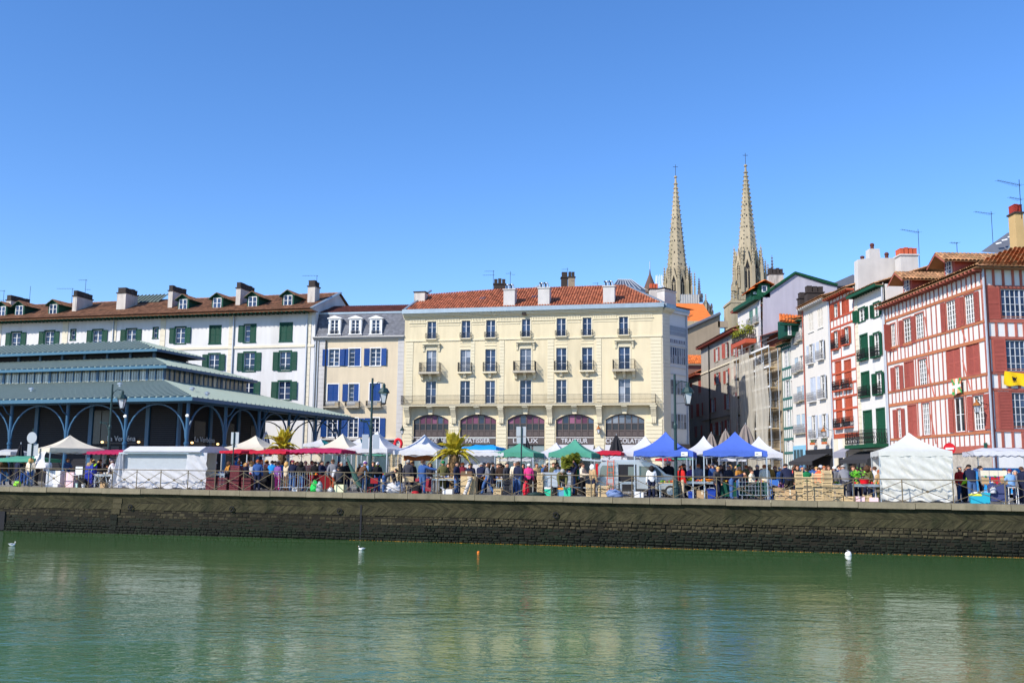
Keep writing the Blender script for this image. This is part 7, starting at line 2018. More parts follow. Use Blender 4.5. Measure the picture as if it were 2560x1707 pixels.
crate_stack('crate column below the bright white tent', 960+170/7.127, 3.2, 9, .55, .4, .24)
crate_stack('pale crate by the folding chair', 960+2020/7.127, 1.0, 2, .42, .36, .2)
m_plum, m_blk, m_bluep = MS('plum_plastic',96,34,40,rough=.5,var=.1,rnd=.15), M('black_plastic_crate',(.025,.025,.03),.5,.1,rnd=.2), MS('blue_plastic',34,48,165,rough=.5,var=.1,rnd=.15)
g2 = dict(group='plastic crates on the quay', name='plastic_crate')
for i, (x, n) in enumerate(((1480,2),(1690,2),(1900,4),(2110,2))):
 crate_stack(['first', 'second', 'third, tallest', 'fourth'][i]+' plum plastic stack right of the canvas stall', 320+x/7.127, .8, n, .58, .4, .36, m_plum, **g2)
crate_stack('black plastic tower by the striding woman', 960+2185/7.127, .8, 6, .45, .4, .17, m_blk, **g2)
crate_stack('blue plastic tower left of the canvas stall', 1585/7.127, 1.3, 5, .5, .4, .26, m_bluep, **g2)
# coolers, boxes, bags, tubs
def cooler(label, u, off, w_, h, d, cb, cl):
 p = qp(u, off); t = thing('cool_box', label, 'cool box', gpos(p), QANG, 'cool boxes'); x = w_/2
 mb = MB().add([(-x*.92,0.02,0),(x*.92,0.02,0),(x*.92,d-.02,0),(-x*.92,d-.02,0),(-x,0,h),(x,0,h),(x,d,h),(-x,d,h)],[(0,3,2,1),(4,5,6,7),(0,1,5,4),(1,2,6,5),(2,3,7,6),(3,0,4,7)]); obj('tub', mb, cb, t)
 obj('lid', MB().box(-x*1.04,x*1.04,-.015,d+.015,h,h+.09), cl, t); obj('handle', MB().tube([(-x*1.05,d/2,h-.05),(-x*.6,d/2,h+.14),(x*.6,d/2,h+.14),(x*1.05,d/2,h-.05)], .014, 5), m_wframe, t)
m_turq, m_cyan, m_ylid, m_olid, m_bluebin = MS('turquoise_plastic',42,190,150,rough=.5,var=.05), MS('cyan_plastic',40,165,190,rough=.5,var=.05), MS('yellow_lid',215,220,60,rough=.5,var=.05), MS('orange_lid',235,150,40,rough=.5,var=.05), MS('deep_blue_bin',25,60,150,rough=.5,var=.08)
cooler('turquoise cool box left of the bending man', 1280+638/7.127, .7, .36, .36, .3, m_turq, m_wframe)
cooler('slate-blue cool box with orange lid at the bending man', 1280+868/7.127, .6, .36, .34, .3, MS('slate_blue',95,150,180,rough=.5,var=.05), m_olid)
cooler('ribbed turquoise cool box right of the bending man', 1280+980/7.127, .6, .38, .36, .3, m_turq, m_turq)
cooler('cyan cool box with yellow lid beside the walled tent', 2230+1480/7.127, .8, .50, .36, .36, m_cyan, m_ylid)
cooler('plain cyan cool box next to the yellow-lidded one', 2230+1650/7.127, .8, .40, .42, .36, m_cyan, m_cyan)
cooler('deep blue bin under the second blue tent', 1600+1260/7.127, .9, .46, .40, .4, m_bluebin, m_bluebin)
cooler('small deep blue bin under the first blue tent', 1600+905/7.127, .9, .30, .26, .3, m_bluebin, m_bluebin)
def carton(label, u, off, w_, h, d, mt, open_=False, z=0.0, rz=0.0):
 p = qp(u, off); t = thing('cardboard_box', label, 'box', (p.x,p.y,gz(p.x)+z), QANG+rz, 'boxes on the quay'); x = w_/2
 obj('box', MB().box(-x,x,0,d,0,h), mt, t)
 if open_:
  for s in (-1,1): obj('flap', MB().box(0,.2,0,d,0,.008), mt, t, (s*x,0,h), (0,-.6 if s > 0 else math.pi+.6,0))
 else: bx('tape', m_cream, t, -.03, .03, -.003, d+.003, h*.5, h+.004)
m_cardw = M('white_carton',(.66,.66,.66),.8,.08,rnd=.1)
carton('white carton with red goods in front of the tall palm', 960+1135/7.127, .6, .55, .26, .38, m_cardw, True)
carton('brown carton leaning at the wooden trays', S7u(385), .62, .52, .52, .1, m_card)
carton('open brown carton on the wooden trays', S7u(180), .7, .55, .2, .36, m_card, True, .42)
carton('white carton by the crowd barrier in mid picture', 640+700/7.127, .7, .32, .2, .3, m_cardw)
carton('brown carton beside the red tarp at left', 1840/7.127, .7, .32, .26, .3, m_card, True)
carton('white foam box left of the red stripes', 1000/7.127, .7, .36, .18, .3, m_cardw)
carton('tall white freezer cabinet behind the left railing', 1015/7.127, 1.2, .52, .98, .6, m_cardw)
carton('leaning grey panel left of the white freezer cabinet', 890/7.127, 1.3, .5, .98, .1, M('grey_panel',(.48,.50,.54),.6,.06))
carton('pink striped carton right of the white freezer cabinet', 1240/7.127, 1.0, .6, .9, .4, MS('pale_pink_box',232,196,200,var=.08))
carton('pale cream bucket box near the seated back', 640+1490/7.127, .8, .6, .42, .4, MS('pale_lime_box',215,220,180,var=.08))
carton('white paper box pile by the van wheel', 1600-20/7.127, .7, .45, .3, .35, m_cardw, True)
carton('plywood plinth beside the striding woman', 960+1500/7.127, .9, .85, .98, .45, m_wood)
carton('worn brown suitcase on the plywood plinth', 960+1465/7.127, .95, .62, .26, .3, MS('suitcase_brown',110,82,60,var=.15), z=.99)
carton('pink carton at the foot of the steel tables', S7u(1615), .7, .5, .24, .3, MS('pale_pink_box',232,196,200,var=.08))
carton('pink carton beside the small crate pair', S7u(1870), .68, .42, .2, .3, MS('pale_pink_box',232,196,200,var=.08))
carton('low tan carton under the second blue tent', 1600+1100/7.127, .9, .55, .42, .4, m_card)
def bag(label, u, off, w_, h, mt, seed=1, z=0.0, name='sack', cat='bag'):
 p = qp(u, off); rr = random.Random(seed); mb = MB(); n, m_ = 14, 8; vs = []
 for j in range(m_+1):
  f = j/m_; r = (1-.35*f**2 if f < .8 else (.9-.55*(f-.8)/.2*1.0))*(.86+.14*math.sin(f*3.1))
  for i in range(n):
   a = 2*math.pi*i/n; k = r*(1+rr.uniform(-.2,.16)); vs.append((w_/2*k*math.cos(a), w_*.36*k*math.sin(a), h*f*(1+(rr.uniform(-.16,.12) if 0 < j else 0))))
 mb.add(vs, [(j*n+i, j*n+(i+1)%n, (j+1)*n+(i+1)%n, (j+1)*n+i) for j in range(m_) for i in range(n)] + [tuple(m_*n+i for i in range(n)), tuple(range(n-1,-1,-1))])
 o = obj(name, mb, mt, None, (p.x,p.y,gz(p.x)+z), (0,0,QANG), True); return tag(o, label, cat, 'sacks and bags on the quay')
bag('bright green rubbish sack by the crowd barrier', 640+1050/7.127, .7, .52, .62, MS('green_sack',30,190,80,rough=.45,var=.15), 2)
bag('grey rubbish sack right of the green sack', 640+1140/7.127, .6, .42, .55, MS('grey_sack',150,155,160,rough=.45,var=.15), 3)
bag('lime green bag by the parked bicycle', 330/7.127, .8, .5, .34, MS('lime_bag',150,230,30,rough=.6,var=.1), 4)
bag('long dark green tarpaulin bundle on the quay edge', 1280+430/7.127, .65, 1.05, .18, MS('dark_green_tarp',22,48,46,rough=.6,var=.2), 5)
bag('crumpled blue-grey tarp heap beside the broad crates', 1280+1830/7.127, .7, .95, .40, MS('blue_grey_tarp',105,125,165,rough=.7,var=.2), 6)
bag('white crumpled sheet heap left of the bright white tent', 960+200/7.127, 1.0, 1.2, .60, c_white, 7)
bag('red bag lying at the feet of the reaching man', 960+565/7.127, .6, .45, .12, MS('red_bag',200,35,45,rough=.6,var=.1), 8)
bag('black dog-like bundle beside the folding chair', 960+590/7.127, .9, .6, .62, M('black_cloth',(.012,.012,.014),.9,.1), 9)
bag('grey gas bottle by the seated back', 640+1340/7.127, .7, .36, .26, m_signback, 10, name='metal_tub', cat='tub')
bag('red shopping trolley bag near the square signpost', 1280+255/7.127, 1.3, .40, .72, MS('trolley_red',200,30,50,rough=.6,var=.1), 11)
bag('white plastic sack pair on the canvas stall edge', 2230+1790/7.127, .75, .3, .3, c_white, 12, .5)
bag('black heap under the white chair', 1480/7.127, .9, .8, .5, M('black_cloth',(.012,.012,.014),.9,.1), 13)
def bucket(label, u, off, r, h, mt, z=0.0):
 p = qp(u, off); t = thing('bucket', label, 'bucket', (p.x,p.y,gz(p.x)+z), 0, 'buckets and tubs')
 obj('shell', MB().lathe([(r*.8,0),(r,h),(r*1.07,h),(r*1.07,h-.03),(r*.95,h-.04),(r*.75,.04)], 16), mt, t)
 obj('handle', MB().tube([(r*math.cos(a*math.pi/8),0,h+r*.5*math.sin(a*math.pi/8)) for a in range(9)], .008, 4), m_steel, t)
bucket('red plastic tub on the steel table right of the crates', S7u(1715), 1.1, .24, .22, MS('tub_red',215,25,40,rough=.45,var=.04), .86)
bucket('orange plastic bucket on the stall behind the striding woman', 960+1825/7.127, 1.6, .19, .24, MS('tub_orange',240,140,25,rough=.45,var=.04), .82)
bucket('yellow tub on the table under the first blue tent', 1600+895/7.127, 1.7, .17, .14, MS('tub_yellow',215,200,40,rough=.45,var=.04), .9)
bucket('orange tub on the table between the blue tents', 1600+1255/7.127, 1.7, .3, .12, MS('tub_orange',240,140,25,rough=.45,var=.04), .88)
bucket('white bucket with blue lid near the cyan cool boxes', 2230+1505/7.127, 1.3, .16, .34, m_wframe, .2)
bucket('pale green bucket by the white chair legs', 1395/7.127, .7, .10, .24, MS('pale_green_tub',190,220,210,var=.05)); bucket('white bucket by the white chair legs', 1505/7.127, .7, .11, .2, m_wframe)
# tables
def table(label, ul, ur, off, h=.82, d=.75, top=None, goods=None, cloth_=None):
 A, B = qp(ul, off), qp(ur, off); c = (A+B)/2; hw = (B-A).length/2
 t = thing('market_table', label, 'table', gpos(c), QANG, 'market tables')
 bx('table_top', top or m_wood, t, -hw, hw, 0, d, h-.04, h)
 for x in (-hw+.08, hw-.08):
  for y in (.06, d-.06): bx('leg', m_steel, t, x-.02, x+.02, y-.02, y+.02, 0, h-.04)
  bx('cross_bar', m_steel, t, x-.015, x+.015, .08, d-.08, h*.3, h*.3+.03)
 bx('side_rail', m_steel, t, -hw+.1, hw-.1, .045, .07, h-.12, h-.05)
 if cloth_: obj('cloth', MB().box(-hw-.02,hw+.02,-.02,d+.02,h+.002,h+.012).box(-hw-.02,hw+.02,-.03,-.021,.12,h+.01), cloth_, t)
 if goods:
  # small wares nobody could count
  mb = MB(); n = int(hw*2*24)
  for i in range(n):
   s = R_.uniform(.03,.075); x, y = R_.uniform(-hw+.05,hw-.05), R_.uniform(.05,d-.05)
   mb.lathe([(s*.5,h+.01),(s,h+.01+s*.6),(s*.8,h+.01+s*1.4),(s*.2,h+.01+s*1.8)], 6, x, y, R_.randrange(len(goods)))
  o = obj('goods', mb, goods, t); o['kind'] = 'stuff'
 return t
g_fruit = [MS('fruit_orange',225,120,40,isl=.2), MS('fruit_yellow',225,190,60,isl=.2), MS('fruit_green',90,140,50,isl=.3), MS('fruit_red',180,40,40,isl=.3)]
g_junk = [MS('ware_brown',120,90,60,isl=.3), MS('ware_grey',150,150,155,isl=.3), MS('ware_blue',60,80,130,isl=.3), MS('ware_cream',220,210,190,isl=.2)]
table('steel trestle table right of the crate pile', S7u(1490), S7u(2030), 1.0, .84, .7, m_steel, g_fruit)
table('steel trestle table left of the leaning man', S7u(1140), S7u(1330), 1.1, .84, .7, m_steel, g_fruit)
table('crate-topped table under the first blue tent', 1600+320/7.127, 1600+700/7.127, 1.0, .78, .7, m_wood, g_fruit)
table('long fruit table across the first blue tent', 1600+700/7.127, 1600+1350/7.127, 1.5, .86, .8, m_steel, g_fruit)
table('green-clothed table under the second blue tent', 1600+1400/7.127, 1600+2250/7.127, 1.6, .84, .8, m_steel, g_fruit, cloth_mat('bottle_green',25,85,70))
table('steel frame table beside the van door', 1600-380/7.127, 1600-80/7.127, .9, .80, .6, m_steel)
table('flea market table in front of the tall palm', 960+830/7.127, 960+1400/7.127, 1.3, .86, .7, m_wood, g_junk)
table('striped cloth table behind the reaching man', 960+560/7.127, 960+860/7.127, 1.6, .8, .7, m_wood, g_junk, cloth_mat('stripe_red',170,60,75))
table('book table right of the striding woman', 960+1980/7.127, 960+2120/7.127, 1.3, .86, .6, m_wood, g_junk)
table('dark clothed stall table left of the crowd barrier', 640-200/7.127, 640+400/7.127, 2.2, .9, .8, m_wood, g_fruit, M('black_cloth',(.012,.012,.014),.9,.1))
table('red-clothed stall table behind the crowd barrier', 640+720/7.127, 640+1400/7.127, 2.2, .9, .8, m_wood, g_fruit, cloth_mat('dark_red',130,20,30))
table('fish stall table under the scalloped red awning', 320+1440/7.127, 320+1730/7.127, 1.6, .95, .7, m_steel, g_junk)
table('produce stall under the tall white tent', 640+1700/7.127, 640+2330/7.127, 4.2, .95, .8, m_wood, g_fruit)
table('flower stall table under the larger green tent', 1280+560/7.127, 1280+1000/7.127, 3.6, .9, .8, m_wood, g_fruit)
table('honey stall table at the right edge', 2230+1700/7.127, 2230+2010/7.127, .9, .92, .5, m_wood, g_junk, MS('navy_table_cloth',62,70,110,var=.1))
table('white sheeted table left of the canvas stall', 1670/7.127, 2040/7.127, 1.0, .8, .6, m_wframe, g_junk)
# honey-jar rack on the right table
p = qp(2230+1850/7.127, 1.0); t = thing('jar_rack', 'wooden rack of labelled jars on the navy stall table', 'rack', (p.x,p.y,gz(p.x)+.93), QANG)
for i in range(3):
 bx('box_back', m_card, t, -.62+i*.42, -.28+i*.42, .1, .14, 0, .34) if i != 1 else bx('box_back', MS('crimson_box',175,35,45), t, -.62+i*.42, -.28+i*.42, .1, .14, 0, .34)
 bx('picture_card', m_cream, t, -.64+i*.40, -.26+i*.40, .14, .17, .38, .66); bx('green_knob', MS('knob_green',30,140,70), t, -.48+i*.42, -.40+i*.42, .05, .1, .34, .40)
# blue van body behind the right stall
A, B = qp(2230+1590/7.127, 4.6), qp(2600, 4.6); c = (A+B)/2; hw = (B-A).length/2
t = thing('blue_stall_trailer', 'bright blue trailer side behind the right-hand stall', 'trailer', gpos(c), QANG)
obj('side_panel', MB().box(-hw,hw,0,1.8,.45,1.75), MS('bright_blue_paint',40,150,225,rough=.4,var=.04), t); bx('trim', m_bluebin, t, -hw, hw, -.02, 0, 1.60, 1.64);
for x in (-hw*.5,hw*.4): obj('wheel', MB().tube([(x,-.05,.3),(x,.15,.3)], .3, 14), m_iron, t)
# crowd barriers
def barrier(label, ul, ur, off, n=14, grid=False):
 A, B = qp(ul, off), qp(ur, off); c = (A+B)/2; hw = (B-A).length/2; t = thing('crowd_barrier', label, 'barrier', gpos(c), QANG, 'steel crowd barriers')
 obj('frame', MB().tube([(-hw,0,.22),(-hw,0,1.02),(-hw+.08,0,1.1),(hw-.08,0,1.1),(hw,0,1.02),(hw,0,.22),(-hw,0,.22)], .022, 6), m_steel, t)
 for i in range(1, n): bar((-hw+2*hw*i/n,0,.22),(-hw+2*hw*i/n,0,1.1),.010,'bar',t,m_steel)
 if grid:
  for z in (.45,.66,.88): bar((-hw,0,z),(hw,0,z),.010,'cross_bar',t,m_steel)
 for x in (-hw*.82, hw*.82): obj('foot', MB().tube([(x,-.3,0),(x,0,.24),(x,.3,0)], .02, 5), m_steel, t)
barrier('steel crowd barrier in front of the crowded stalls', 640+410/7.127, 640+1000/7.127, .62)
barrier('steel grid barrier under the right end of the second blue tent', 1600+1760/7.127, 1600+2340/7.127, .55, 10, True)
# ladder, chairs, stool, bicycles, misc
A, B = qp(1280+1685/7.127, 1.5), qp(1280+1795/7.127, 1.5); c = (A+B)/2; hw = (B-A).length/2
t = thing('step_ladder', 'rust-orange ladder leaning against the silver van', 'ladder', gpos(c), QANG); m_rust = MS('rust_orange',190,90,60,rough=.7,var=.15)
for x in (-hw,hw): bar((x,0,.1),(x,.5,1.95),.025,'side_rail',t,m_rust)
for i in range(6): f = .15+i*.16; bar((-hw,.5*f,.1+1.85*f),(hw,.5*f,.1+1.85*f),.018,'rung',t,m_rust)
def chair(label, u, off, mt, rz=0.0, z=0.0, h=.45, solid=True):
 p = qp(u, off); t = thing('garden_chair', label, 'chair', (p.x,p.y,gz(p.x)+z), QANG+rz, 'chairs on the quay')
 bx('seat', mt, t, -.23, .23, 0, .44, h-.03, h); bx('backrest', mt, t, -.22, .22, .41, .44, h+.02 if solid else h+.2, h+.5)
 for x in (-.2,.2):
  for y in (.03,.40): bar((x,y,h-.02),(x*1.08,y*1.05,0),.018,'leg',t,mt)
chair('white plastic chair stacked left of the canvas stall', 1350/7.127, .75, m_wframe, .2, .0, .75)
chair('wooden folding chair at the feet of the reaching man', 960+480/7.127, 1.0, m_wood, .5, 0, .42, False)
chair('red wooden crate-chair right of the middle lamp post', 640+2060/7.127, .7, MS('dark_red_wood',140,25,35,var=.1), 0, 0, .3, False)
chair('white bar stool under the seated vendor at right', 2230+2150/7.127, .95, m_wframe, 0, 0, .80, False)
chair('blue steel chair beside the big navy back', S7u(150), 1.2, MS('steel_blue_chair',70,120,200,var=.05), .3, 0, .5, False)
def bicycle(label, u, off, mt, rz):
 p = qp(u, off); t = thing('bicycle', label, 'bicycle', gpos(p), QANG+rz, 'bicycles')
 for x in (-.5,.5):
  w_ = obj('wheel', MB().tube([(x+.33*math.cos(k*math.pi/12),0,.34+.33*math.sin(k*math.pi/12)) for k in range(25)], .018, 5, cap=False), m_iron, t)
  sp = MB()
  for k in range(12): a = k*math.pi/6; sp.tube([(x,0,.34),(x+.32*math.cos(a),0,.34+.32*math.sin(a))], .003, 3)
  obj('spokes', sp, m_steel, w_)
 fr = MB()
 for a, b in (((-.5,.34),(-.1,.34)),((-.1,.34),(-.2,.82)),((-.5,.34),(-.18,.72)),((-.1,.34),(.36,.78)),((-.18,.72),(.36,.80)),((.34,.92),(.5,.34))): fr.tube([(a[0],0,a[1]),(b[0],0,b[1])], .017, 6)
 obj('frame', fr, mt, t); obj('saddle', MB().box(-.32,-.08,-.07,.07,.84,.90), m_iron, t); obj('handlebar', MB().tube([(.30,-.28,.98),(.36,0,.95),(.30,.28,.98)], .014, 5), m_iron, t)
bicycle('dark bicycle leaning inside the railing at far left', 420/7.127, .55, m_bluebin, .1)
bicycle('silver bicycle parked left of the canvas stall', 1800/7.127, .6, m_steel, -.15)
# folded green parasol leaning on the railing, rolled carpet, guitar, life ring, wall lanterns
p = qp(640+1790/7.127, .8); t = thing('leaning_parasol', 'folded dark green parasol leaning beside the seated back', 'parasol', gpos(p), QANG)
obj('canopy', MB().tube([(-.62,0,1.95),(-.45,0,1.6),(-.1,0,.9),(.22,0,.3)], [.03,.07,.13,.16], 8), cloth_mat('dark_sage',70,105,95), t); bar((.22,0,.3),(.35,0,.0),.02,'pole',t,m_steel)
p = qp(960+1515/7.127, .62); t = thing('carpet_roll', 'pale rolled carpet standing against the plywood plinth', 'carpet', gpos(p), QANG)
obj('roll', MB().tube([(-.22,0,0),(.10,.1,.93)], .105, 12), MS('carpet_grey',190,185,180,var=.1), t); obj('core', MB().tube([(.1,.1,.925),(.105,.1,.94)], .06, 10), m_card, t)
u, v = q('S4', 240, 285); g = gp(u, 100); o = obj('life_ring', MB().tube([(.36*math.cos(k*math.pi/12),0,.50*math.sin(k*math.pi/12)) for k in range(25)], .15, 8, cap=False), MS('life_ring_red',215,30,45,var=.05), None, (g.x,g.y,zat(u,v,100)), (0,0,0), True); tag(o, 'red life ring hanging between the beige and yellow buildings', 'life ring')
u, v = q('S4', 240, 40); g = gp(u, 106.0); lantern('wall lantern between the beige and yellow buildings', (g.x+.6,107.5,zat(u,v,106)), -.3, .9)
s, z = FY.at('H', 818, 700, -.4); p = FY.O+FY.d*s; lantern('copper-topped lantern on the pier between the last two arches', (p.x,p.y,z), FY.ang, .45, True)
u, v = q('S4', 610, 540); g = qp(u, 5.2); o = thing('fruit_sign', 'rusty brown panel sign under the bright white tent', 'sign', (g.x,g.y,zat(u,q('S4',0,580)[1],g.y)), QANG); bx('panel', MS('rusty_panel',140,78,38,var=.25,scale=6), o, -.95, .95, 0, .05, 0, .62)
for x in (-.8,.8): bar((x,.02,.55),(x,.02,1.0),.012,'hook',o,m_steel)
# low walls of stacked goods behind, seen through the crowd: tarpaulin counters
for i, (ul, ur, off, h, mt, lb) in enumerate(((1335,1372,9,1.0,c_cream,'cream counter panel between the green tents'),(1455,1480,6,1.6,MS('louvre_grey',150,140,145,var=.1),'grey slatted counter left of the van tailgate'),(730,800,8.5,2.0,c_cream,'cream lettered back panel behind the red awning crowd'),(1160,1235,6.0,2.1,c_white,'white hanging sheet under the white scalloped awning'))):
 A, B = qp(ul, off), qp(ur, off); c = (A+B)/2; hw = (B-A).length/2; t = thing('stall_panel', lb, 'panel', gpos(c), QANG)
 tarp(t, 'sheet', (-hw,0), (hw,0), .1 if i < 2 else .9, h+.4, mt, 40+i, .04, 20, 14)
 for x in (-hw,hw): bar((x,.03,0),(x,.03,h+.4),.02,'post',t,m_steel)
# river birds and flotsam
m_gull = M('gull_white',(.80,.80,.80),.7,.05); m_gullw = M('gull_grey',(.45,.47,.50),.7,.1); m_beak = MS('beak_orange',210,110,40,var=0)
def wp(u, v): D = ray(u, v); k = (WZ-EYE)/D.z; return Vector((D.x*k, D.y*k, WZ))
def gull(label, u, v, face):
 P = wp(u, v); mb = MB()
 body = [(-.24,.10,.015),(-.16,.08,.06),(-.02,.06,.10),(.10,.07,.085),(.15,.13,.05),(.16,.20,.042),(.17,.255,.05),(.20,.265,.035),(.215,.26,.012)]
 mb.tube([(x,0,z) for x,z,r in body], [r for x,z,r in body], 10)
 o = obj('gull', mb, m_gull, None, P+Vector((0,0,.01)), (0,0,face), True)
 for s in (-1,1): obj('wing', MB().tube([(.06,s*.07,.12),(-.10,s*.085,.13),(-.30,s*.03,.13)], [.03,.045,.008], 6), m_gullw, o, smooth=True)
 obj('beak', MB().tube([(.21,0,.258),(.265,0,.245)], [.012,.003], 5), m_beak, o)
 for s in (-1,1): obj('eye', MB().lathe([(.001,-.008),(.008,0),(.001,.008)], 6), m_iron, o, (.19,s*.034,.272))
 o.scale = (.68,.68,.68); tag(o, label, 'gull', 'gulls on the river')
gull('white gull swimming at the far left of the river', 31, 1364, .2); gull('white gull swimming in the middle of the river', 903, 1375, math.pi)
P = wp(2120, 1388); t = thing('mooring_buoy', 'white float bobbing close to the quay wall at right', 'buoy', P, .3); mb = MB().lathe([(.07,-.1),(.16,.0),(.15,.10),(.08,.19),(.02,.22)], 12); obj('float', mb, m_wframe, t, (0,0,0), (0,.5,0), True); obj('ring', MB().tube([(.05*math.cos(k),0,.23+.03*math.sin(k)) for k in range(8)], .008, 5), m_steel, t)
P = wp(1196, 1381); o = obj('fishing_float', MB().lathe([(.02,-.05),(.06,-.02),(.07,.03),(.04,.07),(.01,.08)], 10), MS('float_orange',235,120,40), None, P, (0,0,0), True); tag(o, 'small orange ball floating in mid river', 'float')

# ================================================================ PEOPLE
SK = {}
def person_meshes(pose):
 """continuous skinned body for a pose, with jacket and trousers cut from it; facing -y, feet at z=0"""
 V = Vector; H = {}
 hip = .92
 J = dict(pel=(0,0,.95), wai=(0,0,1.08), che=(0,-.01,1.30), nec=(0,0,1.47), jaw=(0,-.025,1.56), cra=(0,.0,1.64), top=(0,.01,1.72))
 sh = dict(r=(.17,0,1.40), l=(-.17,0,1.40)); A = {}
 for s, k in ((1,'r'),(-1,'l')): A[k] = [(.17*s,0,1.40),(.215*s,.0,1.14),(.23*s,-.06,.90),(.23*s,-.10,.81)]
 Lg = {k: [(.09*s,0,.90),(.10*s,-.01,.50),(.11*s,.01,.09),(.12*s,-.13,.035)] for s, k in ((1,'r'),(-1,'l'))}
 if pose == 'hold':
  for s, k in ((1,'r'),(-1,'l')): A[k] = [(.17*s,0,1.40),(.24*s,-.06,1.15),(.14*s,-.30,1.12),(.10*s,-.39,1.14)]
 if pose == 'reach': A['l'] = [(-.17,0,1.40),(-.40,-.08,1.30),(-.62,-.18,1.27),(-.71,-.21,1.26)]
 if pose == 'up': A['r'] = [(.17,0,1.42),(.28,-.10,1.55),(.14,-.16,1.72),(.10,-.16,1.80)]; A['l'] = [(-.17,0,1.40),(-.28,-.1,1.2),(-.2,-.28,1.25),(-.16,-.36,1.28)]
 if pose == 'walk':
  Lg['r'] = [(.09,0,.90),(.10,-.20,.53),(.10,-.26,.11),(.10,-.40,.06)]; Lg['l'] = [(-.09,0,.90),(-.09,.06,.50),(-.09,.30,.14),(-.09,.22,.04)]
  A['r'] = [(.17,0,1.40),(.22,.12,1.16),(.22,.10,.92),(.22,.07,.83)]; A['l'] = [(-.17,0,1.40),(-.22,-.12,1.16),(-.20,-.30,1.02),(-.19,-.37,.98)]
 def tilt(ang, keys_arms=True, z0=.93):
  c, s = math.cos(ang), math.sin(ang)
  f = lambda p: (p[0], p[1]*c - (p[2]-z0)*s if False else -(p[2]-z0)*s + p[1]*c, z0 + (p[2]-z0)*c + p[1]*s)
  for k in J:
   if k != 'pel': J[k] = f(J[k])
  for k in A: A[k] = [f(A[k][0])] + [V(f(A[k][0])) + (V(p)-V(A0[k])) for p in A[k][1:]]
 A0 = {k: A[k][0] for k in A}
 if pose in ('bend','lean','stoop'):
  for s, k in ((1,'r'),(-1,'l')):
   A[k] = [(.17*s,0,1.40),(.20*s,-.10,1.16),(.17*s,-.16,.92),(.16*s,-.18,.83)]
  A0 = {k: A[k][0] for k in A}
  tilt({'bend':1.15,'lean':.5,'stoop':1.5}[pose])
 if pose == 'sit':
  dz = -.42
  for k in J: J[k] = (J[k][0], J[k][1]-(.10 if J[k][2] > 1.2 else 0), J[k][2]+dz)
  for s, k in ((1,'r'),(-1,'l')):
   A[k] = [(.17*s,-.08,.98),(.23*s,-.12,.74),(.15*s,-.36,.68),(.12*s,-.44,.69)]; Lg[k] = [(.09*s,-.02,.49),(.13*s,-.44,.47),(.13*s,-.46,.09),(.13*s,-.60,.04)]
 vs, es, rad = [], [], []
 def chain(pts, rs, start=None):
  prev = start
  for p, r in zip(pts, rs):
   vs.append(tuple(p)); rad.append(r); i = len(vs)-1
   if prev is not None: es.append((prev, i))
   prev = i
  return prev
 chain([J['pel']], [(.15,.12)])
 che = chain([J['wai'], J['che']], [(.145,.11),(.175,.125)], 0)
 nec = chain([J['nec']], [(.062,.062)], che)
 chain([J['jaw'], J['cra'], J['top']], [(.078,.088),(.092,.105),(.062,.075)], nec)
 for k in 'rl': chain(A[k], [(.075,.075),(.055,.055),(.042,.042),(.036,.026)], che)
 for k in 'rl': chain(Lg[k], [(.098,.098),(.072,.072),(.050,.050),(.045,.034)], 0)
 me = bpy.data.meshes.new('sk'); me.from_pydata(vs, es, []); ob = bpy.data.objects.new('sk', me); COL.objects.link(ob)
 ob.modifiers.new('skin', 'SKIN'); ss = ob.modifiers.new('sub', 'SUBSURF'); ss.levels = ss.render_levels = 1
 for i, r in enumerate(rad): me.skin_vertices[0].data[i].radius = r
 me.skin_vertices[0].data[0].use_root = True
 ev = ob.evaluated_get(bpy.context.evaluated_depsgraph_get()); bm_ = bpy.data.meshes.new_from_object(ev)
 bpy.data.objects.remove(ob)
 P = [V(v.co) for v in bm_.vertices]; Nn = [V(v.normal) for v in bm_.vertices]; F = [tuple(p.vertices) for p in bm_.polygons]
 segs = [('leg',Lg[k][i],Lg[k][i+1],.10) for k in 'rl' for i in (0,1)] + [('foot',Lg[k][2],Lg[k][3],.06) for k in 'rl'] + [('arm',A[k][i],A[k][i+1],.07) for k in 'rl' for i in (0,1)] + [('hand',A[k][2+0],A[k][3],.03) for k in 'rl'] + \
   [('leg',J['pel'],(V(J['pel'])-V((0,0,.12))),.13),('tor',J['pel'],J['wai'],.14),('tor',J['wai'],J['che'],.15),('tor',J['che'],J['nec'],.12),('head',(V(J['nec'])+V(J['jaw']))/2,J['cra'],.09),('head',J['cra'],J['top'],.09)]
 segs = [(n,V(a),V(b),r) for n,a,b,r in segs]
 def lab(p):
  best = None
  for n,a,b,r in segs:
   d = b-a; t = max(0,min(1,(p-a).dot(d)/max(1e-6,d.length_squared))); e = (p-a-d*t).length - r
   if best is None or e < best[0]: best = (e,n)
  return best[1]
 fl = []
 for f in F:
  c = sum((P[i] for i in f), V((0,0,0)))/len(f); fl.append(lab(c))
 def cut(keep, inf):
  idx = {}; vv, ff = [], []
  for f, l in zip(F, fl):
   if l in keep:
    for i in f:
     if i not in idx: idx[i] = len(vv); vv.append(P[i]+Nn[i]*inf)
    ff.append(tuple(idx[i] for i in f))
  return vv, ff
 # body: add fingers, ears, nose, eyes
 mb = MB(); mb.add(P, F)
 mb.m = [1 if l == 'foot' else 0 for l in fl]
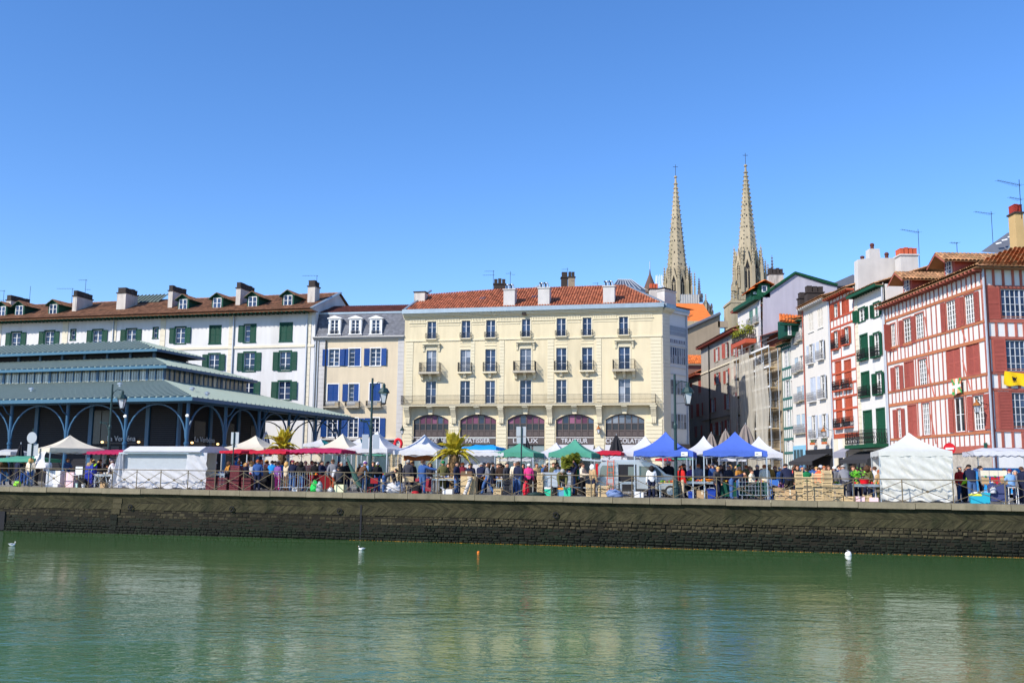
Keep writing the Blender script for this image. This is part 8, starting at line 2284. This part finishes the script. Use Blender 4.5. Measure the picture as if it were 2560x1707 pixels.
 for k, s in (('r',1),('l',-1)):
  w_, h_ = V(A[k][2]), V(A[k][3]); d = (h_-w_).normalized(); sd = d.cross(V((0,0,1)) if abs(d.z) < .8 else V((0,1,0))).normalized()
  for j, (o_, L) in enumerate(((-.024,.062),(-.008,.075),(.008,.07),(.024,.055))):
   b = h_ + sd*o_; mb.tube([b-d*.01, b+d*L*.55, b+d*L+V((0,-.012,-.006))], [.0095,.0085,.006], 5)
  b = h_-d*.03+sd*.03*s; mb.tube([b, b+sd*.035*s+d*.02, b+sd*.04*s+d*.055], [.011,.010,.007], 5)
 cr, jw = V(J['cra']), V(J['jaw']); upv = (cr-jw).normalized(); fwd = (V((0,-1,0)) - upv*V((0,-1,0)).dot(upv)).normalized(); sx = upv.cross(fwd)
 base = (cr+jw)/2
 mb.tube([base+fwd*.085+upv*.03, base+fwd*.115-upv*.01, base+fwd*.09-upv*.02], [.010,.016,.010], 5)
 for s in (-1,1):
  mb.tube([base+sx*s*.085+upv*.03, base+sx*s*.098+upv*.0, base+sx*s*.085-upv*.03], [.012,.02,.010], 5)
  e = base+fwd*.090+sx*s*.034+upv*.035; b0 = len(mb.f); mb.tube([e-sx*.010, e+sx*.010], .008, 5);
  for i in range(b0, len(mb.f)): mb.m[i] = 1
 b0 = len(mb.f); mb.tube([base+fwd*.088-upv*.055-sx*.022, base+fwd*.096-upv*.057, base+fwd*.088-upv*.055+sx*.022], .006, 4)
 for i in range(b0, len(mb.f)): mb.m[i] = 2
 r = dict(body=mb, jacket=cut(('tor','arm'), .020), trousers=cut(('leg',), .016), head=(cr, jw, upv, fwd, sx))
 return r
m_skin = MS('skin', 205, 150, 120, rough=.6, var=.06, rnd=.18); m_shoe = M('dark_shoe', (.03,.025,.022), .6, .1, rnd=.3); m_lip = MS('lips', 150, 85, 80, var=0)
GC = dict(navy=(26,32,58), black=(24,24,28), blue=(52,84,140), bright_blue=(28,132,205), brown=(92,66,48), tan=(176,146,108), grey=(118,118,124), light_grey=(186,186,190), red=(196,38,34), maroon=(112,32,50),
   olive=(98,96,58), mustard=(172,118,48), green=(22,112,66), purple=(116,74,138), white=(226,226,228), orange=(226,92,52), pink=(212,60,128), cream=(222,206,180), lime=(168,218,40), denim=(62,92,140), charcoal=(58,58,66), pale_blue=(120,160,205), rust=(150,66,36), dark_brown=(58,42,34), beige=(200,180,150))
def gm(c): return MS('garment_'+c, *GC[c], rough=.9, var=.12, scale=6, rnd=.08, bump=.3, bscale=10)
HC_ = dict(dark=(34,26,22), brown=(78,52,34), blond=(190,150,90), grey=(160,156,150), white=(222,220,215), ginger=(160,80,36), black=(16,14,14))
def hairmat(c): return MS('hair_'+c, *HC_[c], rough=.7, var=.15, scale=20)
_PM = {}
def pose_data(pose):
 if pose not in _PM:
  d = person_meshes(pose); e = {'body': d['body'].mesh('body', [m_skin, m_shoe, m_lip], True), 'head': d['head']}
  for k in ('jacket','trousers'):
   v, f = d[k]; e[k] = MB().add(v, f).mesh(k, m_skin, True)
  cr, jw, up, fw_, sx = d['head']
  def shell(rx, ry, rz, cen, lo, n=12, m_=7):
   mb = MB(); vs = []
   for j in range(m_+1):
    th = math.pi*lo*j/m_
    for i in range(n):
     a = 2*math.pi*i/n; k = 1+.03*math.sin(i*3.7+j*2.3); vs.append(cen + sx*(rx*k*math.sin(th)*math.cos(a)) + fw_*(ry*k*math.sin(th)*math.sin(a)) + up*(rz*math.cos(th)))
   mb.add(vs, [(j*n+i, (j+1)*n+i, (j+1)*n+(i+1)%n, j*n+(i+1)%n) for j in range(m_) for i in range(n)]); return mb
  c = cr + up*.015 - fw_*.012
  hs = {'short': shell(.108,.122,.115, c-fw_*.012, .50), 'cap': shell(.112,.125,.112, c+up*.012, .42), 'beanie': shell(.112,.126,.14, c+up*.005, .48)}
  hs['cap'].add([c+up*.02+fw_*.11-sx*.07, c+up*.02+fw_*.11+sx*.07, c+up*.005+fw_*.20+sx*.05, c+up*.005+fw_*.20-sx*.05], [(0,1,2,3)])
  lg = shell(.104,.116,.112, c-fw_*.015, .52)
  for i in range(9):
   a = math.pi*(1.02+.96*i/8); p0 = c + sx*(.11*math.cos(a)) + fw_*(.115*math.sin(a)); lg.tube([p0+up*.03, p0-up*.10-fw_*.02, p0*.98+c*.02-up*.24-fw_*.03], [.035,.045,.02], 6)
  hs['long'] = lg; hs['bun'] = shell(.110,.124,.116, c-fw_*.014, .52); hs['bun'].lathe([(.01,0),(.05,.03),(.045,.07),(.01,.09)], 8, 0, 0);
  b = hs['bun']; nb = 32; off = c-fw_*.13+up*.02
  for i in range(len(b.v)-nb, len(b.v)): b.v[i] = tuple(V_ for V_ in (Vector(b.v[i])+off))
  e['hair'] = {k: v.mesh('hair', m_skin, True) for k, v in hs.items()}
  _PM[pose] = e
 return _PM[pose]
def setmat(o, mt):
 o.material_slots[0].link = 'OBJECT'; o.material_slots[0].material = mt
POSE = dict(stand='standing', hold='hands clasped', reach='reaching out', up='arm raised', walk='striding', lean='leaning', bend='bending', stoop='stooping', sit='seated')
PLIST = []
def person(k, x, off, pose, face, jac, tro, hair, hc, place, h=1.0, garment='jacket', z=0.0):
 u = q(k, x, 0)[0]; p = qp(u, off)
 d = pose_data(pose)
 hat = {'short':'%s hair','long':'long %s hair','bun':'tied %s hair','cap':'a %s cap','beanie':'a %s beanie'}[hair] % hc.replace('_',' ')
 lab = '%s %s person with %s, %s %s' % (jac.replace('_',' '), garment, hat, POSE[pose], place)
 if hair in ('cap','beanie'): pass
 t = thing('person', lab, 'person', (p.x, p.y, gz(p.x)+z), math.radians(face)+R_.uniform(-.1,.1), 'people at the market')
 s = h*R_.uniform(.97,1.03); t.scale = (s*R_.uniform(1.0,1.10), s*R_.uniform(1.0,1.12), s)
 link('body', d['body'], t)
 o = link('jacket', d['jacket'], t); setmat(o, gm(jac))
 o = link('trousers', d['trousers'], t); setmat(o, gm(tro))
 o = link('hat' if hair in ('cap','beanie') else 'hair', d['hair'][hair], t); setmat(o, gm(hc) if hair in ('cap','beanie') else hairmat(hc))
 PLIST.append(t); return t
B_ = 180
for a in (
 ('S1',655,3.4,'stand',90,'navy','charcoal','short','grey','inside the corner-on cream tent'),
 ('S1',1195,3.2,'hold',60,'blue','navy','short','brown','inside the corner-on cream tent'),
 ('S1',420,1.9,'bend',200,'black','denim','short','dark','under the far left parasol'),
 ('S1',545,1.7,'stand',B_,'cream','denim','long','blond','under the far left parasol'),
 ('S1',200,3.5,'stand',120,'charcoal','navy','short','dark','under the far left parasol'),
 ('S1',60,3.0,'stand',60,'brown','denim','short','brown','at the far left picture edge'),
 ('S1',320,4.5,'stand',150,'navy','navy','cap','brown','under the far left parasol'),
 ('S1',1560,2.6,'lean',120,'pale_blue','navy','short','dark','by the blue plastic tower'),
 ('S1',1670,3.4,'lean',100,'navy','charcoal','short','brown','under the left crimson parasol'),
 ('S1',1760,2.0,'bend',160,'black','black','short','brown','under the left crimson parasol'),
 ('S1',1900,4.2,'stand',20,'charcoal','navy','short','ginger','under the left crimson parasol'),
 ('S1',1990,5.0,'stand',B_,'grey','navy','cap','navy','under the left crimson parasol'),
 ('S1',2060,2.6,'lean',240,'white','blue','short','grey','under the left crimson parasol'),
 ('S2',1770,2.1,'bend',90,'black','charcoal','cap','black','at the fish stall table'),
 ('S2',1880,4.5,'stand',B_,'grey','denim','short','grey','under the leftmost red awning'),
 ('S2',1975,4.0,'up',B_,'bright_blue','navy','short','brown','under the leftmost red awning'),
 ('S2',2100,2.6,'stand',30,'navy','navy','long','blond','under the second red awning',.92),
 ('S2',2200,2.8,'stand',B_,'light_grey','navy','long','blond','under the second red awning'),
 ('S2',2310,.95,'stand',B_,'blue','navy','short','ginger','behind the railing near plum crates',1.0,'hooded top'),
 ('S3',95,3.6,'stand',20,'beige','denim','long','ginger','under the red awnings'),
 ('S3',190,4.2,'stand',B_,'white','denim','short','brown','under the red awnings'),
 ('S3',165,2.0,'sit',150,'black','black','short','dark','at the dark clothed stall'),
 ('S3',285,2.6,'stand',B_,'bright_blue','maroon','short','dark','left of the crowd barrier'),
 ('S3',390,1.9,'stand',160,'purple','pink','short','dark','left of the crowd barrier',.95),
 ('S3',400,5.0,'stand',20,'pale_blue','navy','short','grey','deep under the red awnings'),
 ('S3',470,3.2,'stand',200,'bright_blue','navy','short','brown','behind the crowd barrier',.95),
 ('S3',545,1.6,'hold',150,'beige','brown','long','blond','behind the crowd barrier',.95),
 ('S3',590,5.0,'stand',0,'charcoal','navy','short','brown','deep under the raspberry awning'),
 ('S3',655,1.5,'stand',B_,'navy','denim','cap','maroon','behind the crowd barrier'),
 ('S3',735,3.4,'stand',10,'dark_brown','navy','long','brown','under the raspberry awning'),
 ('S3',800,1.4,'stand',B_,'black','denim','long','dark','behind the crowd barrier'),
 ('S3',880,3.6,'stand',30,'beige','brown','short','grey','under the raspberry awning'),
 ('S3',990,4.4,'stand',0,'cream','navy','short','brown','under the raspberry awning'),
 ('S3',1050,3.2,'stand',200,'black','navy','short','dark','under the raspberry awning'),
 ('S3',1170,2.4,'hold',60,'navy','black','short','dark','left of the white bag carrier'),
 ('S3',1150,5.5,'stand',0,'dark_brown','navy','short','brown','under the cream middle tent'),
 ('S3',1280,3.6,'stand',B_,'grey','denim','cap','navy','left of the white bag carrier'),
 ('S3',1365,1.4,'walk',B_,'grey','rust','short','brown','carrying a white bag',1.03),
 ('S3',1470,4.8,'stand',0,'dark_brown','navy','short','brown','under the cream middle tent'),
 ('S3',1520,2.6,'stand',40,'black','black','short','grey','left of the leaning green parasol'),
 ('S3',1625,4.4,'stand',0,'black','navy','short','dark','under the cream middle tent'),
 ('S3',1480,.85,'sit',190,'charcoal','black','short','dark','broad back to the railing',1.05),
 ('S3',1850,1.7,'lean',140,'brown','charcoal','beanie','purple','left of the middle lamp post'),
 ('S3',1940,2.6,'stand',170,'pale_blue','denim','short','white','left of the middle lamp post'),
 ('S3',2085,3.2,'stand',20,'navy','navy','cap','brown','right of the middle lamp post'),
 ('S3',2165,2.8,'stand',B_,'black','denim','short','white','right of the middle lamp post'),
 ('S3',2290,.75,'bend',80,'charcoal','denim','short','dark','right of the red crate-chair'),
 ('S4',430,2.8,'stand',B_,'charcoal','charcoal','short','grey','under the bright white tent',1.05),
 ('S4',690,.9,'reach',150,'blue','denim','short','brown','beside the folding chair',1.06,'coat'),
 ('S4',820,2.4,'hold',20,'charcoal','navy','long','brown','under the bright white tent'),
 ('S4',500,4.5,'stand',0,'black','navy','short','dark','under the bright white tent'),
 ('S4',1050,2.0,'hold',190,'olive','olive','beanie','green','left of the palm trunk'),
 ('S4',1145,3.4,'stand',10,'black','navy','long','brown','left of the palm trunk'),
 ('S4',1295,1.3,'stand',60,'navy','denim','cap','black','right of the palm trunk'),
 ('S4',1400,3.0,'stand',B_,'maroon','navy','short','ginger','right of the palm trunk'),
 ('S4',1530,2.4,'hold',0,'navy','black','short','dark','behind the worn suitcase',.95),
 ('S4',1550,3.8,'stand',0,'black','black','short','dark','behind the worn suitcase'),
 ('S4',1710,1.9,'lean',170,'navy','black','short','grey','right of the worn suitcase',1.05),
 ('S4',1850,1.2,'walk',250,'grey','denim','long','brown','past the orange bucket'),
 ('S4',1780,4.6,'stand',0,'tan','navy','short','brown','behind the orange bucket'),
 ('S4',1940,2.6,'stand',90,'black','navy','short','dark','right of the orange bucket'),
 ('S4',2030,5.0,'stand',0,'charcoal','navy','short','brown','under the smaller green tent'),
 ('S4',2075,3.6,'stand',B_,'dark_brown','black','short','dark','under the smaller green tent'),
 ('S4',2190,3.2,'stand',40,'charcoal','navy','cap','charcoal','under the smaller green tent'),
 ('S4',2335,2.6,'stand',10,'cream','denim','short','grey','under the smaller green tent',1.05),
 ('S5',110,1.5,'stand',150,'navy','denim','short','brown','at the square signpost',1.03),
 ('S5',300,3.0,'stand',B_,'pink','black','short','white','right of the square signpost'),
 ('S5',200,4.6,'stand',0,'maroon','navy','short','dark','right of the square signpost'),
 ('S5',440,3.6,'stand',30,'tan','brown','short','brown','between the two green tents'),
 ('S5',500,6.0,'stand',0,'red','navy','short','blond','between the two green tents',.9),
 ('S5',590,5.0,'stand',200,'blue','navy','short','grey','behind the grey trailer'),
 ('S5',650,4.2,'stand',B_,'dark_brown','navy','short','dark','behind the grey trailer'),
 ('S5',740,3.4,'stand',20,'olive','brown','short','brown','behind the grey trailer'),
 ('S5',820,3.0,'hold',0,'white','navy','long','dark','behind the grey trailer',.97),
 ('S5',880,.85,'bend',0,'olive','charcoal','short','grey','over the turquoise cool boxes',1.05),
 ('S5',930,3.8,'stand',0,'grey','navy','short','dark','behind the grey trailer'),
 ('S5',1065,2.6,'up',0,'navy','denim','short','dark','under the larger green tent',1.04),
 ('S5',1260,2.4,'hold',60,'cream','black','bun','brown','left of the van tailgate',1.03),
 ('S5',1440,1.6,'stand',120,'tan','navy','long','white','at the back of the van',.97),
 ('S6',205,.85,'stand',B_,'white','navy','long','dark','at the van bonnet',.95),
 ('S6',170,4.5,'stand',0,'dark_brown','navy','short','brown','behind the van bonnet'),
 ('S6',290,3.2,'stand',B_,'charcoal','navy','short','blond','behind the van bonnet'),
 ('S6',380,5.0,'stand',0,'maroon','navy','long','brown','under the first blue tent',.92),
 ('S6',510,2.6,'stand',B_,'black','black','short','grey','under the first blue tent',1.08),
 ('S6',735,1.3,'stand',120,'red','beige','short','ginger','under the first blue tent',.97),
 ('S6',790,3.2,'stand',90,'black','navy','short','brown','under the first blue tent'),
 ('S6',915,3.0,'hold',0,'purple','navy','short','blond','under the first blue tent',.95),
 ('S6',1045,2.6,'stand',160,'grey','navy','short','ginger','at the gap between the blue tents',1.04),
 ('S6',1165,2.8,'stand',0,'black','black','short','dark','at the gap between the blue tents'),
 ('S6',1235,4.6,'stand',0,'red','navy','short','brown','at the gap between the blue tents'),
 ('S6',1300,2.8,'stand',20,'blue','navy','short','grey','under the second blue tent',1.04),
 ('S6',1440,3.2,'stand',0,'dark_brown','navy','long','brown','under the second blue tent'),
 ('S6',1365,1.5,'lean',0,'charcoal','navy','short','blond','under the second blue tent'),
 ('S6',1590,4.2,'stand',40,'light_grey','navy','cap','green','under the second blue tent'),
 ('S6',1575,2.6,'stand',0,'charcoal','navy','short','grey','under the second blue tent'),
 ('S6',1620,.85,'bend',90,'navy','denim','short','dark','in the second blue tent',1.05),
 ('S6',1770,1.6,'hold',30,'mustard','denim','beanie','green','under the second blue tent',1.0,'coat'),
 ('S6',1895,2.2,'stand',B_,'olive','olive','short','ginger','under the second blue tent'),
 ('S6',1990,.95,'walk',40,'cream','charcoal','short','brown','behind the steel grid barrier',.86),
 ('S6',1960,4.0,'stand',0,'beige','navy','long','blond','under the second blue tent'),
 ('S6',2095,3.2,'stand',0,'charcoal','black','short','grey','right under the second blue tent'),
 ('S6',2220,2.0,'stand',160,'cream','pink','short','ginger','right under the second blue tent'),
 ('S6',2310,3.4,'stand',B_,'mustard','navy','short','blond','right under the second blue tent'),
 ('S7',130,3.6,'stand',0,'charcoal','navy','short','ginger','left of the crate stacks'),
 ('S7',225,2.2,'stand',20,'pale_blue','purple','short','grey','left of the crate stacks',.97),
 ('S7',370,1.2,'lean',190,'navy','black','short','dark','left of the crate stacks',1.1),
 ('S7',530,3.6,'stand',0,'black','navy','cap','black','behind the narrow crate stack'),
 ('S7',610,2.8,'stand',60,'navy','black','cap','blue','behind the narrow crate stack'),
 ('S7',690,2.4,'stand',B_,'green','navy','short','dark','behind the narrow crate stack',.92),
 ('S7',800,3.0,'stand',150,'blue','navy','short','dark','behind the main crate pile'),
 ('S7',870,3.8,'stand',0,'tan','navy','short','blond','behind the main crate pile',.95),
 ('S7',940,1.8,'lean',170,'orange','navy','short','brown','behind the main crate pile'),
 ('S7',940,4.6,'stand',B_,'grey','navy','beanie','light_grey','behind the main crate pile'),
 ('S7',1010,3.4,'stand',0,'navy','navy','short','ginger','behind the main crate pile'),
 ('S7',1085,2.6,'stand',20,'charcoal','navy','long','brown','behind the main crate pile'),
 ('S7',1185,2.8,'stand',B_,'grey','navy','short','white','left of the leaning man'),
 ('S7',1275,3.2,'stand',10,'blue','navy','short','dark','left of the leaning man',1.03),
 ('S7',1325,2.4,'stand',60,'navy','navy','short','brown','left of the leaning man'),
 ('S7',1385,.9,'lean',180,'grey','charcoal','short','grey','with hands on the steel table',1.04),
 ('S7',1520,2.2,'hold',10,'charcoal','navy','short','brown','holding green plants'),
 ('S7',1600,3.6,'stand',B_,'navy','navy','short','dark','right of the plant seller'),
 ('S7',1765,2.2,'stand',170,'olive','navy','long','brown','left of the walled tent'),
 ('S7',1830,4.2,'stand',0,'beige','navy','short','brown','left of the walled tent'),
 ('S7',1900,2.4,'stand',B_,'white','denim','short','brown','left of the walled tent'),
 ('S7',1975,1.6,'stand',200,'tan','olive','short','ginger','left of the walled tent',.92),
 ('S8',1210,3.0,'stand',10,'red','denim','cap','grey','right of the walled tent'),
 ('S8',1265,2.0,'lean',60,'lime','black','short','dark','right of the walled tent',.95),
 ('S8',1350,4.2,'stand',B_,'charcoal','navy','cap','charcoal','right of the walled tent'),
 ('S8',1420,1.5,'lean',170,'navy','denim','short','dark','right of the walled tent',1.12),
 ('S8',1585,2.2,'stand',60,'grey','navy','short','dark','left of the honey stall',1.02),
 ('S8',2010,3.4,'stand',0,'red','navy','short','dark','behind the honey stall'),
 ('S8',2120,1.05,'sit',185,'pale_blue','denim','cap','maroon','on the white bar stool',1.0,'hooded jacket',.36),
 ('S8',2200,2.6,'stand',0,'grey','navy','long','grey','right of the honey stall',.92),
 ('S8',2320,1.6,'stand',100,'navy','navy','short','brown','at the right picture edge',1.0)):
 person(*a)
# the crowd deeper in, between the rows of stalls
rc_ = random.Random(5); used_ = set()
LM = [(90,'behind the round signpost'),(230,'behind the left crimson parasol'),(560,'behind the leftmost red awning'),(650,'behind the plum crates'),(745,'behind the crowd barrier'),(830,'behind the raspberry awning'),(930,'behind the middle lamp post'),(1030,'behind the bright white tent'),(1120,'behind the tall palm'),(1210,'behind the white scalloped awning'),(1290,'behind the square signpost'),(1390,'behind the grey trailer'),(1480,'behind the van tailgate'),(1660,'behind the first blue tent'),(1790,'behind the second blue tent'),(1880,'behind the grid barrier'),(1990,'behind the narrow crates'),(2080,'behind the crate pile'),(2170,'beside the black shop awnings'),(2420,'behind the honey stall')]
for i in range(74):
 u_, pl = LM[i % len(LM)]
 while True:
  jc, hr, hc_ = rc_.choice(list(GC)), rc_.choice(('short','short','long','bun')), rc_.choice(('dark','brown','brown','blond','grey','white','black'))
  if (jc, pl) not in used_: used_.add((jc, pl)); break
 person('Z', u_ + rc_.uniform(-42, 42), rc_.uniform(5.5, 13), rc_.choice(('stand','stand','hold','walk')), rc_.uniform(0,360), jc, rc_.choice(('navy','denim','black','charcoal','brown')), hr, hc_, 'far '+pl, rc_.uniform(.92,1.05))
# carried bags and plants
p = qp(640+1400/7.127, 1.2); o = bag('white cloth bag on the back of the striding person', 640+1400/7.127, 1.15, .34, .42, c_white, 31, .82)
p = qp(S7u(1555), 1.9); mb = MB()
for i in range(160):
 a, b, c = R_.gauss(0,.16), R_.gauss(0,.10), R_.gauss(.06,.13); s = R_.uniform(.05,.10); mb.add([(a,b,c),(a+s,b+R_.uniform(-s,s),c+.02),(a+s*.4,b+s*.3,c+s)],[(0,1,2)])
o = obj('leafy_bunch', mb, MS('lettuce_green',90,165,40,isl=.4,var=.2), None, (p.x,p.y,gz(p.x)+1.18)); tag(o, 'bunch of bright green leaves held by the plant seller', 'plants')
# one label, one thing: tell the remaining look-alikes apart by their place in the row
import collections
cnt_ = collections.defaultdict(list)
for t in PLIST: cnt_[t['label']].append(t)
for lb, ts_ in cnt_.items():
 if len(ts_) > 1:
  ts_.sort(key=lambda t: t.location.x)
  for i, t in enumerate(ts_): t['label'] = lb + (', the left one' if i == 0 else (', the right one' if i == len(ts_)-1 else ', the middle one'))
